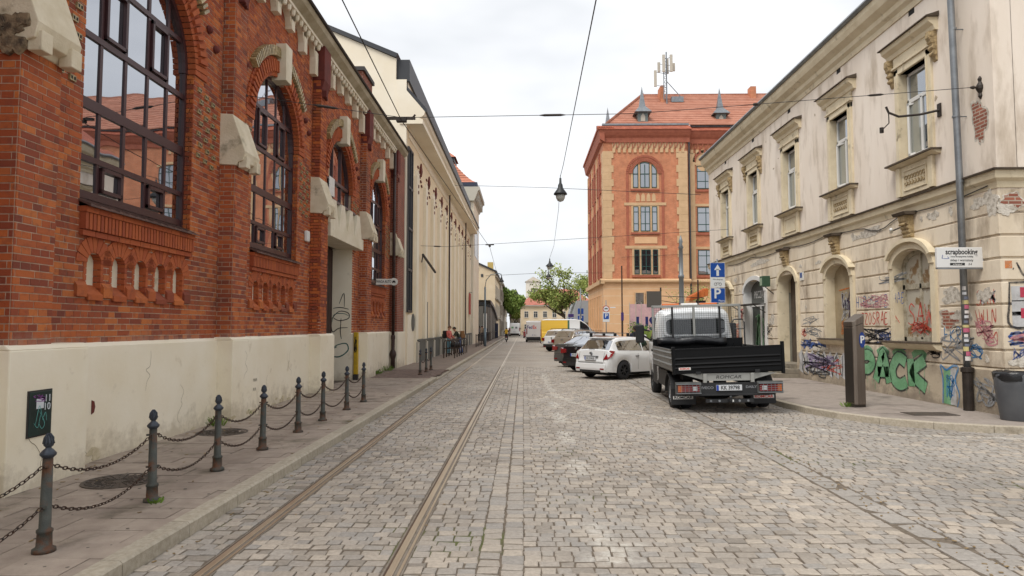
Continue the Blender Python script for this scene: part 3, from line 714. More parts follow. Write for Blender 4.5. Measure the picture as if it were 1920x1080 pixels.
hp('window_ledge', ws.mesh('window_ledge', M_wframe), 2 * PER)
wf = MB()
for y in (8.29, 9.2, 10.1, 11.0): wf.box(GX, GX + .09, y, y + .06, 5.55, ZS + math.sqrt(max(0, RW ** 2 - (y + .03 - C0) ** 2)))
for z in (5.6, 6.25): wf.box(GX, GX + .1, C0 - RW, C0 + RW, z - .05, z + .05)
for i in range(24): wf.wedge(C0, ZS, RW - .09, RW + .02, PI * i / 24, PI * (i + 1) / 24, GX, GX + .1)
w = hp('window', wf.mesh('window_frame', M_wframe), 2 * PER)
for a, b in ((8.33, 9.2), (9.24, 10.1), (10.14, 11.0)):
    n = 6; ys_ = [a + (b - a) * i / n for i in range(n + 1)]; tp = lambda y: ZS + math.sqrt(max(0, (RW - .03) ** 2 - (y - C0) ** 2))
    link('pane', MB().grid([[(GX + .04, y, 5.58) for y in ys_], [(GX + .04, y, tp(y)) for y in ys_]]).mesh('pane', M_glass), w)
link('poster', MB().box(GX + .1, GX + .12, C0 - .9, C0 - .35, 5.75, 6.3).mesh('poster', M_white), w)
# -- eaves cornice and gutter, body, roof, end pier, chimneys
YA, YB = P0 - PER - .5, 29.65
cn = MB().prism([(W, 9.38), (W + .2, 9.38), (W + .24, 9.44), (W + .40, 9.56), (W + .44, 9.66), (W + .44, 9.70), (W, 9.72)], 'y', YA, YB); cn.build('cornice', M_olive, hall, world=True)
MB().prism([(W + .40, 9.70), (W + .50, 9.70), (W + .52, 9.74), (W + .48, 9.76), (W, 9.78), (W, 9.725)], 'y', YA, YB).build('gutter', M_gutter, hall, world=True)
MB().box(-16, W - .78, YA + .12, YB - .34, 0, 9.69).build('hall_body', M_mortar, hall, world=True)
M_bk = brickmat('plain_brick', '8a3e26', '74301f', '8d7464')
MB().box(-16, W, YB - .32, YB - .02, 0, 9.7).build('end_wall', M_bk, hall, world=True); MB().box(W - .05, F, 28.03, 29.62, 1.63, 9.4).build('end_pier', M_bk, hall, world=True); MB().box(-16, W, YA - .02, YA + .1, 0, 9.7).build('end_wall', M_bk, hall, world=True)
MB().box(W - .1, F + .06, 27.98, 29.68, .05, 1.63).build('buttress_plinth', M_plinth, hall, world=True, bevel=.015)
o = hp('buttress_cap', me_cp, PER * 4, bevel=.012); hp('pier_block', me_ub, PER * 4, bevel=.01)
for y in (25.2, 15.3):
    c = MB().box(-7.0, -6.2, y, y + 1.6, 9.7, 11.75).build('chimney', M_bk, hall, world=True)
    MB().box(-7.08, -6.12, y - .08, y + 1.68, 11.75, 11.9).build('chimney_cap', M_gutter, c)
M_roofg = mat('roof_felt', '4a4644', .9)
MB().prism([(W, 9.8), (-16, 9.8), (-11, 10.2)], 'y', YA, YB - .3).build('roof', M_roofg, hall, world=True)
# -- things fixed to the hall
M_pipe = mat('brown_drainpipe', '43302c', .5, .2, col2='33231f', scale=6)
t = thing('drainpipe', 'dark brown drainpipe at the far end of the brick hall', 'drainpipe', (-5.42, 27.75, 0))
MB().tube([(0, 0, 9.6), (0, 0, 1.5)], .065, 10).build('pipe', M_pipe, t, smooth=True)
MB().lathe([(.075, 1.5), (.09, 1.48), (.09, 1.35), (.075, 1.3), (.075, .9), (.12, .8), (.14, .7), (.12, .6), (.09, .5), (.09, .12)], n=12).build('pipe_foot', M_pipe, t, smooth=True)
m = MB()
for z in (2.5, 4.4, 6.3, 8.2): m.lathe([(.078, z), (.078, z + .05)], n=10)
m.build('pipe_collars', M_pipe, t)
M_green = mat('dark_green_enamel', '16302c', .45, col2='0f2320', scale=4)
t = thing('meter_cabinet', 'dark green service box scrawled with graffiti, set in the cream plinth', 'cabinet', (F + .062, 7.23, .92))
MB().box(-.02, .02, -.165, .165, -.235, .235).build('door', M_green, t, bevel=.006)
MB().box(-.02, .012, -.18, .18, -.25, .25).build('frame', M_gutter, t)
M_pk = mat('purple_spray', '7d4a86', .7); M_cy = mat('pale_teal_spray', '5fa39c', .7); M_pap = mat('paper_sticker', 'c9ced2', .8)
MB().box(.02, .023, -.07, .04, .05, .16).build('sticker', M_pap, t)
text('number', '11', .11, M_pap, t, (.022, .10, .15), FACE_E); text('number', '10', .11, M_pap, t, (.022, .09, .06), FACE_E)
def ribbon(pts, w, n=None):   # flat ribbon in 2D -> list of quads
    return pts
def stroke(mb, pts, w, to3, taper=True):
    """spray or pen stroke: flat ribbon with round ends; to3 maps (u, v) to world"""
    P = [Vector(p) for p in pts]
    Q = [P[0]]
    for i in range(len(P) - 1):    # Catmull-Rom
        p0 = P[max(i - 1, 0)]; p1 = P[i]; p2 = P[i + 1]; p3 = P[min(i + 2, len(P) - 1)]
        for k in range(1, 5):
            t = k / 4.0; Q.append(.5 * ((2 * p1) + (p2 - p0) * t + (2 * p0 - 5 * p1 + 4 * p2 - p3) * t * t + (3 * p1 - p0 - 3 * p2 + p3) * t ** 3))
    L_, R_ = [], []
    for i, q in enumerate(Q):
        d = (Q[min(i + 1, len(Q) - 1)] - Q[max(i - 1, 0)])
        if d.length < 1e-7: d = Vector((1, 0))
        d.normalize(); n = Vector((-d.y, d.x)); f = i / (len(Q) - 1.0)
        ww = w * .5 * ((.55 + .45 * math.sin(PI * min(1, max(0, f * 1.0)))) if taper else 1)
        L_.append(to3(q + n * ww)); R_.append(to3(q - n * ww))
    mb.grid([L_, R_])
def scrawl(mb, x0, y0, w, h, n, lw, to3, seed=0):
    rg_ = random.Random(seed)
    for k in range(n):
        pts = [(x0 + w * rg_.random(), y0 + h * rg_.random()) for _ in range(rg_.randint(4, 6))]
        stroke(mb, pts, lw, to3)
e_ = lambda p: (.0235, p[0], p[1])
m = MB(); stroke(m, [(-.08, -.12), (-.05, .0), (-.02, .08), (.03, -.08)], .008, e_); stroke(m, [(-.1, -.1), (-.04, -.15), (0, -.02), (.06, -.12), (.02, -.17), (-.03, -.1)], .008, e_); stroke(m, [(-.02, .02), (.03, -.05), (.07, .0), (.09, -.09)], .008, e_)
m.build('tag_marks', M_cy, t)
m = MB(); scrawl(m, -.12, .12, .2, .08, 4, .012, e_, 3); m.build('tag_marks', M_pk, t)
t = thing('warning_sign', 'narrow white enamel sign reading UWAGA AUTO on an iron arm from the brick pier', 'sign', (W + .02, 22.9, 3.3))
MB().box(0, 1.2, -.012, .012, .18, .2).box(0, 1.2, -.012, .012, -.0, .02).box(0, .02, -.03, .03, -.05, .25).build('bracket', M_gutter, t)
M_enam = mat('sign_enamel', 'd5d3cc', .45)
MB().box(.52, 1.06, -.02, .02, .0, .2).build('panel', M_enam, t)
MB().lathe([(.13, -.022), (.13, .022)], (1.14, 0, .1), 22, ax='y').build('disc', M_enam, t)
MB().lathe([(.115, -.0245), (.115, -.022)], (1.14, 0, .1), 22, ax='y').build('disc_field', M_enam, t)
M_ink = mat('sign_ink', '1b1b1d', .6)
text('lettering', 'UWAGA AUTO', .135, M_ink, t, (.77, -.0225, .1), FACE_S, sx=.62, bold=.002)
MB().box(1.08, 1.2, -.027, -.0246, .07, .11).box(1.1, 1.18, -.027, -.0246, .11, .14).box(1.09, 1.11, -.027, -.0246, .05, .07).box(1.17, 1.19, -.027, -.0246, .05, .07).build('car_symbol', M_ink, t)
M_yel = mat('yellow_post_paint', 'c8a21c', .55, col2='a88a1c', scale=9)
t = thing('corner_guard', 'yellow painted guard post at the far corner of the gate', 'guard post', (W + .16, P0 + 2 * PER + (g1 - P0) + .02, .12))
MB().box(-.07, .07, -.07, .07, .18, 1.55).build('post', M_yel, t, bevel=.02); MB().box(-.075, .075, -.075, .075, 0, .18).build('foot', M_gutter, t)
m = MB(); s3 = lambda p: (p[0], -.0725, p[1]); scrawl(m, -.05, .9, .1, .5, 5, .02, s3, 5); m.build('tag_marks', M_ink, t)
# teal and black tag on the gate reveal
M_teal = mat('teal_pen', '1c5a54', .6)
yy = P0 + 2 * PER + (g1 - P0)
t = thing('graffiti_tag', 'thin teal and black tag drawn down the cream gate reveal', 'graffiti', (W - .36, yy, 1.5))
s3 = lambda p: (p[0], -.004, p[1])
m = MB()
for pts in ([(-.05, 1.1), (.1, 1.45), (.12, 1.0)], [(-.25, .95), (.0, .98), (.27, .92)], [(-.28, .62), (-.05, .85), (.25, .8), (.26, .62), (-.05, .55), (-.26, .66)], [(.02, .62), (.0, .2), (.04, -.05)], [(-.3, .42), (-.25, .18), (-.05, .3), (.24, .32)]): stroke(m, pts, .028, s3)
m.build('strokes', M_ink, t)
m = MB(); stroke(m, [(-.28, -.4), (-.1, -.25), (.2, -.2), (.26, -.42), (.0, -.62), (-.25, -.6), (-.3, -.42), (-.1, -.3)], .04, s3); stroke(m, [(-.28, .5), (-.2, .75), (.1, .78), (.27, .7)], .02, s3); m.build('ring_stroke', M_teal, t)
t = thing('alarm_box', 'small white rounded box on the brickwork beside the third buttress', 'alarm box', (W + .0, 17.0, 4.2))
MB().box(0, .1, -.1, .1, -.16, .12).build('housing', M_white, t, bevel=.03)

# weather-broken first cap: torn render and dark lumps on the face towards the camera
rg_ = random.Random(12); M_broke = mat('sooty_broken_render', '8a7860', .95, col2='4a3e32', scale=9, lo=.4, hi=.6, bump=1.0, bscale=14, coords='pos')
for k in range(14):
    cx, cz = F + .08 - rg_.uniform(.0, .36), 4.80 + rg_.uniform(0, .34); m = MB(); n = 9
    pr = [(cx + rg_.uniform(.05, .11) * math.cos(2 * PI * i / n), cz + rg_.uniform(.05, .11) * math.sin(2 * PI * i / n)) for i in range(n)]
    m.prism(pr, 'y', P0 - .03 - rg_.uniform(.008, .03), P0 + .02); m.build('broken_render', M_broke, hall, world=True, fix=True, bevel=.004, seg=1)

# hairline cracks, scuffs and flaked paint on the plinth
rg_ = random.Random(31); m = MB(); M_crack = mat('hairline_crack', '7d7058', .9)
for (y0_, z0_, xx) in ((8.6, .2, W + .0605), (9.9, 1.5, W + .0605), (10.8, .3, W + .0605), (12.6, 1.4, F + .0605), (14.2, .2, W + .0605), (15.9, 1.3, W + .0605), (7.3, .25, F + .0605), (25.2, .3, W + .0605)):
    p = [(y0_, z0_)]
    for q in range(6): p.append((p[-1][0] + rg_.uniform(-.12, .12), p[-1][1] + rg_.uniform(.05, .14) * (1 if z0_ < 1 else -1)))
    stroke(m, p, .007, lambda v: (xx + .001, v[0], v[1]))
m.build('plinth_cracks', M_crack, hall, world=True, kind='stuff')
M_flk = mat('bare_plinth_render', 'cdc0a4', .95, col2='b0a386', scale=12, bump=.1, bscale=30, coords='pos')
for k in range(16):
    y, z = rg_.uniform(7.9, 17), .13 + abs(rg_.gauss(0, .1)); xx = W + .0605
    if 12.0 < y < 13.4: xx = F + .0605
    n = 14; xx += .0004 * k; m = MB(); ra, rb = rg_.uniform(.04, .2), rg_.uniform(.02, .07)
    m.prism([(y + ra * math.cos(2 * PI * i / n) * rg_.uniform(.6, 1.1), max(.12, z + rb * math.sin(2 * PI * i / n) * rg_.uniform(.6, 1.1))) for i in range(n)], 'x', xx - .01, xx + .0015); m.build('flaked_paint', M_flk, hall, world=True, fix=True)
m = MB()
for (u, z) in ((13.0, .78), (13.06, .78), (13.13, .78), (13.0, .6), (13.08, .6)): stroke(m, [(u, z), (u + .02, z + .06), (u + .05, z), (u + .05, z + .06)], .012, lambda v: (F + .063, v[0], v[1]))
m.build('grey_scuff_marks', mat('grey_scuff', '8c8474', .9), hall, world=True)
t = thing('round_stain_plate', 'small half round rusty plate low on the cream plinth', 'plate', (W + .062, 8.56, .82)); MB().prism([(0, -.09), (.05, -.07), (.07, 0), (.05, .07), (0, .09)], 'x', 0, .008).build('plate', M_redstone, t)
# ================================================================ PLASTER HOUSE (right)
R, YC, YE = 9.45, 13.3, 33.7
M_plu = mat('upper_plaster', 'e9ded1', .9, col2='dccebd', scale=.9, lo=.35, hi=.75, col3='a08e78', scale3=2.2, lo3=.5, hi3=.82, bump=.25, bscale=14, coords='pos', stretch=(1, 1, .28))
M_pll = mat('lower_plaster', 'e0d3be', .9, col2='cbbba2', scale=.9, lo=.42, hi=.72, col3='7d6a56', scale3=2.4, lo3=.5, hi3=.8, bump=.5, bscale=16, coords='pos', stretch=(1, 1, .35), foot=('8a7a68', .9, .9))
M_trim = mat('ochre_trim_plaster', 'ddd0b4', .85, col2='c9ba9c', scale=2.2, lo=.4, hi=.75, col3='6a5a43', scale3=3.1, lo3=.6, hi3=.8, bump=.3, bscale=30, coords='pos')
M_grime = mat('grimy_ledge', '5d5143', .9, col2='463c32', scale=3, coords='pos')
M_plr = mat('worn_plinth_render', 'b8aa94', .9, col2='988a78', foot=('6c6258', .1, .5), scale=1.3, lo=.4, hi=.7, col3='544b41', scale3=2, lo3=.6, hi3=.8, bump=.5, bscale=18, coords='pos')
M_wfr = mat('white_window_frame', 'd9d9d6', .4)
M_wgl = glass('house_glass', '4a5254', .35); M_wgl2 = glass('curtained_glass', '8f9188', .12)
house = thing('plaster_house', 'two storey house of peeling cream plaster with graffiti along its ground floor', 'building', (R, YC, 0))
OPN = [(15.5, 17.03, 1.5, 3.32, .42), (19.28, 20.78, 1.5, 3.32, .42), (23.1, 24.62, .12, 3.4, .45), (26.1, 28.45, .12, 3.25, .5), (30.2, 31.6, 1.5, 3.3, .4)]
UC = [15.95, 19.70, 23.42, 27.15, 30.87]
def house_holes(z):
    o = []
    for a, b, s, sp, rise in OPN:
        if s < z < sp: o.append((a - .02, b + .02))
        elif sp <= z < sp + rise:
            c = (a + b) / 2; hw = (b - a) / 2 * math.sqrt(max(0, 1 - ((z - sp) / rise) ** 2)); o.append((c - hw - .03, c + hw + .03))
    if 6.0 < z < 8.15: o += [(c - .6, c + .6) for c in UC]
    return o
def cut(y0, y1, hs):
    iv = [(y0, y1)]
    for ha, hb in hs:
        nv = []
        for a, b in iv:
            if hb <= a or ha >= b: nv.append((a, b)); continue
            if ha > a: nv.append((a, ha))
            if hb < b: nv.append((hb, b))
        iv = nv
    return [v for v in iv if v[1] - v[0] > .01]
def wall_rows(mb, xa, xb, y0, y1, zs, holes):
    for z0, z1 in zip(zs[:-1], zs[1:]):
        for a, b in cut(y0, y1, holes((z0 + z1) / 2)): mb.box(xa, xb, a, b, z0, z1)
fine = [3.2 + .05 * i for i in range(14)]
zs = [0, .12, 1.0, 1.5] + fine + [4.13]
m = MB(); wall_rows(m, R, R + .4, YC + .001, YE, zs, house_holes); m.build('lower_wall', M_pll, house, world=True)
m = MB(); wall_rows(m, R - .01, R + .4, YC - .01, YE, [4.13, 5.0, 6.0, 8.15, 9.9], house_holes); m.build('upper_wall', M_plu, house, world=True)
# side facade along the side street (faces the camera)
SH = [(11.6, 12.8), (15.2, 16.4), (18.8, 20.0), (22.4, 23.6)]
m = MB()
for z0, z1 in ((0, 1.5), (1.5, 3.7), (3.7, 4.13)):
    for a, b in cut(R + .4, 27, SH if z0 == 1.5 else []): m.box(a, b, YC, YC + .4, z0, z1)
m.box(R, R + .4, YC, YC + .002, 0, 4.13); m.build('side_wall', M_pll, house, world=True)
m = MB()
for z0, z1 in ((4.13, 6.0), (6.0, 8.15), (8.15, 9.9)):
    for a, b in cut(R + .39, 27, SH if z0 == 6.0 else []): m.box(a, b, YC - .01, YC + .4, z0, z1)
m.build('side_upper_wall', M_plu, house, world=True)
for a, b in SH:
    for z0, z1 in ((1.5, 3.7), (6.0, 8.15)):
        w = MB().box(a, b, YC + .25, YC + .3, z0, z0 + .08).box(a, b, YC + .25, YC + .3, z1 - .08, z1).box(a, a + .08, YC + .25, YC + .3, z0, z1).box(b - .08, b, YC + .25, YC + .3, z0, z1).box((a + b) / 2 - .04, (a + b) / 2 + .04, YC + .25, YC + .3, z0, z1).build('window', M_wfr, house, world=True)
        link('pane', MB().box(a, b, YC + .27, YC + .28, z0, z1).mesh('pane', M_wgl), w)
MB().box(R + .38, 27, YC + .5, YE - .1, 0, 9.8).build('inner_body', M_grime, house, world=True)
MB().box(R + .4, 27, YE - .4, YE, 0, 9.9).build('end_wall', M_plu, house, world=True)
# rusticated courses: blocks proud of the wall with grooves between
m = MB(); zc = [1.02, 1.39, 1.845, 2.30, 2.76, 3.215, 3.67, 4.13]
for i, (z0, z1) in enumerate(zip(zc[:-1], zc[1:])):
    z0 += .022; z1 -= .022
    if z0 > 3.2:
        hs = [(a - .3, b + .3) for a, b, s, sp, r in OPN] if z1 < 3.7 else [(a - .12, b + .12) for a, b, s, sp, r in OPN if z1 < 3.9]
    else: hs = [(a - .28, b + .28) for a, b, s, sp, r in OPN if s < z1 - .1]
    for a, b in cut(YC - .03, YE, hs):
        P = [(R - .035, z0 + .012), (R - .02, z0), (R + .02, z0), (R + .02, z1), (R - .02, z1), (R - .035, z1 - .012)]
        o = MB().prism(P, 'y', a, b).build('rusticated_course', M_pll, house, world=True)
    P = [(YC - .035, z0 + .012), (YC - .02, z0), (YC + .02, z0), (YC + .02, z1), (YC - .02, z1), (YC - .035, z1 - .012)]
    for a, b in cut(R - .03, 27, [(c - .25, d + .25) for c, d in SH] if z0 > 1.4 and z1 < 3.75 else []):
        MB().prism(P, 'x', a, b).build('rusticated_course', M_pll, house, world=True)
m = MB()
for a, b in cut(YC - .08, YE, [(o[0] - .02, o[1] + .02) for o in OPN if o[2] < .5]): m.prism([(R - .08, .1), (R + .02, .1), (R + .02, 1.02), (R - .04, 1.02), (R - .08, .98)], 'y', max(a, YC - .074), b)
m.prism([(YC - .08, .1), (YC + .02, .1), (YC + .02, 1.02), (YC - .04, 1.02), (YC - .08, .98)], 'x', R - .0785, 27)
m.build('plinth', M_plr, house, world=True)
# string cornice, architrave line
def corn(prof, name, mt, z=0):   # profile (out, z) run along both street faces, mitred at the corner
    a = [(R - o, YE, zz) for o, zz in prof]; b = [(R - o, YC - o, zz) for o, zz in prof]; c = [(27, YC - o, zz) for o, zz in prof]
    MB().grid([a, b, c], closed=True).build(name, mt, house, world=True, fix=True)
corn([(-.05, 4.62), (.03, 4.62), (.05, 4.74), (.12, 4.80), (.14, 4.95), (-.05, 4.95)], 'string_cornice', M_trim)
corn([(-.05, 4.951), (.19, 4.951), (.20, 4.985), (-.02, 5.04)], 'string_ledge', M_grime)
corn([(-.05, 4.13), (.035, 4.15), (.035, 4.58), (-.05, 4.60)], 'frieze_band', M_pll)
corn([(-.05, 9.55), (.04, 9.55), (.07, 9.68), (.16, 9.76), (.18, 9.88), (.34, 10.0), (.40, 10.14), (.42, 10.28), (-.05, 10.28)], 'eaves_cornice', M_trim)
corn([(.30, 10.281), (.47, 10.281), (.52, 10.34), (.50, 10.40), (.2, 10.42)], 'gutter', M_steel)
M_tile = brickmat('red_roof_tiles', 'b26448', '9c5038', '6a3428', bw=.24, bh=.16, ms=.02, bump=.9)
E0 = .35
MB().add([(R - E0, YC - E0, 10.38), (27.5, YC - E0, 10.38), (27.5, YE + .1, 10.38), (R - E0, YE + .1, 10.38), (17, 20, 15.4), (27.5, 20, 15.4), (17, YE + .1, 15.4)],
         [(0, 1, 5, 4), (3, 0, 4, 6), (4, 5, 6)]).build('roof', M_tile, house, world=True)
# upper windows
M_orn = mat('stucco_ornament', 'b59f78', .85, col2='8d7a5a', scale=14, lo=.4, hi=.6, bump=.4, coords='pos')
def upper_window(c, ped_cons, scroll, tilt):
    w = thing('window_bay', None, None, (0, 0, 0)); w.parent = house; w.location = (-R, -YC, 0); POS[w.name] = (0, 0, 0)
    x = R - .01
    s = MB()
    for d in (-1, 1): s.box(x - .06, x + .2, c + d * .66 - .09, c + d * .66 + .09, 5.92, 8.30)
    s.box(x - .06, x + .2, c - .75, c + .75, 8.15, 8.32); s.box(x - .10, x, c - .8, c + .8, 8.32, 8.37)
    for d in (-1, 1): s.box(x - .08, x - .055, c + d * .60 - .02, c + d * .60 + .02, 5.95, 8.2)
    s.box(x - .05, x, c - .78, c + .78, 8.37, 8.62)
    s.build('window_surround', M_trim, w, bevel=.008)
    MB().prism([(x, 8.60), (x - .08, 8.62), (x - .11, 8.72), (x - .22, 8.80), (x - .25, 8.90), (x, 8.90)], 'y', c - 1.0, c + 1.0).build('hood_moulding', M_trim, w)
    MB().prism([(x, 8.902), (x - .30, 8.902), (x - .30, 8.925), (x, 9.02)], 'y', c - 1.05, c + 1.05).build('hood_ledge', M_grime, w)
    if ped_cons:
        for d in (-1, 1):
            k = MB().prism([(x, 8.6), (x - .19, 8.6), (x - .2, 8.45), (x - .12, 8.3), (x - .09, 8.1), (x - .03, 7.92), (x, 7.9)], 'y', c + d * .88 - .07, c + d * .88 + .07)
            for q in range(4): k.lathe([(.05, -.085), (.05, .085)], (x - .13 + .02 * q, c + d * .88, 8.5 - q * .14), 8, ax='y')
            k.build('console', M_orn, w, bevel=.01)
    MB().prism([(x, 5.78), (x - .10, 5.80), (x - .2, 5.86), (x, 5.86)], 'y', c - .93, c + .93).build('sill_moulding', M_trim, w)
    MB().box(x - .25, x + .1, c - .97, c + .97, 5.862, 5.90).build('window_sill', M_grime, w)
    a = MB().box(x - .05, x, c - .72, c + .72, 5.06, 5.78); [a.box(x - .10, x - .05, c + d * .66 - .08, c + d * .66 + .08, 5.06, 5.78) for d in (-1, 1)]
    for z in (5.18, 5.66): a.box(x - .075, x - .05, c - .45, c + .45, z - .015, z + .015)
    for y in (c - .45, c + .45): a.box(x - .0752, x - .05, y - .015, y + .015, 5.165, 5.675)
    a.build('apron_panel', M_trim, w, bevel=.006)
    if scroll:
        o = MB(); rg_ = random.Random(int(c * 10))
        for k in range(7):
            u = -.36 + .12 * k
            for s_ in (-1, 1): o.lathe([(.05, 0), (.045, .022), (.015, .03)], (0, 0, 0), 7, ax='x') if False else o.tube([(x - .06, c + u + .05 * math.cos(t), 5.42 + s_ * .07 + .05 * math.sin(t) * s_) for t in np.linspace(-.5, 4.6, 8)], .014, 5)
        o.build('scrollwork', M_orn, w, kind='stuff')
    xg = R + .17; f = MB(); a, b = c - .55, c + .55
    for q in ((a, b, 6.02, 6.09), (a, b, 8.06, 8.13), (a, a + .06, 6.02, 8.13), (b - .06, b, 6.02, 8.13), (a, b, 7.38, 7.48), (c - .04, c + .04, 6.05, 7.42)): f.box(xg - .03, xg + .05, *q)
    fo = f.build('window_frame', M_wfr, w, bevel=.006)
    link('pane', MB().box(xg, xg + .01, a + .05, b - .05, 7.46, 8.08).mesh('pane', M_wgl), fo)
    link('pane', MB().box(xg, xg + .01, c + .03, b - .05, 6.08, 7.4).mesh('pane', M_wgl if not tilt else M_wgl2), fo)
    link('pane', MB().box(xg, xg + .01, a + .05, c - .03, 6.08, 7.4).mesh('pane', M_wgl), fo)
    if tilt:   # casement tipped inwards / swung open towards the street
        q = MB(); y0 = c + .03; t = .22
        for (ya, yb, za, zb) in ((0, .5, 0, .06), (0, .5, 1.26, 1.32), (0, .06, 0, 1.32), (.44, .5, 0, 1.32)): q.box(-.02, .02, ya, yb, za, zb)
        sv = q.build('open_casement', M_wfr, w); sv.location = (xg - .05, c + .53, 6.07); sv.rotation_euler = (0, 0, PI + .35 * tilt)
    for z in (9.42,): MB().box(x - .003, x + .1, c - .0 - .12, c + .12, z, z + .26).build('vent_opening', M_black, w)
for c, pc, sc_, tl in zip(UC, (1, 0, 0, 1, 1), (1, 1, 0, 1, 1), (1, .5, .4, .3, 0)): upper_window(c, pc, sc_, tl)
# ground floor openings: surrounds, hoods, brackets
def arch_surround(a, b, z0, sp, rise, name='opening_surround', w_=.17, out=.07, mt=None):
    m = MB(); x = R
    for u0, u1 in ((a - w_, a), (b, b + w_)): m.box(x - out, x + .3, u0, u1, z0, sp)
    c = (a + b) / 2; n = 16; hw = (b - a) / 2
    for i in range(n):
        t0, t1 = PI * i / n, PI * (i + 1) / n
        pi = [(c + hw * math.cos(t), sp + rise * math.sin(t)) for t in (t0, t1)]; po = [(c + (hw + w_) * math.cos(t), sp + (rise + w_) * math.sin(t)) for t in (t0, t1)]
        m.prism([pi[0], po[0], po[1], pi[1]], 'x', x - out - (.03 if rise > 0 else 0), x + .3)
    o = m.build(name, mt or M_trim, house, world=True); return o
for k, (a, b, s, sp, r) in enumerate(OPN): arch_surround(a, b, max(s, .12), sp, r, mt=M_wfr if k == 3 else None)
m = MB()
for a, b, s, sp, r in (OPN[0], OPN[1], OPN[4]):
    c = (a + b) / 2; n = 12; hw = (b - a) / 2 + .17
    q = MB()
    for i in range(n):
        t0, t1 = rad(20) + rad(140) * i / n, rad(20) + rad(140) * (i + 1) / n
        P = [(c + hw * math.cos(t), sp + (r + .17) * math.sin(t)) for t in (t0, t1)] + [(c + (hw + .09) * math.cos(t), sp + (r + .26) * math.sin(t)) for t in (t1, t0)]
        q.prism(P, 'x', R - .19, R)
    q.build('hood_arch', M_trim, house, world=True)
    MB().prism([(R - .03, 1.30), (R - .16, 1.34), (R - .24, 1.43), (R - .24, 1.46), (R, 1.46)], 'y', a - .3, b + .3).build('sill_moulding', M_trim, house, world=True)
    MB().box(R - .27, R + .25, a - .32, b + .32, 1.461, 1.50).build('window_sill', M_grime, house, world=True, bevel=.008)
for c in (16.26, 20.03, 23.86):                             # carved brackets with a flat cap
    q = MB().prism([(R, 4.55), (R - .26, 4.55), (R - .24, 4.42), (R - .17, 4.3), (R - .15, 4.12), (R - .06, 3.95), (R, 3.93)], 'y', c - .15, c + .15)
    for k in range(5): q.lathe([(.05, -.16), (.05, .16)], (R - .2 + .025 * k, c, 4.46 - .1 * k), 8, ax='y')
    for s_ in (-.08, 0, .08): q.lathe([(.02, 0), (.04, .03), (.02, .06)], (R - .24, c + s_, 4.3), 8)
    q.build('carved_bracket', M_orn, house, world=True, bevel=.01)
    MB().prism([(R, 4.551), (R - .3, 4.551), (R - .34, 4.62), (R, 4.64)], 'y', c - .27, c + .27).build('bracket_cap', M_grime, house, world=True)
# window 1 (arched white frame, boarded glass with graffiti)
M_wornw = mat('worn_white_frame', 'c2bba8', .6, col2='8f8672', scale=7, coords='pos')
a, b, s, sp, r = OPN[0]; xg = R + .2; c = (a + b) / 2; f = MB(); yb_ = b - .12
for q in ((a + .02, b - .02, 1.5, 1.6), (a + .02, b - .02, 2.78, 2.9), (a + .02, a + .12, 1.5, 3.4), (b - .12, b - .02, 1.5, 3.4), (c - .04, c + .04, 1.55, 3.7)): f.box(xg - .04, xg + .05, *q)
for i in range(12):
    t0, t1 = PI * i / 12, PI * (i + 1) / 12; hw = (b - a) / 2
    f.prism([(c + (hw - .11) * math.cos(t0), sp + (r - .11) * math.sin(t0)), (c + hw * math.cos(t0), sp + r * math.sin(t0)), (c + hw * math.cos(t1), sp + r * math.sin(t1)), (c + (hw - .11) * math.cos(t1), sp + (r - .11) * math.sin(t1))], 'x', xg - .045, xg + .05)
wo_ = f.build('arched_window', M_wornw, house, world=True)
M_board = mat('papered_glass', 'b9b3a4', .5, col2='8a6e4c', scale=3.2, lo=.52, hi=.58, coords='pos')
link('pane', MB().box(xg, xg + .01, a + .05, b - .05, 1.55, 3.74).mesh('pane', M_board), wo_)
MB().box(xg + .02, xg + .06, a - .1, b + .1, 1.4, 3.8).build('inner_board', M_grime, house, world=True)
# boarded niche
a, b, s, sp, r = OPN[1]
M_nboard = mat('boarded_niche', 'a9997c', .8, col2='8c7c60', scale=2, bump=.2, coords='pos')
MB().box(R + .2, R + .26, a - .1, b + .1, 1.4, 3.85).build('niche_board', M_nboard, house, world=True)
a, b, s, sp, r = OPN[4]
MB().box(R + .2, R + .26, a - .1, b + .1, 1.4, 3.85).build('niche_board', M_nboard, house, world=True)
# door recess with steps
a, b, s, sp, r = OPN[2]
M_greyp = mat('grey_passage_paint', '8a8678', .8, col2='77736a', scale=2, coords='pos')
M_passtop = mat('passage_plaster', 'b9a88a', .9)
MB().box(R + 1.2, R + 1.25, a - .2, b + .2, 0, 4).box(R + .3, R + 1.2, b + .001, b + .1, 0, 3.1).build('passage_wall', M_greyp, house, world=True)
MB().box(R + .3, R + 1.2, b + .0015, b + .1, 3.1, 4).box(R + .3, R + 1.2, a - .1, a, 0, 4).build('passage_plaster', M_passtop, house, world=True)
M_step = mat('worn_stone_step', '8d8474', .85, col2='70685c', scale=5, bump=.3, coords='pos')
for k in range(3): MB().box(R - .95 + .32 * k, R + .5 if k < 2 else R + 1.2, a - .22 if k < 2 else a, b + .22 if k < 2 else b, .1 + .16 * k, .1 + .16 * (k + 1)).build('door_step', M_step, house, world=True, bevel=.015)
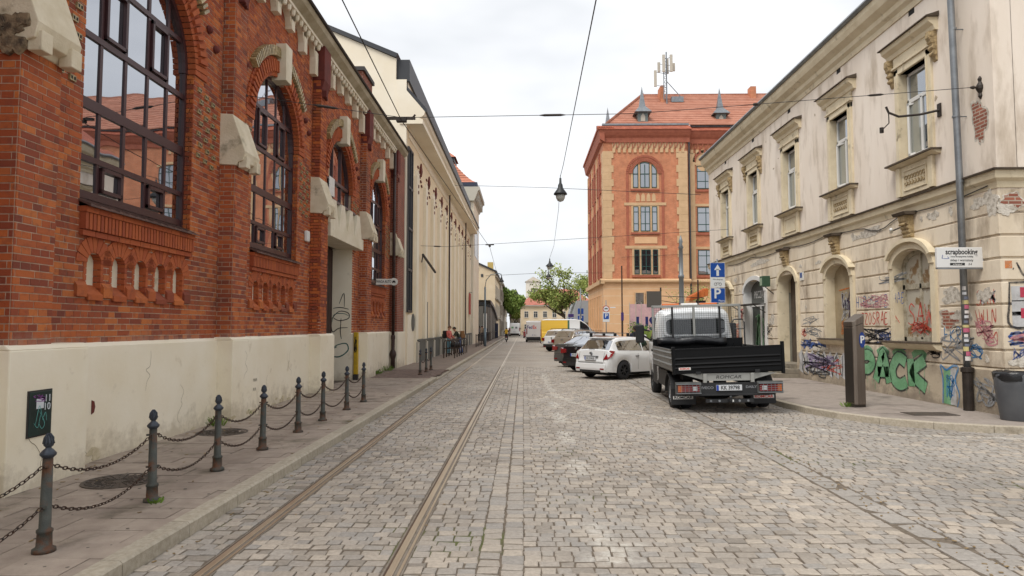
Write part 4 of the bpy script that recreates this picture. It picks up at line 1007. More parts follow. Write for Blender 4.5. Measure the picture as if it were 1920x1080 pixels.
# shop door
a, b, s, sp, r = OPN[3]
M_shop = mat('shop_door_paint', '4d5450', .6, col2='2f3432', scale=4, coords='pos')
dr = MB().box(R + .25, R + .3, a, b, .1, 2.75).build('shop_door', M_shop, house, world=True)
f = MB()
for q in ((a, a + .1, .12, 3.3), (b - .1, b, .12, 3.3), ((a + b) / 2 - .05, (a + b) / 2 + .05, .12, 2.7), (a, b, 2.68, 2.8)): f.box(R + .2, R + .26, *q)
link('door_frame', f.mesh('door_frame', M_wfr), dr)
MB().box(R + .22, R + .3, a - .1, b + .1, 2.8, 3.85).build('sign_board', mat('grey_signboard', '5d605c', .7), house, world=True)
text('lettering', 'PIECZĄTKI', .42, M_white, house, (R + .214, (a + b) / 2, 3.15), FACE_W, sx=.75, world=True)
m = MB()
m.box(R - .6, R, a - .15, b + .15, 2.72, 2.75)
for y in (a - .1, b + .1): m.bar((R - .55, y, 2.72), (R, y, 2.35), .03)
m.build('door_canopy', M_gutter, house, world=True)
# exposed brick and torn render
M_exb = brickmat('exposed_brick', '9a5c48', '7e4a3a', 'a89a8a')
M_wpatch = mat('bare_white_render', 'cdc6ba', .9, col2='a59c8e', scale=10, lo=.45, hi=.6, bump=.8, bscale=30, coords='pos')
def patch(cy, cz, ry, rz, mt, seed, x=R - .012, side=False, name='torn_render'):
    rg_ = random.Random(seed); n = 40; ph = [rg_.uniform(0, 6.3) for _ in range(6)]
    fr = lambda a: .82 + .14 * math.sin(2 * a + ph[0]) + .12 * math.sin(3 * a + ph[1]) + .09 * math.sin(5 * a + ph[2]) + .06 * math.sin(9 * a + ph[3]) + rg_.uniform(-.05, .05)
    pts = []
    for i in range(n): a = 2 * PI * i / n; f = fr(a); pts.append((cy + ry * math.cos(a) * f, cz + rz * math.sin(a) * f))
    if name == 'exposed_brick':   # pale broken edge of the render round the hole
        rim = [(cy + (p[0] - cy) * 1.22, cz + (p[1] - cz) * 1.14) for p in pts]
        MB().prism(rim, 'y' if side else 'x', x - .002, x + .02).build('render_edge', M_wpatch, house, world=True, fix=True)
    m = MB().prism(pts, 'y' if side else 'x', x - .004, x + .02)
    m.build(name, mt, house, world=True, fix=True)
patch(13.72, 6.1, .22, .55, M_exb, 1, x=R - .012, name='exposed_brick'); patch(13.45, 4.35, .25, .3, M_wpatch, 2, x=R - .037)
patch(R + .25, 4.35, .22, .2, M_exb, 3, x=YC - .038, side=True, name='exposed_brick'); patch(R + .12, 4.18, .2, .16, M_wpatch, 4, x=YC - .042, side=True)
patch(14.8, 2.55, .42, .2, M_wpatch, 5, x=R - .037); patch(14.9, 2.02, .38, .2, M_exb, 6, x=R - .037, name='exposed_brick'); patch(14.55, 2.1, .3, .14, M_wpatch, 16, x=R - .039)
patch(13.75, 2.5, .25, .18, M_wpatch, 7, x=R - .037); patch(28.9, 1.95, .3, .3, M_wpatch, 8, x=R - .037); patch(25.4, 2.1, .3, .25, M_wpatch, 9, x=R - .037)
patch(18.2, 4.4, .9, .14, M_wpatch, 10, x=R - .038); patch(26.6, 4.4, 1.2, .13, M_wpatch, 11, x=R - .038); patch(18.6, 1.17, .35, .12, M_wpatch, 12, x=R - .037); patch(21.5, 1.17, .6, .12, M_wpatch, 13, x=R - .037)
patch(R + .35, 1.17, .3, .14, M_wpatch, 14, x=YC - .038, side=True)
rg_ = random.Random(77)
for k in range(46):                                        # small flakes and scars in the render
    y, z = rg_.uniform(13.5, 33), rg_.choice((1.2, 1.6, 2.06, 2.5, 2.95, 3.4, 3.9, 4.4)); 
    if any(a - .4 < y < b + .4 and z < 4 for a, b, *_ in OPN): continue
    patch(y, z, rg_.uniform(.05, .28), rg_.uniform(.04, .14), M_wpatch, 100 + k, x=R - .0385, name='flaked_render')
for k in range(14): patch(rg_.uniform(13.6, 33), rg_.uniform(5.3, 9.2), rg_.uniform(.02, .08), rg_.uniform(.02, .07), M_plr, 200 + k, x=R - .0125, name='flaked_render')
# ---------------------------------------------------------------- graffiti
GLY = {'A': [[(0, 0), (.3, 1), (.42, 1), (.62, 0)], [(.1, .38), (.62, .42)]], 'C': [[(.6, .85), (.3, 1), (.05, .6), (.1, .15), (.35, 0), (.62, .15)]], 'K': [[(.05, 1), (.08, 0)], [(.6, 1), (.12, .5), (.62, 0)]],
       'P': [[(.08, 0), (.05, 1)], [(.02, .95), (.45, 1), (.6, .72), (.4, .45), (.08, .45)]], 'F': [[(.1, 0), (.05, 1), (.6, 1.02)], [(.07, .55), (.45, .58)]], 'R': [[(.08, 0), (.05, 1), (.5, .95), (.5, .55), (.1, .5), (.6, 0)]],
       'S': [[(.6, .9), (.3, 1), (.1, .75), (.5, .45), (.5, .1), (.2, 0), (0, .12)]], 'N': [[(.05, 0), (.08, 1), (.5, 0), (.55, 1)]], 'W': [[(0, 1), (.15, 0), (.32, .7), (.5, 0), (.65, 1)]], 'I': [[(.3, 1), (.28, 0)]],
       'H': [[(.05, 1), (.08, 0)], [(.55, 1), (.5, 0)], [(.05, .5), (.55, .52)]], 'O': [[(.3, 1), (.05, .6), (.2, 0), (.5, .2), (.55, .7), (.3, 1)]], 'E': [[(.6, 1), (.1, .95), (.05, 0), (.6, .02)], [(.1, .5), (.5, .52)]], 'T': [[(0, 1), (.65, .97)], [(.33, 1), (.3, 0)]],
       'U': [[(.05, 1), (.05, .2), (.3, 0), (.55, .2), (.58, 1)]], 'V': [[(0, 1), (.3, 0), (.65, 1.1)]], 'Z': [[(0, 1), (.6, .95), (.05, .05), (.65, 0)]], 'M': [[(0, 0), (.1, 1), (.3, .4), (.5, 1), (.62, 0)]], 'L': [[(.1, 1), (.05, 0), (.6, .05)]],
       '6': [[(.5, 1), (.1, .6), (.05, .2), (.3, 0), (.55, .2), (.35, .48), (.08, .3)]], '3': [[(.05, .9), (.4, 1), (.5, .75), (.2, .52), (.55, .35), (.4, .02), (.02, .1)]], '8': [[(.3, .5), (.05, .75), (.3, 1), (.55, .75), (.3, .5), (.02, .2), (.3, 0), (.58, .22), (.3, .5)]],
       '9': [[(.5, .7), (.25, .5), (.05, .75), (.3, 1), (.52, .75), (.4, 0)]], ' ': []}
def tagtext(mb, s, u0, v0, h, wd, lw, to3, seed=1, jit=.05, swash=True):
    rg_ = random.Random(seed); u = u0
    for ch in s:
        for st_ in GLY.get(ch, []):
            stroke(mb, [(u + (p[0] + rg_.uniform(-jit, jit)) * wd, v0 + (p[1] + rg_.uniform(-jit, jit)) * h) for p in st_], lw, to3)
        u += wd * rg_.uniform(.7, .85)
def wallmap(Yr, off=.0): return lambda p: (R - .038 - off, Yr - p[0], p[1])
def plinthmap(Yr, off=.0): return lambda p: (R - .083 - off, Yr - p[0], p[1])
def sidemap(off=0.0): return lambda p: (R + p[0], YC - .038 - off, p[1])
def fade(m, lo=.3, hi=.62, mn=.25):   # uneven coverage of old spray paint
    nt = m.node_tree; B = nt.nodes['Principled BSDF']; g = nt.nodes.new('ShaderNodeNewGeometry'); n = N(nt, 'ShaderNodeTexNoise', _Scale=7.0, _Detail=8.0, _Roughness=.7)
    nt.links.new(g.outputs['Position'], n.inputs['Vector']); r = N(nt, 'ShaderNodeMapRange'); nt.links.new(n.outputs['Fac'], r.inputs[0]); r.inputs[1].default_value = lo; r.inputs[2].default_value = hi; r.inputs[3].default_value = mn
    nt.links.new(r.outputs[0], B.inputs['Alpha']); return m
def spray(n, h): return fade(mat(n, h, .75, col2=h, bump=.1))
M_sblue = spray('blue_spray', '3c5a9a'); M_sred = spray('red_spray', 'c23a2a'); M_sgreen = mat('green_spray', '5f9468', .75, col2='7fae86', scale=2.5, coords='pos'); M_sblk = spray('black_spray', '26262a')
M_swht = mat('white_spray', 'c3c3c4', .75, col2='a9a8a6', scale=3, coords='pos'); M_scyan = spray('light_blue_spray', '2f7fb8'); M_sdkg = spray('dark_outline_spray', '2f3a36'); M_smag = mat('crimson_spray', 'a5283c', .7, col2='b8425a', scale=4, coords='pos')
M_spurp = spray('dark_purple_spray', '3a3048'); M_sor = spray('orange_spray', 'cf7a3c'); M_sgry = spray('silver_spray', '8f9296')
[fade(q, .25, .5, .55) for q in (M_sgreen, M_swht)]
def graf(label, Yc, z):
    return thing('graffiti', label, 'graffiti', (R, Yc, z), group='graffiti on the plaster house')
def gbuild(t, m, mt, name='paint'):
    q = POS[t.name]; o = m.build(name, mt, t, world=True); return o
# big green letters
t = graf('large green PACK letters outlined in black on the plinth', 17.3, .7)
g1_, g2_ = MB(), MB(); seedr = random.Random(4)
for k, ch in enumerate('PACK'):
    for st_ in GLY[ch]:
        pts = [(k * .78 + p[0] * 1.05, .42 + p[1] * .66) for p in st_]
        for mm_, ww, oo in ((g1_, .36, .004), (g2_, .27, .007)):
            stroke(mm_, pts, ww, (lambda oo: lambda p: (R - .083 - oo, 18.75 - p[0], p[1]))(oo), taper=False)
gbuild(t, g1_, M_sdkg, 'outline'); gbuild(t, g2_, M_sgreen, 'fill')
m = MB(); [stroke(m, [(a_, 1.16), (a_ + .3, 1.27), (a_ + .55, 1.15)], .16, (lambda p: (R - .042, 18.75 - p[0], p[1])), taper=False) for a_ in (.0, .8, 1.55, 2.4)]; gbuild(t, m, M_sgreen, 'upper_fill')
t = graf('white letters with black and red lines on the plinth by the door steps', 21.3, .7)
m = MB(); 
for k in range(8): stroke(m, [(k * .42, .35), (k * .42 + .1, .75), (k * .42 - .05, 1.0)], .34, plinthmap(22.75, .004), False)
gbuild(t, m, M_swht, 'fill')
m = MB(); tagtext(m, 'NOTWN', .05, .38, .6, .8, .05, plinthmap(22.7, .008), 3); gbuild(t, m, M_sblk, 'outline')
m = MB(); scrawl(m, 1.0, .4, 2.0, .5, 4, .03, plinthmap(22.7, .011), 9); gbuild(t, m, M_sred, 'red_lines')
t = graf('blue tag on the wall band between boarded niche and arched window', 18.2, 2.5)
m = MB(); tagtext(m, 'HIROSHIZ', .0, 2.38, .3, .26, .028, wallmap(19.0), 5); tagtext(m, 'OHAE', 1.35, 2.45, .24, .2, .03, wallmap(18.6), 6); gbuild(t, m, M_sblue)
t = graf('red tag on the wall band under the blue tag', 18.2, 2.05)
m = MB(); tagtext(m, 'NEZOSRAE', .0, 1.92, .3, .25, .035, wallmap(18.9), 7); stroke(m, [(1.65, 1.95), (1.75, 2.5), (1.8, 2.2), (2.05, 1.95)], .05, wallmap(18.9)); gbuild(t, m, M_sred)
t = graf('black and blue scribbles just above the plinth right of the parking meter', 18.2, 1.6)
m = MB(); tagtext(m, 'OVERK', .0, 1.5, .26, .2, .025, wallmap(18.9), 8); gbuild(t, m, M_sblk)
m = MB(); scrawl(m, .8, 1.42, .9, .36, 9, .03, wallmap(18.9), 11); scrawl(m, 1.6, 1.2, .7, .3, 4, .03, wallmap(18.9), 12); gbuild(t, m, M_sblue, 'blue_scribble')
t = graf('bright blue FKRO tag left of the drainpipe', 14.8, 1.65)
m = MB(); tagtext(m, 'FKRO', .0, 1.52, .3, .26, .035, wallmap(15.1), 13); gbuild(t, m, M_scyan)
t = graf('blue and white figure with green fill on the plinth left of the drainpipe', 14.9, .6)
m = MB(); stroke(m, [(.25, .15), (.28, .9)], .34, plinthmap(15.2, .004), False); gbuild(t, m, M_sgreen, 'fill')
m = MB(); stroke(m, [(.42, .15), (.45, .95)], .2, plinthmap(15.2, .006), False); gbuild(t, m, M_swht, 'white_fill')
m = MB(); stroke(m, [(.05, .15), (.08, .7), (.0, 1.0), (.2, .9), (.45, 1.0), (.62, .97), (.5, .7), (.62, .4), (.55, .12)], .05, plinthmap(15.2, .009)); scrawl(m, .2, .2, .3, .6, 6, .025, plinthmap(15.2, .009), 15); gbuild(t, m, M_scyan, 'outline')
t = graf('red SAN WIN tag right of the drainpipe', 13.7, 2.1)
m = MB(); tagtext(m, 'SAN', .05, 2.3, .3, .24, .03, wallmap(14.05), 17); tagtext(m, 'WIN', .12, 1.93, .28, .22, .03, wallmap(14.05), 18); stroke(m, [(.0, 2.2), (.15, 1.8), (.45, 1.62), (.6, 1.75), (.62, 1.5)], .03, wallmap(14.05)); gbuild(t, m, M_sred)
t = graf('blurred white and silver scribble above the red tag', 13.8, 2.5)
m = MB(); scrawl(m, .1, 2.32, .5, .3, 6, .04, wallmap(14.0), 19); gbuild(t, m, M_swht)
t = graf('crimson and white block piece with black outline on the side wall', 13.3, 2.0); t.location = (R + .4, YC, 2.0); POS[t.name] = (R + .4, YC, 2.0)
m = MB(); [stroke(m, [(.15, z), (1.6, z + .03)], .3, sidemap(.002), False) for z in (2.0, 2.22, 2.5)]; gbuild(t, m, M_swht, 'ground_fill')
m = MB(); [stroke(m, [(.32, z), (1.4, z)], .2, sidemap(.005), False) for z in (2.12, 2.53)]; gbuild(t, m, M_smag, 'fill')
m = MB(); stroke(m, [(.12, 2.72), (.1, 2.3), (.12, 1.86), (.8, 1.84), (1.7, 1.86)], .05, sidemap(.008)); stroke(m, [(.1, 2.72), (.9, 2.74), (1.7, 2.72)], .05, sidemap(.008)); gbuild(t, m, M_sblk, 'outline')
t = graf('black dripping V mark beside an orange square on the side wall', 13.3, 2.95); t.location = (R + .4, YC, 2.95); POS[t.name] = (R + .4, YC, 2.95)
m = MB(); stroke(m, [(.28, 3.12), (.42, 2.86), (.5, 3.14)], .05, sidemap(.002)); stroke(m, [(.2, 3.0), (.22, 2.99)], .05, sidemap(.002)); gbuild(t, m, M_sblk)
m = MB(); stroke(m, [(.05, 3.08), (.19, 3.08)], .15, sidemap(.002), False); gbuild(t, m, M_sor, 'orange_square')
t = graf('blue scribble low on the side wall above the bin', 13.3, 1.3); t.location = (R + .4, YC, 1.3); POS[t.name] = (R + .4, YC, 1.3)
m = MB(); scrawl(m, .1, 1.1, .5, .35, 8, .03, sidemap(.002), 23); gbuild(t, m, M_sblue)
t = graf('dark purple creature with yellow eye sprayed on the boarded niche', 20.0, 2.4)
mp_ = lambda o_: (lambda p: (R + .196 - o_, 20.6 - p[0], p[1]))
m = MB(); stroke(m, [(.3, 2.9), (.35, 2.6), (.5, 2.5), (.7, 2.7), (.8, 3.0)], .12, mp_(.0)); stroke(m, [(.3, 2.55), (.6, 2.5), (.85, 2.45)], .3, mp_(.001)); stroke(m, [(.85, 2.5), (.75, 2.1), (.55, 1.8), (.7, 1.6)], .22, mp_(.002)); gbuild(t, m, M_spurp, 'body')
m = MB(); scrawl(m, .2, 2.0, .5, .9, 5, .03, mp_(.004), 29); gbuild(t, m, M_swht, 'white_lines')
m = MB(); scrawl(m, .15, 1.6, .5, .5, 4, .04, mp_(.004), 31); stroke(m, [(.1, 2.95), (.8, 3.0)], .05, mp_(.003)); gbuild(t, m, M_sor, 'orange_lines')
t = graf('red tag sprayed across the arched window glass', 16.2, 2.0)
mq = lambda p: (R + .15, 16.9 - p[0], p[1])
m = MB(); tagtext(m, 'SAW', .1, 1.9, .5, .45, .05, mq, 37); scrawl(m, .15, 1.65, 1.0, .35, 5, .04, mq, 41); gbuild(t, m, M_sred)
t = graf('tall black 6389 scrawl on the grey wall of the doorway', 24.0, 1.8)
m9 = lambda p: (R + .3 + p[0], 24.615, p[1])
m = MB()
for k, ch in enumerate('6389'): tagtext(m, ch, .12, 2.35 - k * .42, .38, .7, .05, m9, 43 + k)
gbuild(t, m, M_sblk)
t = graf('faded mixed scribbles between the doorway and the boarded niche', 21.9, 1.9)
m = MB(); scrawl(m, .0, 1.5, 1.5, .35, 7, .025, wallmap(22.7), 47); scrawl(m, .0, 1.9, 1.4, .3, 4, .02, wallmap(22.7), 48); gbuild(t, m, M_sgry)
m = MB(); scrawl(m, .0, 1.5, .5, .3, 4, .04, wallmap(22.85), 49); gbuild(t, m, M_sred, 'red_paint')
m = MB(); scrawl(m, .2, 1.12, 1.6, .22, 7, .045, wallmap(22.7), 50); gbuild(t, m, M_sblue, 'blue_paint')
t = graf('green and pink scrawl on the shop door', 27.2, 1.4)
md = lambda p: (R + .246, 28.3 - p[0], p[1])
m = MB(); scrawl(m, .2, .4, 1.0, 2.0, 8, .08, md, 53); gbuild(t, m, M_sgreen); m = MB(); scrawl(m, 1.2, .4, .9, 2.0, 6, .06, md, 54); gbuild(t, m, M_swht, 'white_paint')
# ---------------------------------------------------------------- things on the house wall
M_castb = mat('dark_cast_iron', '3a322c', .6, .3, col2='2a2420', scale=6, coords='pos')
t = thing('drainpipe', 'silver galvanised drainpipe covered in stickers, with a cast iron foot', 'drainpipe', (R - .2, 14.12, 0))
pm = MB().tube([(0, 0, 1.0), (-.01, 0, 5.2), (-.06, .0, 9.8), (-.2, 0, 10.3)], .068, 16).build('pipe', M_steel, t, smooth=True)
MB().lathe([(.1, .12), (.1, .9), (.125, .92), (.125, 1.0), (.08, 1.02)], n=16).build('pipe_foot', M_castb, t, smooth=False)
m = MB()
for z in (1.6, 4.9, 6.3, 8.2): m.lathe([(.076, z), (.076, z + .04)], (-.0 - (.03 if z > 6 else 0), 0, 0), 14).bar((0, 0, z + .02), (.2, 0, z + .02), .02)
m.build('pipe_clamps', M_steel, t)
rg_ = random.Random(5)
for k in range(16):
    z = 1.15 + k * .098; a0 = PI + rg_.uniform(.0, .9); da = rg_.uniform(1.0, 2.2); h_ = rg_.uniform(.05, .095)
    cm = MATS.get('stk%d' % (k % 5)) or mat('stk%d' % (k % 5), ['d8d4d0', 'b8607a', 'c4b880', '6a7080', 'c9ccd0'][k % 5], .6)
    m = MB().grid([[(.0705 * math.cos(a0 + da * i / 6), .0705 * math.sin(a0 + da * i / 6), zz) for i in range(7)] for zz in (z, z + h_)])
    m.build('sticker', cm, t)
t = thing('shop_sign', 'white box sign reading scrapbooking on arms from the wall', 'sign', (R - .5, 13.8, 3.27))
MB().box(-.46, .49, -.035, .035, -.21, .21).build('box', mat('white_sign_face', 'd6d6d4', .4), t, bevel=.012)
MB().box(-.455, .485, -.036, .036, -.235, -.212).box(.0, .5, .0, .03, .16, .19).build('frame', M_steel, t)
text('lettering', 'scrapbooking', .155, M_ink, t, (.04, -.0365, .115), FACE_S, sx=.78, bold=.003)
text('lettering', 'i inne kreatywne hobby', .05, M_ink, t, (.04, -.0365, .02), FACE_S, sx=1.0)
text('lettering', 'sklep i warsztaty', .07, M_ink, t, (.04, -.0365, -.055), FACE_S, sx=1.0)
MB().box(-.2, .1, -.0385, -.0366, -.16, -.11).build('name_strip', M_ink, t); text('lettering', 'artlynge.pl', .045, M_white, t, (-.05, -.039, -.137), FACE_S); text('lettering', '3.4', .06, M_ink, t, (.2, -.0365, -.137), FACE_S, shear=.3)
m = MB(); b3 = lambda p: (p[0], -.0367, p[1]); stroke(m, [(-.36, -.02), (-.22, -.02), (-.25, .02)], .014, b3); stroke(m, [(-.36, -.02), (-.34, .06)], .018, b3); m.build('scissors_symbol', M_sblue, t)
m = MB()
for z in (.12, -.14): m.bar((.48, 0, z), (.66, .0, z - .0), .025).bar((.66, -.0, z), (.75, .06, z + .03), .02)
m.build('wall_arms', M_castb, t)
t = thing('house_plate', 'white street plate with blue letters at the corner of the plaster house', 'plate', (R + .62, YC - .06, 3.85))
MB().box(-.17, .3, -.01, .01, -.11, .11).build('plate', M_enam, t, bevel=.005); text('lettering', 'BOCHEŃSKA', .1, M_sblue, t, (.08, -.012, -.02), FACE_S, sx=.7)
t = thing('street_plate', 'small white and blue number plate beside the arched doorway', 'plate', (R - .05, 22.6, 3.55))
MB().box(-.01, .01, -.16, .16, -.14, .14).build('plate', M_enam, t); MB().box(-.012, -.0105, -.05, .12, -.05, .12).build('blue_field', M_sblue, t)
t = thing('security_camera', 'white security camera fixed beside the bracket over the arched window', 'camera', (R - .3, 16.62, 4.22))
MB().lathe([(.035, -.14), (.04, -.12), (.04, .06), (.03, .08)], n=12, ax='y').build('housing', M_white, t, smooth=True); MB().bar((0, .05, .02), (.28, -.05, .1), .025).build('arm', M_castb, t)
t.rotation_euler = (rad(-15), 0, rad(-30))
t = thing('lantern_box', 'small green box lantern above the doorway left side', 'lantern', (R - .35, 25.2, 3.55))
MB().box(-.15, .15, -.16, .16, -.2, .2).build('case', mat('green_box_paint', '33503c', .5), t, bevel=.02); MB().box(-.156, -.151, -.11, .11, -.15, .12).build('window_pane', mat('pale_green_pane', '8aa08a', .3), t); MB().bar((0, 0, -.2), (.35, 0, -.5), .03).build('bracket', M_castb, t)  # pane has a plain pale green colour
def anchor(loc, sgn, label):
    t = thing('wall_anchor', label, 'anchor', loc)
    MB().lathe([(.01, -.24), (.045, -.18), (.03, -.12), (.08, -.03), (.08, .03), (.03, .12), (.045, .18), (.01, .24)], n=10).build('rosette', M_castb, t)
    MB().lathe([(.03, 0), (.025, .12), (.04, .14), (.02, .2)], n=8, ax='x').build('hook', M_castb, t); t.scale = (sgn, 1, 1); return t
anchor((R - .02, 13.65, 6.78), -1, 'black iron wire anchor on the plaster house near its corner')
anchor((W + .02, 12.75, 6.38), 1, 'black iron wire anchor on the brick hall above the second buttress')
t = thing('broken_bracket', 'bent iron arm sticking out in front of the upper window of the plaster house', 'bracket', (R - .02, 15.0, 6.75))
MB().tube([(0, 0, 0), (-.35, .15, -.05), (-.75, .3, -.05), (-.95, .35, .06), (-1.0, .36, .2)], .028, 8).build('arm', M_castb, t); MB().box(-.02, .02, -.06, .06, -.15, .15).build('plate', M_castb, t)
MB().tube([(-.95, .35, .1), (-.7, .8, -.05), (-.5, 1.5, -.02)], .012, 6).lathe([(.05, -.08), (.05, .05)], (-.5, 1.5, -.0), 8).build('wire_stub', M_castb, t)
t = thing('wall_cable', 'black cable sagging along the wall under the string cornice', 'cable', (R - .05, 17, 4.7))
pts = [(0, dy, .0 - .12 * abs(math.sin(dy * .9)) - (.25 if -.5 < dy < 1.5 else 0) * math.sin((dy + .5) / 2 * PI)) for dy in np.arange(-3.5, 14, .35)]
MB().tube([(p[0] - .01, p[1], p[2]) for p in pts], .012, 5).build('cable', M_ink, t)

# more layered tags low on the wall
for (u, z, w_, h_, mt, lb, sd, n_) in ((15.5, 1.15, .5, .3, M_sblk, 'thin black scribble between the green letters and the arched window sill', 61, 5), (17.2, 2.95, 1.6, .25, M_sgry, 'faded grey scribble high between niche and arched window', 62, 5), (29.6, 1.2, 1.0, .8, M_sred, 'red scribble on the wall beyond the shop door', 63, 7),
                                       (25.9, 1.3, 1.1, .7, M_sblk, 'black scribble between shop door and doorway', 64, 7), (14.1, 1.2, .5, .3, M_scyan, 'small light blue scribble behind the drainpipe', 65, 4), (28.9, 1.9, .6, .7, M_smag, 'crimson scribble left of the shop door frame', 66, 6)):
    t = graf(lb, u, z); m = MB(); scrawl(m, 0, z, w_, h_, n_, .03, wallmap(u + w_ / 2, .002 if z > 1.05 else .0), sd); gbuild(t, m, mt)

M_slil = spray('lilac_spray', 'a79ab8'); M_spink = spray('pink_spray', 'c98a90')
for (u, z, w_, h_, n_, lw, mt, lb, sd, pm) in ((22.8, .25, 2.9, .85, 4, .05, M_sblk, 'thick black swirls over the white letters by the door steps', 71, 1), (22.6, .3, 2.6, .7, 4, .09, M_slil, 'lilac strokes over the white letters by the door steps', 72, 1),
      (22.9, 1.1, 1.7, .35, 5, .05, M_sblue, 'thick dark blue strokes just above the plinth by the door steps', 73, 0), (19.1, 1.35, 2.0, .5, 7, .035, M_sblk, 'black lines tangled below the red and blue tags', 74, 0), (18.9, 2.35, 1.7, .35, 6, .03, M_spink, 'faint pink scribble behind the blue tag', 75, 0),
      (15.3, 1.1, 1.2, .7, 6, .04, M_sgry, 'silver scribble left of the drainpipe', 76, 0), (14.1, 1.5, .7, .5, 6, .035, M_spink, 'faint pink scribble under the red tag by the corner', 77, 0), (14.1, .25, .8, .6, 5, .05, M_sgry, 'silver smears on the plinth behind the bin', 78, 1), (29.7, .3, 1.3, .7, 7, .06, M_swht, 'white scribble on the plinth beyond the shop door', 79, 1), (25.9, .3, 1.1, .6, 6, .05, M_sred, 'red scribble on the plinth between shop door and doorway', 80, 1)):
    t = graf(lb, u - w_ / 2, z + h_ / 2); m = MB(); scrawl(m, 0, z, w_, h_, n_, lw, (plinthmap if pm else wallmap)(u, .0125 if pm else .003), sd); gbuild(t, m, mt)
t = graf('blue and pink scribbles spread over the side wall below the block piece', 13.3, 1.7); t.location = (R + .4, YC, 1.7); POS[t.name] = (R + .4, YC, 1.7)
m = MB(); scrawl(m, .05, 1.45, 1.6, .35, 8, .05, sidemap(.003), 81); gbuild(t, m, M_sblue); m = MB(); scrawl(m, .1, 1.5, 1.5, .3, 6, .05, sidemap(.005), 82); gbuild(t, m, M_spink, 'pink_lines')
# drips running down from the big letters
m = MB(); rg_ = random.Random(8)
for k in range(22): u = rg_.uniform(0, 3.1); z = rg_.uniform(.4, 1.0); stroke(m, [(u, z), (u + .004, z - rg_.uniform(.06, .2)), (u, z - .22)], .012, plinthmap(18.75, .0095))
t = graf('thin green drips below the large PACK letters', 17.2, .5); gbuild(t, m, M_sgreen)
# ================================================================ LONG CREAM BUILDING (left, behind the hall)
M_cr = mat('cream_render', 'f0e7d4', .85, col2='e8dcc4', scale=.6, lo=.35, hi=.7, coords='pos'); M_pe = mat('peach_render', 'ecdabb', .85, col2='e4cfac', scale=.7, lo=.35, hi=.7, coords='pos')
M_gr = mat('grey_plinth_panel', '5a5c58', .6, col2='50524e', scale=.8, coords='pos'); M_pilg = mat('pale_grey_pier', 'b9b2a4', .7); M_dg = glass('dark_tall_glass', '14161a', .3)
M_slate = mat('black_sheet_roof', '35373b', .5, .2)
X2, S2, T2 = -5.3, 30.0, 65.6
b2 = thing('long_cream_building', 'long cream rendered building with pale pilasters and deep eaves behind the brick hall', 'building', (X2, S2, 0))
MB().box(-15, X2, S2, T2, 0, 11.05).build('wall', M_pe, b2, world=True)
gw = MB().prism([(-15, 0), (X2, 0), (X2, 13.1), (-5.8, 13.1), (-5.8, 14.1), (-9.0, 15.5), (-15, 17.4)], 'y', S2 - .25, S2 - .01); gw.build('gable_wall', M_cr, b2, world=True)
MB().prism([(-15, 17.4), (-9, 15.5), (-5.8, 14.12), (-5.7, 14.3), (-9, 15.7), (-15, 17.6)], 'y', S2 - .35, T2).build('roof', M_slate, b2, world=True)
MB().box(-5.8, -5.2, S2 - .1, T2, 13.1, 14.1).build('dormer_band', M_slate, b2, world=True)
MB().prism([(X2 - .3, 11.05), (-4.55, 11.05), (-4.55, 11.25), (-4.7, 11.3), (-4.5, 11.45), (-4.45, 11.6), (-5.3, 12.6), (-5.3, 13.1), (X2 - .5, 13.1)], 'y', S2 - .3, T2 + .5).build('eaves', M_cr, b2, world=True)
MB().prism([(-4.45, 11.605), (-4.36, 11.6), (-4.36, 11.72), (-5.25, 12.75), (-5.3, 12.65)], 'y', S2 - .3, T2 + .5).build('eaves_edge', M_slate, b2, world=True)
MB().box(X2 - .1, X2 + .03, 30.35, T2, 10.6, 11.05).box(X2 - .1, X2 + .04, 33.3, T2, 10.5, 10.56).build('top_band', M_cr, b2, world=True)
wn = MB().box(X2 - .05, X2 + .05, 30.0, 31.2, 2.5, 10.1).build('tall_window', M_dg, b2, world=True)
m = MB()
for z in (2.5, 4.4, 6.3, 8.2, 10.0): m.box(X2 + .05, X2 + .1, 29.98, 31.25, z, z + .1)
for y in (30.0, 30.6, 31.15): m.box(X2 + .05, X2 + .1, y, y + .07, 2.5, 10.1)
link('glazing_bars', m.mesh('glazing_bars', M_slate), wn)
MB().box(X2 - .02, X2 + .06, 30.2, 32.4, .12, 2.4).build('entrance_wall', M_cr, b2, world=True)
m = MB().lathe([(.42, .06), (.42, .09)], (X2, 31.6, 2.05), 22, ax='x'); m.build('round_vent', M_gr, b2, world=True)
k = 0; y = 32.0
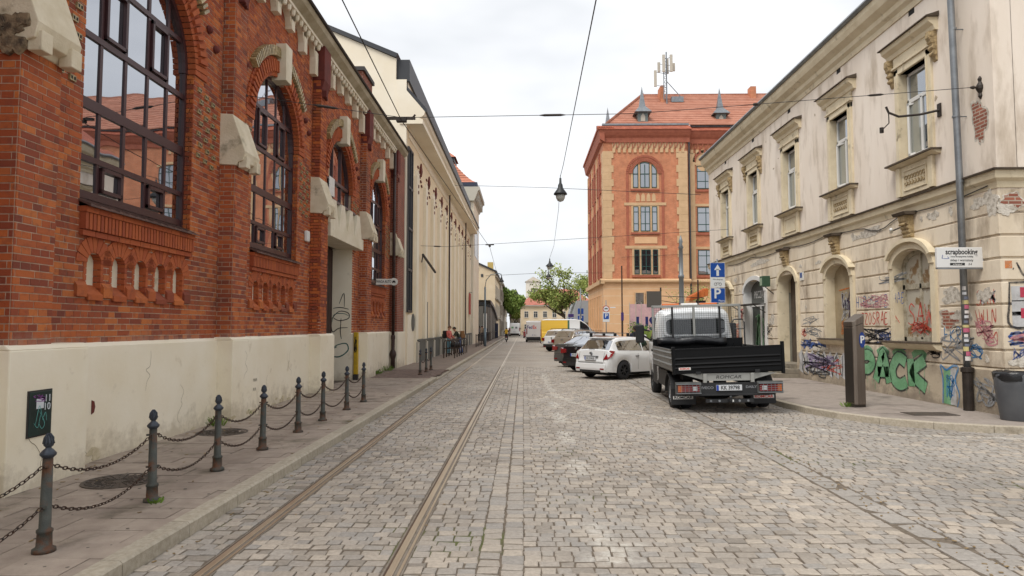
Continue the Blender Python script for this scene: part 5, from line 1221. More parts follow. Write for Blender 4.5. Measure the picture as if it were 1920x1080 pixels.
while y < T2 - 1:
    MB().box(X2 - .02, X2 + .16, y, y + .7, .1, 9.2).prism([(y, 9.2), (y + .7, 9.2), (y + .35, 9.55)], 'x', X2 - .02, X2 + .16).build('pilaster', M_cr, b2, world=True)
    MB().box(X2 - .02, X2 + .22, y + .85, y + 2.75, .1, 1.14).build('base_panel', M_gr, b2, world=True, bevel=.01)
    MB().box(X2 + .17, X2 + .24, y + .05, y + .6, .1, 1.1).build('base_pier', M_pilg, b2, world=True)
    m = MB()
    for q in range(5): m.prism([(y + .9 + q * .3, 9.8 - q * .18), (y + 1.2 + q * .3, 9.8 - q * .18), (y + 1.2 + q * .3, 9.9 - q * .18), (y + .9 + q * .3, 9.9 - q * .18)], 'x', X2, X2 + .05)
    m.prism([(y + 1.6, 9.9), (y + 1.95, 9.55), (y + 2.3, 9.9), (y + 1.95, 10.25)], 'x', X2, X2 + .07); m.box(X2, X2 + .19, y + .28, y + .42, 8.65, 8.8).box(X2, X2 + .19, y + .28, y + .42, 8.35, 8.5)
    m.build('brick_ornament', M_redstone, b2, world=True)
    if k % 4 == 1: MB().box(X2, X2 + .05, y + 1.6, y + 1.75, 1.2, 3.2).build('slot_window', M_gr, b2, world=True)
    y += 2.95; k += 1
MB().box(X2 - .02, X2 + .25, 32.3, T2, 1.14, 1.22).build('base_capping', M_gr, b2, world=True)
for y, z0, z1, lb in ((45.5, .1, 10.9, 'dark brown downpipe halfway along the cream building'), (58.5, 1.2, 11.0, 'thin black downpipe near the far end of the cream building')):
    t = thing('downpipe', lb, 'drainpipe', (X2 + .24, y, z0)); MB().tube([(0, 0, 0), (0, 0, z1 - z0)], .055, 8).build('pipe', M_pipe, t)
t = thing('red_banner', 'small red banner at the far corner of the cream building', 'banner', (X2 + .2, 63.4, 3.9)); MB().box(0, .04, -.9, .9, -.9, 1.1).build('cloth', mat('red_banner_cloth', 'a8382c', .8), t); MB().box(0, .3, -.95, -.9, 1.1, 1.14).build('rod', M_gutter, t)
t = thing('wall_awning_arm', 'dark sloping metal arm on the cream building wall', 'bracket', (X2 + .16, 33.6, 4.8)); MB().bar((.05, 0, .7), (.35, 2.6, .0), .09).bar((0, 0, .3), (.05, 0, .7), .05).build('arm', M_gutter, t)
# corner tower with red hipped roof
M_rt = mat('tower_roof_tiles', 'b87860', .8, col2='a8664e', scale=3, rnd=.15, coords='pos')
tw = thing('tower_house', 'tall pale tower-like house with red tiled roof beyond the cream building', 'building', (-8.4, 69, 0))
MB().box(-12.5, -4.95, 66.2, 74, 0, 14.4).build('wall', M_cr, tw, world=True)
MB().prism([(-12.6, 14.4), (-4.9, 14.4), (-4.75, 14.7), (-4.5, 15.4), (-4.35, 15.45), (-4.35, 15.8), (-13.1, 15.8), (-13.1, 15.4)], 'y', 65.8, 74.4).build('cornice', mat('grey_cornice', 'bdb8aa', .7), tw, world=True)
m = MB()
for q in range(9): m.box(-4.75, -4.5, 66.4 + q * .85, 66.65 + q * .85, 14.5, 15.3)
m.build('cornice_brackets', M_pilg, tw, world=True)
rf = MB(); N_ = 9
for q in range(N_):
    f0, f1 = q / N_, (q + 1) / N_; z0, z1 = 16.3 + 2.9 * f0, 16.3 + 2.9 * f1; a0, a1 = 3.9 - 2.7 * f0 ** .8, 3.9 - 2.7 * f1 ** .8
    rf.add([(-8.7 - a0 - .06, 70 - a0 - .06, z0), (-8.7 + a0 + .06, 70 - a0 - .06, z0), (-8.7 + a0 + .06, 70 + a0, z0), (-8.7 - a0 - .06, 70 + a0, z0), (-8.7 - a1, 70 - a1, z1), (-8.7 + a1, 70 - a1, z1), (-8.7 + a1, 70 + a1, z1), (-8.7 - a1, 70 + a1, z1)],
           [(0, 1, 5, 4), (1, 2, 6, 5), (2, 3, 7, 6), (3, 0, 4, 7), (4, 5, 6, 7)])
rf.build('roof', M_rt, tw, world=True)
MB().box(-12.8, -4.6, 66, 74.2, 15.8, 16.3).build('attic_band', mat('navy_sheet', '2c3448', .5), tw, world=True); MB().box(-10, -7.2, 68.6, 71.4, 19.1, 19.5).build('lantern_band', M_slate, tw, world=True)
MB().add([(-10.2, 68.4, 19.5), (-7.0, 68.4, 19.5), (-7.0, 71.6, 19.5), (-10.2, 71.6, 19.5), (-8.6, 70, 20.9)], [(0, 1, 4), (1, 2, 4), (2, 3, 4), (3, 0, 4)]).build('roof_cap', M_rt, tw, world=True)
for q in range(3): MB().box(-4.99, -4.9, 67.4 + q * 2, 68.1 + q * 2, 9, 12.5).build('window', M_dg, tw, world=True)
MB().tube([(-5.7, 66.1, 0), (-5.7, 66.1, 14.3)], .09, 8).build('rain_pipe', M_slate, tw, world=True)
def winbox(parent, ax, p, u0, u1, z0, z1, fm, pm, s=-1, d=.06, bars=1, fw=.1):
    """window with raised surround; ax 'y': wall facing -Y at y=p, ax 'x': wall at x=p facing s"""
    m = MB(); B = (lambda a, b, c, e, o: m.box(a, b, p - o, p + .02, c, e)) if ax == 'y' else (lambda a, b, c, e, o: m.box(min(p, p + s * o), max(p, p + s * o), a, b, c, e))
    for q in ((u0 - fw, u1 + fw, z1, z1 + fw), (u0 - fw, u1 + fw, z0 - fw, z0), (u0 - fw, u0, z0, z1), (u1, u1 + fw, z0, z1)): B(*q, d)
    if bars: B((u0 + u1) / 2 - .03, (u0 + u1) / 2 + .03, z0, z1, d * .6); B(u0, u1, z0 + (z1 - z0) * .66, z0 + (z1 - z0) * .66 + .06, d * .55)
    w = m.build('window', fm, parent, world=True)
    if ax == 'y': q = MB().box(u0, u1, p - .015, p + .01, z0, z1)
    else: q = MB().box(min(p, p + s * .015), max(p, p + s * .015), u0, u1, z0, z1)
    link('pane', q.mesh('pane', pm), w)
# black glass pavilion
M_blk = mat('black_pavilion_panel', '26282c', .4, .2); M_blg = glass('pavilion_glass', '1c1f24', .25); M_brz = mat('bronze_panel', '8a8076', .6)
pv = thing('glass_pavilion', 'low black glass pavilion with curved roof beyond the cream building', 'building', (-6, 80, 0))
n = 12; pts = [(-4.2 + .0, 80 + 24 * i / n, 2.6 + 2.4 * math.cos(i / n * 1.35) - 0.0) for i in range(n + 1)]
m = MB().grid([[(-4.2, p[1], 0) for p in pts], [(-4.2, p[1], p[2] - .35) for p in pts]]); m.build('side_wall', M_brz, pv, world=True)
MB().box(-6.6, -4.2, 80, 80.1, 0, 4.3).build('front_glass', M_blg, pv, world=True)
m = MB().grid([[(-12, p[1], p[2] + .3) for p in pts], [(-3.9, p[1], p[2]) for p in pts], [(-3.9, p[1], p[2] - .4) for p in pts], [(-4.25, p[1], p[2] - .4) for p in pts]]).prism([(-12, 4.9), (-6.6, 5.3), (-3.9, 4.4), (-3.9, 4.1), (-6.6, 4.8), (-12, 4.4)], 'y', 79.6, 80.3)
m.build('curved_roof', M_blk, pv, world=True)
for x in (-6.6, -6.0, -5.4, -4.8, -4.25): MB().box(x, x + .08, 79.9, 80.02, 0, 4.5).build('mullion', M_blk, pv, world=True)
for i in range(1, n, 2): MB().box(-4.22, -4.12, pts[i][1] - .15, pts[i][1] + .15, 0, pts[i][2] - .35).build('rib', M_blk, pv, world=True)
MB().box(-4.75, -4.35, 79.85, 79.89, 1.2, 3.4).build('poster_panel', M_white, pv, world=True)
# gabled house and the run of facades to the end of the street
gh = thing('gabled_house', 'tall cream house with blank gable and small yellow chimney on the left', 'building', (-8, 106, 0))
M_far1 = mat('far_cream', 'dccbb0', .85, col2='cfbc9c', scale=.4, coords='pos'); M_far2 = mat('far_grey_plaster', 'a89f92', .85, col2='8d8478', scale=.5, coords='pos'); M_farw = mat('far_window_dark', '3c4044', .3); M_far3 = mat('far_white_plaster', 'd6d0c4', .85, coords='pos')
MB().prism([(-17, 0), (-4.4, 0), (-4.4, 10.4), (-8.4, 12.2), (-17, 14)], 'y', 104, 124).build('wall', M_far1, gh, world=True)
MB().prism([(-17, 14), (-8.4, 12.2), (-4.1, 10.3), (-4.1, 10.55), (-8.4, 12.5), (-17, 14.3)], 'y', 103.8, 124).build('roof', M_slate, gh, world=True)
MB().box(-5.8, -4.9, 108, 109.5, 10.5, 12.3).build('chimney', mat('yellow_chimney_render', 'c9b06a', .8), gh, world=True)
for x, z in ((-7.3, 10.6), (-6.6, 9.6)): MB().box(x, x + .35, 103.94, 104.0, z, z + .45).build('attic_window', M_farw, gh, world=True)
for q in range(6):
    for z in (3.6, 6.6): winbox(gh, 'x', -4.4, 105.5 + q * 3, 106.6 + q * 3, z, z + 1.7, M_far3, M_farw, s=1, d=.15)
m = MB(); [m.box(-4.4, -4.0, 104.2, 124, z, z + .2) for z in (3.1, 6.1, 9.6)]; m.build('string_courses', M_far2, gh, world=True)
for i, (ya, yb, x, h, mt, lb) in enumerate(((124.2, 140, -4.2, 10, M_far2, 'grey ornate house front seen edge on down the left side of the street'), (140.2, 156, -3.9, 8.2, M_far3, 'pale house front at the far end of the left side of the street'))):
    t = thing('street_house', lb, 'building', (x, ya, 0)); MB().box(-14, x, ya, yb, 0, h).build('wall', mt, t, world=True); MB().box(-14, x + .4, ya - .1, yb, h, h + .3).build('cornice', M_far2, t, world=True)
    for q in range(5):
        for z in (1.2, 4.2, 7.0)[:3 if h > 9 else 2]: winbox(t, 'x', x, ya + 1 + q * 3, ya + 2.1 + q * 3, z, z + 1.6, mt, M_farw, s=1, d=.2)
# far end: cream house with red roof, church tower
t = thing('red_roof_house', 'cream two storey house with red tiled roof closing the street', 'building', (5, 150, 0))
MB().box(-.6, 16, 150, 165, 0, 6.4).build('wall', M_far1, t, world=True); MB().box(-.9, 16.3, 149.6, 165, 6.4, 6.65).build('cornice', M_far3, t, world=True)
MB().add([(-1, 149.5, 6.65), (16.4, 149.5, 6.65), (16.4, 165, 6.65), (-1, 165, 6.65), (3.8, 156, 10.6), (12, 156, 10.6)], [(0, 1, 5, 4), (1, 2, 5), (2, 3, 4, 5), (3, 0, 4)]).build('roof', mat('far_red_tiles', 'b07060', .85, col2='9a5c4e', scale=2, coords='pos'), t, world=True)
for q in range(7):
    for z in (1.0, 3.9): winbox(t, 'y', 150, .3 + q * 2.1, 1.1 + q * 2.1, z, z + 1.3, M_far3, M_farw, d=.1)
t = thing('narrow_grey_house', 'narrow grey house between the street trees and the red roofed house', 'building', (-1.9, 158, 0)); MB().box(-3.0, -.7, 158, 168, 0, 8.6).build('wall', M_far2, t, world=True); MB().prism([(-3.1, 8.6), (-.6, 8.6), (-1.8, 10.8)], 'y', 157.8, 168).build('roof', M_slate, t, world=True)
for z in (1.5, 4.4): winbox(t, 'y', 158, -2.3, -1.4, z, z + 1.5, M_far3, M_farw, d=.1)
t = thing('church_tower', 'white church tower with dark window far beyond the red roofed house', 'tower', (4.6, 300, 0))
MB().box(1.2, 8.0, 300, 307, 0, 22).build('wall', M_far3, t, world=True); MB().add([(.8, 299.6, 22), (8.4, 299.6, 22), (8.4, 307, 22), (.8, 307, 22), (4.6, 303, 24.5)], [(0, 1, 4), (1, 2, 4), (2, 3, 4), (3, 0, 4)]).build('spire', M_far2, t, world=True); winbox(t, 'y', 300, 3.6, 5.6, 15, 19, M_far2, M_farw, d=.3)
t = thing('grey_shed', 'low shed with pale grey sheet roof behind the parked vans', 'shed', (9, 92, 0)); MB().box(6.8, 16, 92, 104, 0, 2.6).build('wall', M_far2, t, world=True); MB().prism([(6.5, 2.4), (16, 2.4), (16, 5.4), (7.4, 5.4)], 'y', 91.5, 104).build('roof', mat('pale_sheet_roof', '9ba0a4', .5), t, world=True)
# ================================================================ RED BRICK TENEMENT (right centre)
M_tb = brickmat('tenement_brick', 'c57c56', 'ba6e4a', 'b88c70', bw=.28, bh=.085, ms=.012, bump=.2)
M_ts = mat('tenement_sandstone', 'cdac86', .85, col2='c0a07a', scale=1.2, coords='pos'); M_to = mat('tenement_ochre_base', 'dcb48c', .85, col2='d0a67c', scale=.6, coords='pos')
M_ter = mat('terracotta_trim', 'a8624a', .8, col2='985540', scale=3, coords='pos'); M_teal2 = mat('dark_teal_frame', '22443f', .45); M_tg = glass('tenement_glass', '2a2f33', .35)
TX, TY = 7.9, 65.0
tn = thing('red_brick_tenement', 'tall red brick tenement with sandstone quoins and red tiled roof', 'building', (TX, TY, 0))
bd = lambda *a: MB().box(*a)
bd(TX, 16.1, TY, 80, 6.3, 21).build('wall', M_tb, tn, world=True); bd(16.1, 40, TY + .6, 80, 6.3, 21).build('wall', M_tb, tn, world=True)
bd(TX - .1, 16.2, TY - .1, 80.05, 0, 6.0).build('base_wall', M_to, tn, world=True); bd(16.2, 40, TY + .5, 80.05, 0, 6.0).build('base_wall', M_to, tn, world=True)
for z in (1.2, 2.1, 3.0, 3.9, 4.8, 5.5): bd(TX - .103, 16.203, TY - .103, 80, z, z + .03).build('base_joint', M_trim, tn, world=True)
MB().prism([(TY + .3, 6.0), (TY - .15, 6.0), (TY - .4, 6.2), (TY - .4, 6.35), (TY, 6.5), (TY + .3, 6.5)], 'x', TX - .4, 16.3).prism([(TY + .9, 6.0), (TY + .45, 6.0), (TY + .2, 6.2), (TY + .2, 6.35), (TY + .6, 6.5), (TY + .9, 6.5)], 'x', 16.3, 40).build('base_cornice', M_ts, tn, world=True)
bd(TX - .4, TX, TY - .39, 80, 6.0, 6.4).build('base_cornice', M_ts, tn, world=True)
for k in range(18):                                        # toothed sandstone quoins
    z = 6.5 + k * .7; w_ = 1.0 if k % 2 else .8
    for (a, b) in ((TX - .06, TX + w_), (16.15 - w_ - .1, 16.15)): bd(a, b, TY - .06, TY + .3, z + .005, z + .695).build('quoin', M_ts, tn, world=True)
    bd(TX - .0605, TX + .3, TY + .3, TY + 1 + (.2 if k % 2 else 0), z + .005, z + .695).build('quoin', M_ts, tn, world=True)
bd(16.4, 17.0, TY + .5, TY + .62, 6.5, 19).build('pilaster_strip', M_ts, tn, world=True)
m = MB(); [m.box(x, x + .28, TY - .09 if x < 16 else TY + .5, TY if x < 16 else TY + .6, 18.95, 19.35) for x in np.arange(TX + .9, 24, .52) if not 15.9 < x < 16.3]; m.build('frieze_blocks', M_ts, tn, world=True)
m = MB()
for x in np.arange(TX + .9, 24, .52):
    if not 15.9 < x < 16.3:
        y_ = TY - .1 if x < 16 else TY + .5
        for s_ in (0, 1): m.prism([(x + .26 * s_ + (0 if not s_ else .12), 19.4), (x + .14 + .26 * s_, 19.95), (x + .28 * (1), 19.95) if not s_ else (x + .52, 19.4)], 'y', y_, y_ + .08)
m.build('frieze_arches', M_ter, tn, world=True)
bd(TX + .9, 16.0, TY - .02, TY, 19.35, 19.95).build('frieze_ground', M_ts, tn, world=True)
for ya_, x0_, x1_ in ((TY, TX - .35, 16.4), (TY + .6, 16.4, 40)):
    MB().prism([(ya_ + .1, 19.95), (ya_ - .12, 19.95), (ya_ - .15, 20.4), (ya_ - .3, 20.6), (ya_ - .45, 20.9), (ya_ - .5, 21.15), (ya_ + .1, 21.15)], 'x', x0_, x1_).build('brick_cornice', M_ter, tn, world=True)
    MB().prism([(ya_ - .6, 21.151), (ya_ + 1, 21.151), (ya_ + 1, 21.9), (ya_ + .3, 21.75)], 'x', x0_ - .2, x1_ + (.1 if x0_ < 10 else 0)).build('eaves_tiles', M_tile, tn, world=True)
    bd(x0_ + .3, x1_, ya_ + .2, ya_ + .5, 21.76, 21.95).build('gutter', M_steel, tn, world=True)
MB().prism([(TX + .1, 19.95), (TX - .3, 20.2), (TX - .45, 20.9), (TX - .5, 21.15), (TX + .1, 21.15)], 'y', TY - .44, 80.3).build('brick_cornice', M_ter, tn, world=True); bd(TX - .6, TX + 1, TY - .5, 80.4, 21.15, 21.4).build('eaves_tiles', M_tile, tn, world=True)
M_tr2 = mat('orange_roof_tiles', 'b07a64', .8, rnd=.14, col2='a06852', scale=1.2, coords='pos')
rf = MB(); nn = 17                                           # tiled hip roof in courses
def rr(f): return (8.3 + 5.0 * f, 65.5 + 7.5 * f, 21.9 + 5.6 * f)
for q in range(nn):
    a = rr(q / nn); b = rr((q + 1) / nn); dz = .07
    rf.add([(a[0], a[1], a[2] + dz), (40, a[1], a[2] + dz), (40, b[1], b[2] + .0), (b[0], b[1], b[2]), (a[0], a[1], a[2] - .05), (40, a[1], a[2] - .05)], [(0, 1, 2, 3), (4, 5, 1, 0)])
    rf.add([(a[0], a[1], a[2] + dz), (b[0], b[1], b[2]), (b[0], 145 - b[1], b[2]), (a[0], 145 - a[1], a[2] + dz)], [(0, 1, 2, 3)])
rf.build('roof', M_tr2, tn, world=True, fix=False)
m = MB()
for q in range(52):
    f = q / 52; a = rr(f); m.lathe([(.1, -.12), (.13, .12)], (a[0], a[1], a[2] + .08), 7)
for q in range(100): m.box(13.3 + q * .27, 13.3 + q * .27 + .25, 72.9, 73.1, 27.45, 27.62)
m.build('ridge_tiles', M_tr2, tn, world=True, kind='stuff')
def turret(x, y, z):
    g = MB().box(x - .5, x + .5, y - .5, y + 1.2, z - .3, z + 1.1).build('dormer', mat('dormer_grey', '6a7472', .6) if 'dormer_grey' not in MATS else MATS['dormer_grey'], tn, world=True)
    MB().add([(x - .85, y - .85, z + 1.05), (x + .85, y - .85, z + 1.05), (x + .85, y + .85, z + 1.05), (x - .85, y + .85, z + 1.05), (x - .3, y - .3, z + 1.75), (x + .3, y - .3, z + 1.75), (x + .3, y + .3, z + 1.75), (x - .3, y + .3, z + 1.75), (x, y, z + 3.9)],
             [(0, 1, 5, 4), (1, 2, 6, 5), (2, 3, 7, 6), (3, 0, 4, 7), (4, 5, 8), (5, 6, 8), (6, 7, 8), (7, 4, 8), (3, 2, 1, 0)]).build('dormer_spire', M_steel, tn, world=True)
    w_ = MB().box(x - .22, x + .22, y - .53, y - .5, z + .15, z + .65).prism([(x - .22, z + .65), (x + .22, z + .65), (x, z + .95)], 'y', y - .53, y - .5).build('dormer_window', M_pilg, tn, world=True)
turret(12.05, 66.6, 22.3); turret(20.05, 67.2, 22.3); turret(9.4, 73, 22.3)
bd(24.9, 25.5, 72, 73.0, 25, 28.1).build('chimney', M_tb, tn, world=True); bd(14.9, 15.3, 71, 72.6, 24, 27.9).build('chimney', M_tb, tn, world=True)
bd(16.0, 17.3, 70.8, 71.3, 26.0, 26.6).build('skylight', M_steel, tn, world=True)
def tripart(x0, x1, z0, z1, arch=0):
    y = TY; c = (x0 + x1) / 2
    bd(x0 - .2, x1 + .2, y - .03, y + .01, z0 - .1, z1 if arch else z1 + .1).build('window_recess', M_ts, tn, world=True)
    bd(x0 - .25, x1 + .25, y - .14, y, z0 - .3, z0 - .12).build('window_sill', M_ter, tn, world=True)
    if not arch: bd(x0 - .9, x1 + .9, y - .06, y, z1 + .1, z1 + .38).build('lintel_band', M_ts, tn, world=True)
    W3 = ((x0, x0 + .5), (c - .46, c + .46), (x1 - .5, x1))
    for (a, b) in W3:
        if arch:
            R_ = (x1 - x0) / 2 + .05; tp = lambda x: z1 - .9 + math.sqrt(max(0, R_ ** 2 - (x - c) ** 2))
            n_ = 8; xs = [a + (b - a) * i / n_ for i in range(n_ + 1)]; p = MB().grid([[(x, y - .04, z0) for x in xs], [(x, y - .04, tp(x) - .1) for x in xs]])
            f = MB(); [f.box(q, q + .06, y - .08, y - .035, z0, tp(q + .03) - .12) for q in (a, b - .06)]; f.box(a, b, y - .08, y - .035, z0, z0 + .07); f.box(a, b, y - .08, y - .035, z1 - 1.0, z1 - .9)
            for u_, v_ in zip(xs[:-1], xs[1:]): f.prism([(u_, tp(u_) - .18), (v_, tp(v_) - .18), (v_, tp(v_) - .08), (u_, tp(u_) - .08)], 'y', y - .08, y - .035)
        else:
            p = MB().box(a, b, y - .045, y - .04, z0, z1); f = MB()
            for q in ((a, a + .06), (b - .06, b)): f.box(*q, y - .08, y - .035, z0, z1)
            for zz in (z0, z0 + .7, z0 + (z1 - z0) * .76, z1 - .07): f.box(a, b, y - .081, y - .034, zz, zz + .07)
        if b - a > .6: f.box(c - .04, c + .04, y - .082, y - .03, z0, z1)
        w = f.build('window', M_teal2, tn, world=True); link('pane', p.mesh('pane', M_tg), w)
        if arch: f = None
tripart(10.85, 13.15, 6.95, 9.35); tripart(10.8, 13.12, 11.15, 13.6); tripart(10.8, 13.12, 15.45, 17.75, 1)
bd(10.9, 13.1, TY - .05, TY, 9.95, 10.6).build('blank_panel', M_to, tn, world=True)
m = MB()
for i in range(28):
    t0, t1 = PI * i / 28, PI * (i + 1) / 28
    for r0, r1, o in ((1.22, 1.55, .1), (1.62, 1.85, .06)): m.wedge(11.97, 16.85, r0, r1, t0, t1 - .02, TY - o, TY, plane='y')
m.build('brick_arch', M_ter, tn, world=True, kind='stuff')
for s_ in (-1, 1): bd(11.97 + s_ * 1.735 - .12, 11.97 + s_ * 1.735 + .12, TY - .05, TY, 6.6, 16.85).build('brick_strip', M_ter, tn, world=True)
for q in range(4): MB().prism([(11.05 + q * .52, 14.1), (11.45 + q * .52, 14.1), (11.42 + q * .52, 14.7), (11.25 + q * .52, 14.95), (11.08 + q * .52, 14.7)], 'y', TY - .04, TY).build('small_arch', M_ts, tn, world=True)
for i, (z0, z1) in enumerate(((6.95, 9.35), (11.15, 13.6), (15.45, 17.75))):
    for q in range(3):
        x0 = 17.2 + q * 2.9; Y_ = TY + .6
        bd(x0 - .3, x0 + 2.0, Y_ - .06, Y_, z1 + .1, z1 + .35).build('lintel_band', M_ts, tn, world=True); bd(x0 - .2, x0 + 1.9, Y_ - .12, Y_, z0 - .3, z0 - .1).build('window_sill', M_ter, tn, world=True)
        f = MB()
        for u in (x0, x0 + .8, x0 + 1.64): f.box(u, u + .06, Y_ - .08, Y_ - .03, z0, z1)
        for zz in (z0, z0 + .7, z1 - .6, z1 - .07): f.box(x0, x0 + 1.7, Y_ - .081, Y_ - .029, zz, zz + .07)
        w = f.build('window', M_teal2, tn, world=True); link('pane', MB().box(x0, x0 + 1.7, Y_ - .045, Y_ - .04, z0, z1).mesh('pane', M_tg), w)
m = MB()
for i in range(16):
    t0, t1 = PI * i / 16, PI * (i + 1) / 16; m.wedge(18.05, 18.1, .95, 1.25, t0, t1 - .02, TY + .5, TY + .6, plane='y')
m.build('brick_arch', M_ter, tn, world=True); MB().lathe([(.95, TY + .55), (.95, TY + .59)], (18.05, 0, 18.1), 24, ax='y').build('arch_field', M_ts, tn, world=True)
for k in range(6):                                         # long side towards the street
    y = 66.6 + k * 2.3
    bd(TX - .12, TX + .1, y + 1.25, y + 1.75, 6.4, 19.6).build('side_pier', M_ts if k % 2 else M_ter, tn, world=True)
    for z0, z1 in ((6.9, 9.6), (11.1, 13.9), (15.4, 18.3)): winbox(tn, 'x', TX, y + .1, y + .95, z0, z1, M_ter, M_tg, s=-1, d=.12)
    winbox(tn, 'x', TX - .1, y + .1, y + .95, 1.6, 4.9, M_to, M_tg, s=-1, d=.1)
winbox(tn, 'y', TY - .1, 10.9, 11.7, 2.4, 5.1, M_ts, M_tg, d=.12, bars=0); winbox(tn, 'y', TY - .1, 12.0, 12.8, 2.4, 5.1, M_ts, M_tg, d=.12, bars=0)
MB().tube([(16.32, TY - .05, .2), (16.32, TY - .05, 20)], .08, 8).build('rain_pipe', M_slate, tn, world=True)
t = thing('antenna_mast', 'grey lattice antenna mast with white panel antennas on the tiled roof', 'antenna', (15.45, 70.6, 24.0))
m = MB().tube([(0, 0, 0), (0, 0, 7.4)], .07, 6).tube([(-.3, 0, 2.2), (-.3, 0, 6.6)], .05, 6)
for q in range(9): m.bar((-.3, 0, 2.2 + q * .48), (0, 0, 2.44 + q * .48), .04).bar((0, 0, 2.44 + q * .48), (-.3, 0, 2.68 + q * .48), .04)
m.bar((0, 0, 4.2), (1.6, .4, 2.6), .06).bar((1.6, .4, .8), (1.6, .4, 2.6), .09); m.build('mast', M_steel, t)
for x, y, z0, z1 in ((-1.2, 0, 3.6, 5.4), (-.75, .3, 5.3, 6.4), (-.35, -.3, 5.1, 7.0), (.45, -.3, 5.1, 7.0), (.85, .3, 5.4, 6.3), (.2, .5, 5.2, 6.9)):
    a = MB().box(x - .15, x + .15, y - .07, y + .07, z0, z1).build('antenna_panel', M_pilg, t, bevel=.03); MB().bar((x, y, z0 + .2), (0, 0, z0 - .1), .04).bar((x, y, z1 - .2), (0, 0, z1 - .4), .04).build('antenna_arm', M_steel, t)
# ================================================================ TREES AND GREENERY
M_bark = mat('bark', '5a4c3c', .95, col2='463a2e', scale=6, bump=.6, coords='pos')
def leafmat(n, cols):
    m = mat(n, cols[0], .7, rcols=cols, spec=.2); nt = m.node_tree; B = nt.nodes['Principled BSDF']
    B.inputs['Subsurface Weight'].default_value = 0.0; return m
M_lf1 = leafmat('spring_leaves', ['66763a', '7f8e48', '96a45a', 'a8b46c', '728040']); M_lf2 = leafmat('dense_leaves', ['566e34', '6e8640', '86984e', '627a3a']); M_hd = leafmat('hedge_leaves', ['465e24', '5f7c30', '78923e', '526c2a'])
def leaves(name, centers, rad_, nper, size, mt, parent, seed=1, kind=None):
    rs = np.random.RandomState(seed); C = np.repeat(np.array(centers), nper, 0); Rr = np.repeat(np.array(rad_), nper)
    d = rs.normal(size=C.shape); d /= np.linalg.norm(d, axis=1)[:, None]; p = C + d * (Rr * rs.rand(len(C)) ** .45)[:, None]
    a = rs.normal(size=p.shape); a /= np.linalg.norm(a, axis=1)[:, None]; b = np.cross(a, rs.normal(size=p.shape)); b /= np.linalg.norm(b, axis=1)[:, None]
    s = (size * (.6 + .8 * rs.rand(len(p))))[:, None]
    v = np.stack([p - a * s, p + b * s * .6, p + a * s, p - b * s * .6], 1).reshape(-1, 3)
    me = bpy.data.meshes.new(name); n = len(p); me.vertices.add(4 * n); me.vertices.foreach_set('co', v.ravel()); me.loops.add(4 * n); me.loops.foreach_set('vertex_index', np.arange(4 * n))
    me.polygons.add(n); me.polygons.foreach_set('loop_start', np.arange(0, 4 * n, 4)); me.polygons.foreach_set('loop_total', np.full(n, 4)); me.update()
    at = me.attributes.new('rnd', 'FLOAT', 'FACE'); at.data.foreach_set('value', (np.repeat(rs.rand(len(centers)), nper) * .5 + rs.rand(n) * .5).astype(np.float32)); me.materials.append(mt)
    return link(name, me, parent, **({'kind': kind} if kind else {}))
def tree(name, label, x, y, h, w, mt, seed, nper=90, size=.16, lean=0.0, low=.35, group=None, nb=46, tr=.22):
    t = thing(name, label, 'tree', (x, y, 0), group=group); rg_ = random.Random(seed); m = MB(); tips = []; rads = []
    def branch(p, d, L_, r, lev):
        q = [p]; 
        for i in range(4):
            d = (d + Vector((rg_.uniform(-.25, .25), rg_.uniform(-.25, .25), rg_.uniform(-.05, .22)))).normalized(); q.append(q[-1] + d * L_ / 4)
        m.tube(q, [r * (1 - .17 * i) for i in range(5)], 6 if lev < 2 else 4)
        if lev >= 2: tips.append(q[-1]); rads.append(L_ * .55); tips.append(q[2]); rads.append(L_ * .4)
        if lev < 3:
            for k in range(4 if lev == 0 else 3):
                a = rg_.uniform(0, 2 * PI); e = rg_.uniform(.35, .9); nd = (d * .55 + Vector((math.cos(a) * e * w / h * 2, math.sin(a) * e * w / h * 2, .25))).normalized()
                branch(q[rg_.choice((2, 3, 4))] if lev else q[-1 - (k % 2)], nd, L_ * rg_.uniform(.62, .85), r * .55, lev + 1)
    branch(Vector((0, 0, 0)), Vector((lean, 0, 1)), h * low, tr, 0)
    m.build('trunk', M_bark, t)
    leaves('crown', [tuple(p) for p in tips], rads, nper, size, mt, t, seed)
    return t
tree('spreading_tree', 'large spreading spring tree with pale young leaves behind the vans', 6.4, 95, 15.0, 17, M_lf1, 3, nper=62, size=.15, low=.3, tr=.38)
tree('spreading_tree', 'second spring tree standing just behind the large one, nearer the tenement', 10.5, 101, 13.5, 12, M_lf1, 8, nper=55, size=.14, tr=.3)
tree('street_tree', 'tall green tree on the left at the end of the street', -2.9, 138, 14, 5, M_lf2, 5, nper=170, size=.24, low=.28)
tree('street_tree', 'green tree further back at the end of the street before the grey house', -1.9, 154, 13, 5, M_lf1, 6, nper=120, size=.22, low=.25)
tree('bare_tree', 'thin budding tree in front of the tenement, seen beside the plaster house', 15.5, 58, 7.5, 5, M_lf1, 12, nper=9, size=.07, low=.35, tr=.12)
hg = thing('hedge', 'clipped bright green hedge behind the parked white hatchback', 'hedge', (8.4, 41.5, 0)); rg_ = random.Random(2)
MB().box(-1.6, 3, -.4, .4, 0, 1.6).build('core', M_lf2, hg)
leaves('foliage', [(rg_.uniform(-1.7, 3), rg_.uniform(-.5, .5), rg_.uniform(.1, 1.95)) for _ in range(260)], [.28] * 260, 40, .045, M_hd, hg, 4)
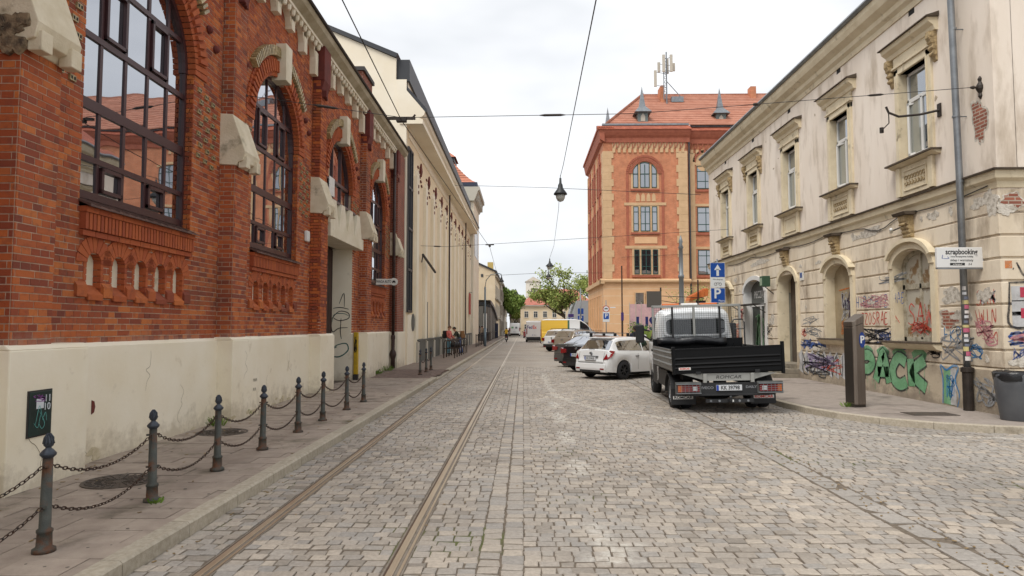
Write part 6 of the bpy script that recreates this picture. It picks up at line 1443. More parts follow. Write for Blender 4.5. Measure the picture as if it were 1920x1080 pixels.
def tuft(x, y, z, label, s=.12, n=26, seed=1):
    rg_ = random.Random(seed); m = MB()
    for _ in range(n):
        a = rg_.uniform(0, 2 * PI); r = rg_.uniform(0, s); h = rg_.uniform(.4, 1) * s; px, py = math.cos(a) * r, math.sin(a) * r; dx, dy = math.cos(a) * s * .5, math.sin(a) * s * .5; w_ = .006
        m.add([(px - w_, py, 0), (px + w_, py, 0), (px + dx + w_, py + dy, h), (px + dx - w_, py + dy, h)], [(0, 1, 2, 3)])
    tag(m.build('weed_tuft', M_hd, loc=None) if False else link('weed_tuft', m.mesh('weed_tuft', M_hd), None, loc=(x, y, z)), label, 'weeds')
tuft(-3.62, 6.62, .12, 'small green weeds at the foot of the second bollard', .055, 30, 1)
tuft(-5.4, 11.75, .12, 'leafy weeds with yellow flowers at the plinth corner by the third bollard', .15, 60, 2); tuft(-5.45, 12.9, .12, 'green weeds at the plinth base between third and fourth bollard', .16, 40, 3)
tuft(-5.42, 24.5, .12, 'weeds against the cream plinth past the gate', .2, 60, 4); tuft(-5.4, 26.4, .12, 'weeds against the plinth near the drainpipe', .2, 50, 5); tuft(7.02, 14.72, .12, 'weeds at the foot of the parking meter', .1, 30, 6)
# ================================================================ VEHICLES
def paintm(n, c, rough=.28, metal=0.0): return MATS.get(n) or mat(n, c, rough, metal, coat=.6, spec=.5)
M_cw = paintm('white_car_paint', 'd2d3d3'); M_cb = paintm('black_car_paint', '131417'); M_cgy = paintm('grey_car_paint', '4e4d4c', .3, .4); M_cbe = paintm('beige_car_paint', '958c80', .3, .4); M_csl = paintm('silver_white_paint', 'b9bcbd', .28, .3)
M_tyre = mat('tyre_rubber', '17171a', .85, col2='232326', scale=20); M_rim = mat('alloy_rim', '8d9094', .35, .8); M_rimd = mat('dark_rim', '3b3d40', .4, .6); M_cgl = glass('car_glass', '101416', .06, top=.55)
M_red = mat('red_lamp', '7c1014', .15, coat=.8); M_ora = mat('amber_lamp', 'c8641c', .2, coat=.8); M_clr = mat('clear_lamp', 'c9cbcd', .15, coat=.8); M_plastic = mat('black_plastic', '1c1d1f', .6); M_plate = mat('number_plate', 'c6c9cc', .4); M_ublue = mat('plate_blue', '1f3f9a', .4); M_under = mat('underbody', '0d0d0e', .9)
def wheel(parent, x, y, r, w, spokes=7, rim=None, side=1):
    t = MB().lathe([(r * .62, -w / 2), (r * .93, -w / 2), (r, -w * .32), (r, w * .32), (r * .93, w / 2), (r * .62, w / 2)], n=26, ax='y', caps=False).mesh('wheel', M_tyre, True)
    o = link('wheel', t, parent, loc=(x, y, r))
    m = MB(); s = side; f = s * w * .42
    m.lathe([(r * .64, -w * .3), (r * .64, w * .46), (r * .58, w * .46), (r * .56, w * .2)], n=24, ax='y', caps=False) if s > 0 else m.lathe([(r * .56, -w * .2), (r * .58, -w * .46), (r * .64, -w * .46), (r * .64, w * .3)], n=24, ax='y', caps=False)
    link('rim', m.mesh('rim', rim or M_rim), o)
    m = MB(); m.lathe([(.06, f - .03 * s), (.06, f + .01 * s)], n=10, ax='y')
    for k in range(spokes):
        a = 2 * PI * k / spokes; m.obox((math.cos(a) * r * .33, f - .01 * s, math.sin(a) * r * .33), r * .3, .015, r * .055, Matrix.Rotation(-a, 3, 'Y'))
    link('spokes', m.mesh('spokes', rim or M_rim), o); link('brake_disc', MB().lathe([(r * .6, -.02), (r * .6, .02)], n=20, ax='y').mesh('brake_disc', M_under), o); return o
def lerpl(P, x):
    if x <= P[0][0]: return P[0][1]
    for (a, u), (b, v) in zip(P[:-1], P[1:]):
        if x <= b: return u + (v - u) * (x - a) / (b - a) if b > a else v
    return P[-1][1]
SPEC = {
 'hatch': dict(L=4.24, W=1.79, wr=.60, ax=(-1.33, 1.30), r=.325, sill=.25, belt=[(-2.12, .62), (-2.085, .70), (-2.03, .98), (-1.5, .98), (.6, .92), (1.05, .90), (1.8, .78), (2.05, .62), (2.12, .45)],
      roof=[(-2.06, .0), (-2.0, 1.0), (-1.93, 1.02), (-1.58, 1.41), (-1.35, 1.455), (-.6, 1.48), (.1, 1.45), (.35, 1.41), (1.05, .93), (1.1, .0)], rear=(-1.90, -1.62), front=(.42, .98), side=(-1.62, .78), pil=(-.28,)),
 'sedan': dict(L=4.6, W=1.80, wr=.58, ax=(-1.45, 1.35), r=.32, sill=.24, belt=[(-2.3, .60), (-2.26, .72), (-2.2, 1.02), (-1.7, 1.04), (-1.0, .97), (.7, .92), (1.2, .90), (2.0, .78), (2.22, .62), (2.3, .45)],
      roof=[(-1.72, .0), (-1.65, 1.05), (-1.0, 1.38), (-.5, 1.44), (.1, 1.43), (.4, 1.39), (1.15, .93), (1.2, .0)], rear=(-1.58, -1.02), front=(.45, 1.05), side=(-1.3, .85), pil=(-.25,)),
 'suv': dict(L=4.34, W=1.82, wr=.66, ax=(-1.33, 1.32), r=.36, sill=.33, belt=[(-2.17, .62), (-2.13, .80), (-2.08, 1.08), (-1.5, 1.08), (.6, 1.03), (1.1, 1.0), (1.9, .92), (2.1, .7), (2.17, .5)],
      roof=[(-2.1, .0), (-2.04, 1.1), (-1.98, 1.12), (-1.72, 1.56), (-1.4, 1.62), (-.6, 1.64), (.1, 1.61), (.4, 1.56), (1.0, 1.04), (1.06, .0)], rear=(-1.95, -1.75), front=(.45, .95), side=(-1.7, .75), pil=(-.95, -.1)),
 'wagon': dict(L=4.65, W=1.80, wr=.60, ax=(-1.4, 1.4), r=.33, sill=.25, belt=[(-2.32, .60), (-2.28, .72), (-2.22, .98), (-1.5, .98), (.6, .93), (1.2, .90), (2.0, .8), (2.25, .62), (2.32, .45)],
      roof=[(-2.24, .0), (-2.18, 1.0), (-2.1, 1.03), (-1.75, 1.42), (-1.4, 1.46), (-.6, 1.49), (.1, 1.47), (.4, 1.42), (1.15, .94), (1.2, .0)], rear=(-2.05, -1.8), front=(.45, 1.05), side=(-1.8, .85), pil=(-1.0, -.1)),
 'van': dict(L=5.6, W=2.05, wr=.90, ax=(-1.75, 1.9), r=.35, sill=.32, belt=[(-2.8, .62), (-2.76, 1.35), (1.3, 1.35), (1.9, 1.25), (2.5, 1.05), (2.72, .8), (2.8, .55)],
      roof=[(-2.785, .0), (-2.76, 2.30), (-2.70, 2.45), (-2.3, 2.50), (.2, 2.50), (.75, 2.42), (1.25, 2.1), (1.95, 1.3), (2.0, .0)], rear=None, front=(1.2, 1.85), side=(.62, 1.5), pil=()),
}
def car(kind, paint, label, cat, loc, rz, name='parked_car', plate='KR 4V92', group=None, rim=None, lamp='corner', extra=None, far=False):
    S = SPEC[kind]; t = thing(name, label, cat, loc, rz, group); L2 = S['L'] / 2; w0 = S['W'] / 2
    def wid(x):
        e = min(x + L2, L2 - x); return w0 * (1 - .13 * max(0, 1 - e / .28) ** 2 - .05 * max(0, 1 - e / .9) ** 2)
    Ra = S['r'] + .045
    def zb(x):
        z = S['sill'] + .04 * max(0, (abs(x) - L2 + .5) / .5)
        for a in S['ax']:
            d = abs(x - a)
            if d < Ra: z = max(z, S['r'] + math.sqrt(Ra * Ra - d * d))
        return z
    xs = sorted(set([round(v, 3) for v in [-L2, -L2 + .02, -L2 + .05, -L2 + .1] + [p[0] for p in S['belt']] + [p[0] for p in S['roof'] if p[1] > 0] + list(np.linspace(-L2, L2, 22)) + [a + Ra * math.cos(q) for a in S['ax'] for q in np.linspace(0, PI, 13)] if -L2 <= v <= L2]))
    def ring(x):
        w, b, be, ro = wid(x), zb(x), lerpl(S['belt'], x), lerpl(S['roof'], x)
        if not (S['roof'][0][0] <= x <= S['roof'][-1][0]): ro = 0
        be = max(be, b + .06)
        f = max(0, min(1, (ro - be) / .34)); P = [(0, min(b, S['sill'] + .02)), (w - .14, b + .0), (w - .03, b), (w, b + (be - b) * .3), (w + .004, b + (be - b) * .62), (w - .02, be - .05), (w - .06, be)]
        if ro > be + .005:
            ye = (w - .12) + (S['wr'] + .05 - w + .12) * f; P += [(ye, ro - .055 * f), (ye - .08, ro - .008), (ye * .5, ro + .012), (0, ro + .018)]
        else: P += [(w - .12, be + .012), (w * .75, be + .02), (w * .4, be + .03), (0, be + .035)]
        return P
    rows_ = []
    for x in xs:
        P = ring(x); rows_.append([(x, y, z) for y, z in P] + [(x, -y, z) for y, z in reversed(P[1:-1])])
    b = MB(); b.grid(rows_, closed=True); n = len(rows_[0]); b.add(rows_[0], [tuple(range(n))]); b.add(rows_[-1], [tuple(range(n - 1, -1, -1))])
    body = b.build('body', paint, t, smooth=True, fix=True)
    me = body.data
    bm = bmesh.new(); bm.from_mesh(me); bmesh.ops.remove_doubles(bm, verts=bm.verts, dist=.0005)
    for e in bm.edges:
        if len(e.link_faces) == 2 and e.calc_face_angle(0) > rad(38): e.smooth = False
    bm.to_mesh(me); bm.free()
    # side glass
    def sp(x, f, s):
        P = ring(x); a, c = P[6], P[7]; y = a[0] + (c[0] - a[0]) * f; z = a[1] + (c[1] - a[1]) * f; return (x, s * (y + .008), z + .003)
    cuts = [S['side'][0]] + list(S['pil']) + [S['side'][1]]
    for s in (-1, 1):
        for a, c in zip(cuts[:-1], cuts[1:]):
            n_ = 10; X = [a + .03 + (c - a - .06) * i / n_ for i in range(n_ + 1)]; lo = []; hi = []
            for x in X:
                P = ring(x); 
                if P[7][1] - P[6][1] < .06: continue
                hgt = P[7][1] - P[6][1]; lo.append(sp(x, .05 / hgt * 1.0, s)); hi.append(sp(x, max(.06 / hgt, 1 - .05 / hgt), s))
            if len(lo) > 1: MB().grid([lo, hi] if s > 0 else [hi, lo]).build('side_window', M_cgl, t)
    for key, nm in (('rear', 'rear_window'), ('front', 'windscreen')):
        if not S[key]: continue
        a, c = S[key]; g = []
        for i in range(5):
            x = a + (c - a) * i / 4; P = ring(x); ye = P[7][0] - .05; z = lerpl(S['roof'], x); g.append([(x + (-.014 if key == 'rear' else .014), ye * q, z + .016 - .03 * abs(q) ** 3) for q in np.linspace(-1, 1, 9)])
        MB().grid(g).build(nm, M_cgl, t)
    for i, a in enumerate(S['ax']):
        for s in (-1, 1): wheel(t, a, s * (w0 - .12), S['r'], .21, rim=rim, side=s)
    MB().box(-L2 + .25, L2 - .25, -w0 + .22, w0 - .22, .16, .5).build('underbody', M_under, t)
    zt = lerpl(S['belt'], -L2 + .1)
    # rear bumper, lamps, plate, badge, handles
    MB().prism([(-L2 - .03, S['sill'] + .02), (-L2 - .05, .40), (-L2 - .03, .56), (-L2 + .12, .56), (-L2 + .12, S['sill'] + .0)], 'y', -w0 * .8, w0 * .8).build('rear_bumper', paint if kind not in ('suv', 'van') else M_plastic, t, bevel=.02)
    for s in (-1, 1):
        if kind == 'van': q = MB().box(-L2 - .025, -L2 + .08, s * .90 - .06, s * .90 + .06, .95, 1.6)
        elif kind == 'suv' or kind == 'wagon': q = MB().box(-L2 - .005, -L2 + .25, s * (w0 - .15) - .1, s * (w0 - .15) + .12, .80, 1.02)
        elif kind == 'sedan': q = MB().prism([(s * (w0 - .05), .74), (s * (w0 - .34), .78), (s * (w0 - .34), .92), (s * (w0 - .04), .97)], 'x', -L2 + .0, -L2 + .2)
        else:
            y1, y2, y3 = s * (w0 - .30), s * (w0 - .12), s * (w0 - .015)
            q = MB().add([(-2.125, y1, .70), (-2.085, y2, .72), (-1.98, y3, .80), (-1.78, y3 - s * .012, 1.0), (-1.95, y2, 1.03), (-2.06, s * (w0 - .2), .90), (-1.98, y1, .72), (-1.9, y2, .74), (-1.85, y3 - s * .09, .82), (-1.78, y3 - s * .09, .96), (-1.9, y2, .98), (-1.98, s * (w0 - .2), .88)],
                         [(0, 1, 5), (1, 2, 3, 4, 5), (6, 7, 1, 0), (7, 8, 2, 1), (8, 9, 3, 2), (9, 10, 4, 3), (10, 11, 5, 4), (11, 6, 0, 5)])
        q.build('tail_lamp', M_red, t, fix=True, bevel=.006)
        MB().box(-L2 - .052, -L2 - .02, s * .58 - .09, s * .58 + .09, .36, .41).build('reflector', M_red, t)
        MB().obox((S['ax'][1] - .65, s * (w0 + .08), lerpl(S['belt'], .5) + .03), .07, .1, .07).build('mirror', M_plastic if kind == 'van' else paint, t, bevel=.03)
        if kind != 'van':
            for x in (-.75, .3): MB().box(x, x + .17, s * w0 - .0, s * (w0 + .025), .80, .825).build('door_handle', M_plastic, t, fix=True)
    pz = .70 if kind != 'hatch' else .74
    if kind == 'van': pz = .85
    pl_ = MB().box(-L2 - .035, -L2 + .02, -.26, .26, pz - .057, pz + .057).build('plate', M_plate, t)
    link('plate_band', MB().box(-L2 - .037, -L2 - .034, .21, .26, pz - .055, pz + .055).mesh('plate_band', M_ublue), pl_)
    text('plate_number', plate, .105, M_ink, pl_, (-L2 - .0365, -.02, pz), (PI / 2, 0, -PI / 2), sx=.85, bold=.001)
    MB().lathe([(.045, -L2 + .02 - .03), (.045, -L2 + .05)], (0, 0, zt - .06 if kind != 'van' else 1.2), 12, ax='x').build('badge', M_rim, t)
    if kind in ('suv', 'wagon'):
        for s in (-1, 1): MB().tube([(-1.5, s * .56, 1.6 if kind == 'suv' else 1.44), (-1.4, s * .56, 1.69 if kind == 'suv' else 1.53), (.1, s * .56, 1.69 if kind == 'suv' else 1.53), (.25, s * .56, 1.6 if kind == 'suv' else 1.44)], .018, 6).build('roof_rail', M_plastic if kind == 'wagon' else M_rimd, t)
    if extra: extra(t, S, w0, L2)
    return t
def place(kind, px, py, th, **k):   # rear right corner on the ground, heading th degrees from the street direction towards the right
    S = SPEC[kind]; th = rad(th); h = Vector((math.sin(th), math.cos(th))); r = Vector((math.cos(th), -math.sin(th)))
    c = Vector((px, py)) + h * S['L'] / 2 - r * S['W'] / 2; return dict(loc=(c.x, c.y, 0), rz=PI / 2 - th)
GRP = 'cars parked nose-in on the right side of the street'
def hatch_extra(t, S, w0, L2):
    MB().tube([(-1.962, -.05, 1.05), (-1.93, .25, 1.06)], .008, 5).build('wiper', M_plastic, t)
    MB().box(-1.66, -1.45, -.55, .55, 1.425, 1.47).build('roof_spoiler', M_cw, t, bevel=.015)
    MB().box(-L2 - .02, -L2 + .05, -.34, .34, .805, .83).build('handle_strip', M_rim, t, bevel=.006)
    q = MB(); sg = [(-2.135, -.60, .60), (-2.13, .60, .60)]; q.tube(sg, .006, 4)
    for s in (-1, 1): q.tube([(-2.12, s * .62, .62), (-2.10, s * .60, .74), (-2.035, s * .60, .96)], .005, 4)
    q.build('tailgate_gap', M_under, t); MB().box(-2.165, -2.13, -.5, .5, .27, .34).build('lower_bumper_trim', M_plastic, t, bevel=.01)
    for x in (-.62, .6): MB().box(x, x + .006, -w0 - .004, -w0 + .0, .34, .9).build('door_gap', M_under, t)
car('hatch', M_cw, 'white hatchback parked beside the tipper truck', 'car', **place('hatch', 2.95, 23.0, 50), group=GRP, rim=M_rimd, extra=hatch_extra, plate='KR 2VA33')
def rack(t, S, w0, L2):
    for x in (-.6, .25):
        MB().box(x - .03, x + .03, -.72, .72, 1.56, 1.585).build('cross_bar', M_steel, t)
        for s in (-1, 1): MB().box(x - .05, x + .05, s * .66 - .05, s * .66 + .05, 1.40, 1.57).build('rack_foot', M_plastic, t, bevel=.015)
car('sedan', M_cb, 'black saloon with roof rack bars parked behind the white hatchback', 'car', **place('sedan', 2.75, 26.6, 47), group=GRP, extra=rack, plate='KR 6CX71')
car('sedan', M_cgy, 'dark grey saloon parked between the black saloon and the beige estate', 'car', **place('sedan', 2.55, 29.9, 47), group=GRP, plate='KRA 88VU')
car('wagon', M_csl, 'silver white estate car with roof rails behind the grey saloon', 'car', **place('wagon', 3.4, 34.6, 47), group=GRP, plate='KR 8GN52')
car('suv', M_cbe, 'beige crossover with tilted red lamps parked before the white one', 'car', **place('suv', 3.1, 42.2, 44), group=GRP, plate='KNS 3X4')
car('suv', M_cw, 'white crossover with dark rear window, last of the parked row', 'car', **place('suv', 2.75, 48.6, 40), group=GRP, plate='KR 1DJ90')
car('wagon', paintm('dark_red_paint', '6b1a1c'), 'small dark red car far down the street beside the courier van', 'car', loc=(.9, 108, 0), rz=PI / 2, plate='KR 5')
# vans
def vanskin(t, S, x0, x1, mt, name, s=-1, z0=.55, z1=2.42):
    w = S['W'] / 2; n = 4; g = []
    prof = [(w + .008, z0), (w + .012, 1.0), (w - .01, 1.31), (w - .055, 1.38), (.965, 1.9), (.955, 2.2), (.953, z1 - .01)]
    for x in (x0, x1): g.append([(x, s * y, z) for y, z in prof])
    MB().grid(g).build(name, mt, t)
M_vy = paintm('yellow_van_paint', 'e0b428'); M_vg = paintm('green_stripe_paint', '2e5a3c'); M_purp = mat('purple_lettering', '3c2a6c', .5); M_orr = mat('red_orange_lettering', 'c8382c', .5); M_gryl = mat('grey_lettering', '6c7074', .5)
def yvan(t, S, w0, L2):
    MB().box(-L2 - .012, -L2 + .02, -.93, .93, .6, 2.38).build('rear_doors', M_vy, t, bevel=.01)
    vanskin(t, S, -L2 + .03, -.45, M_vy, 'yellow_side_panel'); vanskin(t, S, -.45, -.28, M_vg, 'green_stripe')
    text('lettering', 'LUZ by VAN', .34, M_gryl, t, (1.0, -w0 - .0, 1.55), FACE_S, sx=.62)
    text('lettering', 'Carrefour', .22, M_vg, t, (-1.7, -w0 - .012, 1.2), FACE_S, sx=.8) if False else None
    MB().box(-.05, 1.5, -w0 - .016, -w0 - .008, .5, .62).build('side_trim', M_plastic, t)
car('van', M_cw, 'yellow and white delivery van parked across the street beyond the cars', 'van', loc=(4.4, 60.5, 0), rz=0, name='delivery_van', plate='KR 7', extra=yvan)
def fvan(t, S, w0, L2):
    MB().box(-L2 - .012, -L2 + .02, -.93, -.004, .6, 2.36).box(-L2 - .012, -L2 + .02, .004, .93, .6, 2.36).build('rear_doors', M_cw, t, bevel=.01)
    text('lettering', 'Fed', .56, M_purp, t, (-L2 - .014, .55, 1.75), FACE_W, sx=.8, bold=.01); text('lettering', 'Ex', .56, M_orr, t, (-L2 - .014, -.02, 1.75), FACE_W, sx=.8, bold=.01)
    MB().box(-L2 - .06, -L2 + .1, -.95, .95, .3, .62).build('step_bumper', M_plastic, t, bevel=.02)
car('van', M_cw, 'white courier van seen from behind with purple and red lettering', 'van', loc=(1.32, 81.2, 0), rz=PI / 2, name='delivery_van', plate='KR 9', extra=fvan)
def lvan(t, S, w0, L2): MB().box(-L2 - .014, -L2 - .012, .2, .6, 1.5, 1.8).build('green_mark', M_sgreen, t); MB().box(-L2 - .014, -L2 - .012, -.5, -.1, 1.45, 1.8).build('grey_mark', M_gryl, t)
car('van', M_cw, 'small white van driving away at the far end of the street', 'van', loc=(-1.6, 128, 0), rz=PI / 2, name='delivery_van', plate='KR 3', extra=lvan)
# ---------------------------------------------------------------- tipper truck
M_tw = paintm('truck_cab_paint', 'dfe3e5'); M_gate = mat('black_tailgate_paint', '08090b', .5, col2='0c0d0f', scale=3, spec=.2); M_galv = mat('grey_side_board', '6e6f6c', .4, .5, col2='5a5b59', scale=3); M_beam = mat('pale_steel_beam', '9b9c98', .5, .4)
tk = thing('tipper_truck', 'white cab tipper truck with black dropside bed, parked on the right', 'truck', (4.42, 14.45, 0), rot=(rad(-1.3), 0, 0))
tk.rotation_euler = Matrix.Rotation(rad(87.0), 3, 'Z').to_4x4().to_euler() if False else (Matrix.Rotation(rad(87.0), 3, 'Z') @ Matrix.Rotation(rad(-1.3), 3, 'X')).to_euler()
# tailgate with ribs
gt = MB().prism([(-.02, .88), (.03, .88), (.03, 1.40), (-.02, 1.40)], 'y', -1.16, 1.16).build('tailgate', M_gate, tk, bevel=.008)
gt.rotation_euler = (rad(-1.4), 0, 0)
m = MB()
for z in (1.08, 1.2, 1.00): m.prism([(-.045, z), (-.02, z - .03), (-.02, z + .03)], 'y', -1.12, 1.12)
link('tailgate_ribs', m.mesh('tailgate_ribs', M_gate), gt)
link('tailgate_edge', MB().box(-.03, .035, -1.17, 1.17, 1.385, 1.42).mesh('tailgate_edge', M_gate), gt)
for s in (-1, 1): link('hinge', MB().box(-.05, .0, s * .62 - .05, s * .62 + .05, .86, .92).mesh('hinge', M_plastic), gt)
stk_ = link('sticker', MB().box(-.047, -.044, .78, 1.03, .965, 1.02).mesh('sticker', M_white), gt); text('sticker_lettering', 'ROMCAR', .05, M_orr, gt, (-.049, .905, .992), FACE_W, sx=1.0, bold=.001)
for s in (-1, 1):
    MB().box(-.04, .06, s * 1.15 - .03, s * 1.15 + .03, .84, 1.52 if s < 0 else 1.44).build('corner_post', M_gate, tk, bevel=.01)
    sb = MB().box(.06, 3.05, s * 1.15 - .02, s * 1.15 + .02, .92, 1.38).build('side_board', M_galv, tk)
    m = MB()
    for z in (1.04, 1.18, 1.30): m.prism([(s * 1.17, z - .03), (s * 1.17, z + .03), (s * 1.195, z)], 'x', .08, 3.03)
    link('board_ribs', m.mesh('board_ribs', M_galv), sb)
MB().box(-.0, 3.1, -1.13, 1.13, .88, .93).build('bed_floor', M_gate, tk); MB().box(3.05, 3.12, -1.15, 1.15, .9, 1.55).build('headboard', M_gate, tk, bevel=.01)
m = MB()
for s in (-1, 1): m.box(3.12, 3.18, s * 1.12 - .025, s * 1.12 + .025, .9, 2.42)
m.box(3.12, 3.18, -1.15, 1.15, 2.37, 2.43).box(3.12, 3.18, .03, .09, 1.5, 2.4); m.build('rack_frame', M_beam, tk, bevel=.006)
m = MB()
for i in range(38): y = -1.08 + i * .0584; m.box(3.145, 3.15, y - .0025, y + .0025, 1.5, 2.38)
for i in range(16): z = 1.52 + i * .056; m.box(3.151, 3.156, -1.1, 1.1, z - .0025, z + .0025)
m.build('mesh_guard', mat('mesh_wire', '5c6063', .5, .5), tk, kind='stuff')
for y in (.62, -.6): MB().box(3.10, 3.142, y - .025, y + .025, 1.5, 2.38).build('strap', M_plastic, tk)
# tarpaulin roll: uneven tube
rg_ = random.Random(3); pts = [(2.95 + rg_.uniform(-.02, .02), 1.05 - i * .16, 1.48 + .025 * math.sin(i * 1.1) + (.03 if 3 < i < 7 else 0)) for i in range(12)]
tarp = MB(); tarp.tube(pts, [.10 + rg_.uniform(-.015, .02) for _ in pts], 14); M_tarp = mat('black_tarpaulin', '191a1d', .32, bump=1.0, bscale=7)
tag(tarp.build('tarpaulin_roll', M_tarp, tk, smooth=True))
MB().tube([(2.6, -.78, .95), (2.6, -.78, 1.95), (2.6, -.83, 2.02), (2.6, -1.03, 2.02), (2.6, -1.08, 1.95), (2.6, -1.08, .95)], .018, 8).tube([(2.6, -.78, 1.78), (2.6, -1.08, 1.78)], .012, 6).build('trolley_hoop', M_rimd, tk, smooth=True)
# cab
cab = MB()
def cabring(x):
    f = [(3.32, 0.0), (3.36, .03), (3.45, .045), (4.3, .05), (4.75, .0), (5.1, 0), (5.55, 0)]
    hw = lerpl([(3.32, .93), (3.40, 1.0), (3.6, 1.03), (4.9, 1.02), (5.3, .96), (5.45, .82)], x); zt = lerpl([(3.32, 2.22), (3.40, 2.31), (3.7, 2.36), (4.25, 2.33), (4.45, 2.2), (4.95, 1.45), (5.3, 1.25), (5.45, .95)], x)
    zl = lerpl([(3.32, .62), (4.2, .55), (5.45, .4)], x)
    for a, rr_ in ((4.62, .44),):
        if abs(x - a) < rr_: zl = max(zl, .36 + math.sqrt(rr_ ** 2 - (x - a) ** 2))
    wz = 1.42; f_ = max(0, min(1, (zt - wz) / .7))
    P = [(0, zl), (hw - .08, zl), (hw, zl + .06), (hw + .01, max(zl + .1, 1.0)), (hw - .01, max(zl + .14, min(wz, zt - .05)))]
    P += [(hw - .02 - .10 * f_, max(zl + .18, zt - .14)), (hw - .08 - .12 * f_, zt - .04), (hw - .22 - .14 * f_, zt), (0, zt + .02)]
    return P
xs = sorted(set([3.32, 3.36, 3.40, 3.5, 3.7, 4.0, 4.25, 4.45, 4.7, 4.95, 5.1, 5.3, 5.4, 5.45] + [4.62 + .44 * math.cos(q) for q in np.linspace(0, PI, 11)]))
rows_ = [[(x, y, z) for y, z in cabring(x)] + [(x, -y, z) for y, z in reversed(cabring(x)[1:-1])] for x in xs]
cab.grid(rows_, closed=True); n = len(rows_[0]); cab.add(rows_[0], [tuple(range(n))]); cab.add(rows_[-1], [tuple(range(n - 1, -1, -1))])
cb_ = cab.build('cab', M_tw, tk, smooth=True, fix=True); bm = bmesh.new(); bm.from_mesh(cb_.data)
bmesh.ops.remove_doubles(bm, verts=bm.verts, dist=.0005)
for e in bm.edges:
    if len(e.link_faces) == 2 and e.calc_face_angle(0) > rad(40): e.smooth = False
bm.to_mesh(cb_.data); bm.free()
def rrect(hw, h0, h1, r, n=5):
    P = []
    for cx, cz, a0 in ((hw - r, h1 - r, 0), (-hw + r, h1 - r, PI / 2), (-hw + r, h0 + r, PI), (hw - r, h0 + r, 1.5 * PI)):
        P += [(cx + r * math.cos(a0 + PI / 2 * k / n), cz + r * math.sin(a0 + PI / 2 * k / n)) for k in range(n + 1)]
    return P
MB().prism(rrect(.84, 1.60, 2.12, .13), 'x', 3.27, 3.33).build('rear_window_seal', M_tw, tk, bevel=.02)
rw = MB().prism(rrect(.76, 1.66, 2.06, .1), 'x', 3.262, 3.268).build('rear_window', glass('truck_glass', '141917', .08, top=.5), tk)
for s in (-1, 1):
    MB().grid([[(x, s * (cabring(x)[4][0] + .008), 1.46) for x in (3.95, 4.2, 4.5, 4.75)], [(x, s * (cabring(x)[5][0] + .012), min(2.12, cabring(x)[5][1])) for x in (3.95, 4.2, 4.5, 4.75)]]).build('side_window', M_cgl, tk)
    MB().box(3.6, 3.62, s * 1.035 - .004, s * 1.035 + .004, .65, 2.1).box(3.9, 3.91, s * 1.035 - .004, s * 1.035 + .004, .65, 1.45).build('door_gap', M_under, tk)
    MB().box(3.95, 4.12, s * 1.04 - .02, s * 1.04 + .02, 1.2, 1.26).build('door_handle', M_plastic, tk)
    arm = MB().bar((4.75, s * 1.0, 1.5), (4.7, s * 1.22, 1.65), .04).bar((4.75, s * 1.0, 1.75), (4.7, s * 1.22, 1.8), .04).build('mirror_arm', M_plastic, tk)
    MB().obox((4.68, s * 1.29, 1.68), .07, .12, .26).build('mirror', M_plastic, tk, bevel=.04)
    wheel(tk, 4.62, s * .88, .345, .22, spokes=5, rim=M_rimd, side=s); wheel(tk, 1.05, s * .98, .36, .2, spokes=8, rim=M_rim, side=s)
    wheel(tk, 1.05, s * .74, .36, .2, spokes=8, rim=M_rim, side=s)
    fd = MB()
    for i in range(12):
        a0, a1 = PI * i / 12, PI * (i + 1) / 12; fd.wedge(1.05, .36, .43, .455, a0, a1, min(s * .62, s * 1.13), max(s * .62, s * 1.13), plane='y')
    fd.build('mudguard', M_plastic, tk); MB().box(.55, .58, min(s * .6, s * 1.14), max(s * .6, s * 1.14), .14, .5).build('mud_flap', M_plastic, tk)
    link('flap_strip', MB().box(.545, .549, s * .88 - .22, s * .88 + .22, .26, .33).mesh('flap_strip', M_white), tk); text('flap_lettering', 'ROMCAR', .08, M_orr if s < 0 else M_ink, tk, (.543, s * .88, .295), FACE_W, sx=1.2, bold=.002)
    MB().box(1.7, 3.2, s * 1.02 - .02, s * 1.02 + .02, .42, .82).build('side_skirt', M_plastic, tk, bevel=.01); MB().box(3.15, 3.95, s * 1.035 - .015, s * 1.035 + .015, .38, .95).build('cab_step_panel', M_plastic if s > 0 else M_tw, tk, bevel=.02)
    MB().prism([(3.3, .38), (3.05, .55), (3.0, .95), (3.32, .95)], 'y', min(s * 1.02, s * 1.05), max(s * 1.02, s * 1.05)).build('fender_panel', M_tw, tk)
    lb = MB().box(.0, .05, s * .86 - .27, s * .86 + .27, .42, .68).build('lamp_bracket', M_galv, tk, bevel=.006)
    lm = MB().box(-.05, .0, s * .86 - .23, s * .86 + .23, .47, .62).build('tail_lamp', M_red, tk, bevel=.01)
    o_ = s * .86 + .18 * s; link('amber_segment', MB().box(-.053, -.049, s * .86 + (.14 if s > 0 else -.225), s * .86 + (.225 if s > 0 else -.14), .475, .615).mesh('amber_segment', M_ora), lm)
    link('clear_segment', MB().box(-.054, -.049, s * .86 - s * .13 - .05, s * .86 - s * .13 + .05, .50, .59).mesh('clear_segment', M_clr), lm)
    m = MB(); [m.box(-.075, -.069, s * .86 - .24, s * .86 + .24, z - .003, z + .003) for z in (.50, .545, .59)]; [m.box(-.076, -.07, s * .86 + d - .003, s * .86 + d + .003, .46, .63) for d in (-.16, -.08, 0, .08, .16)]; m.box(-.08, .0, s * .86 - .26, s * .86 + .26, .44, .455).box(-.08, .0, s * .86 - .26, s * .86 + .26, .635, .65).build('lamp_guard', M_steel, tk)
MB().prism([(1.02, .86), (.45, .70), (-.45, .70), (-1.02, .86)], 'x', .02, .07).build('rear_beam', M_beam, tk); text('beam_lettering', 'ROMCAR', .1, M_ink, tk, (.018, -.0, .775), FACE_W, sx=1.3, shear=.2)
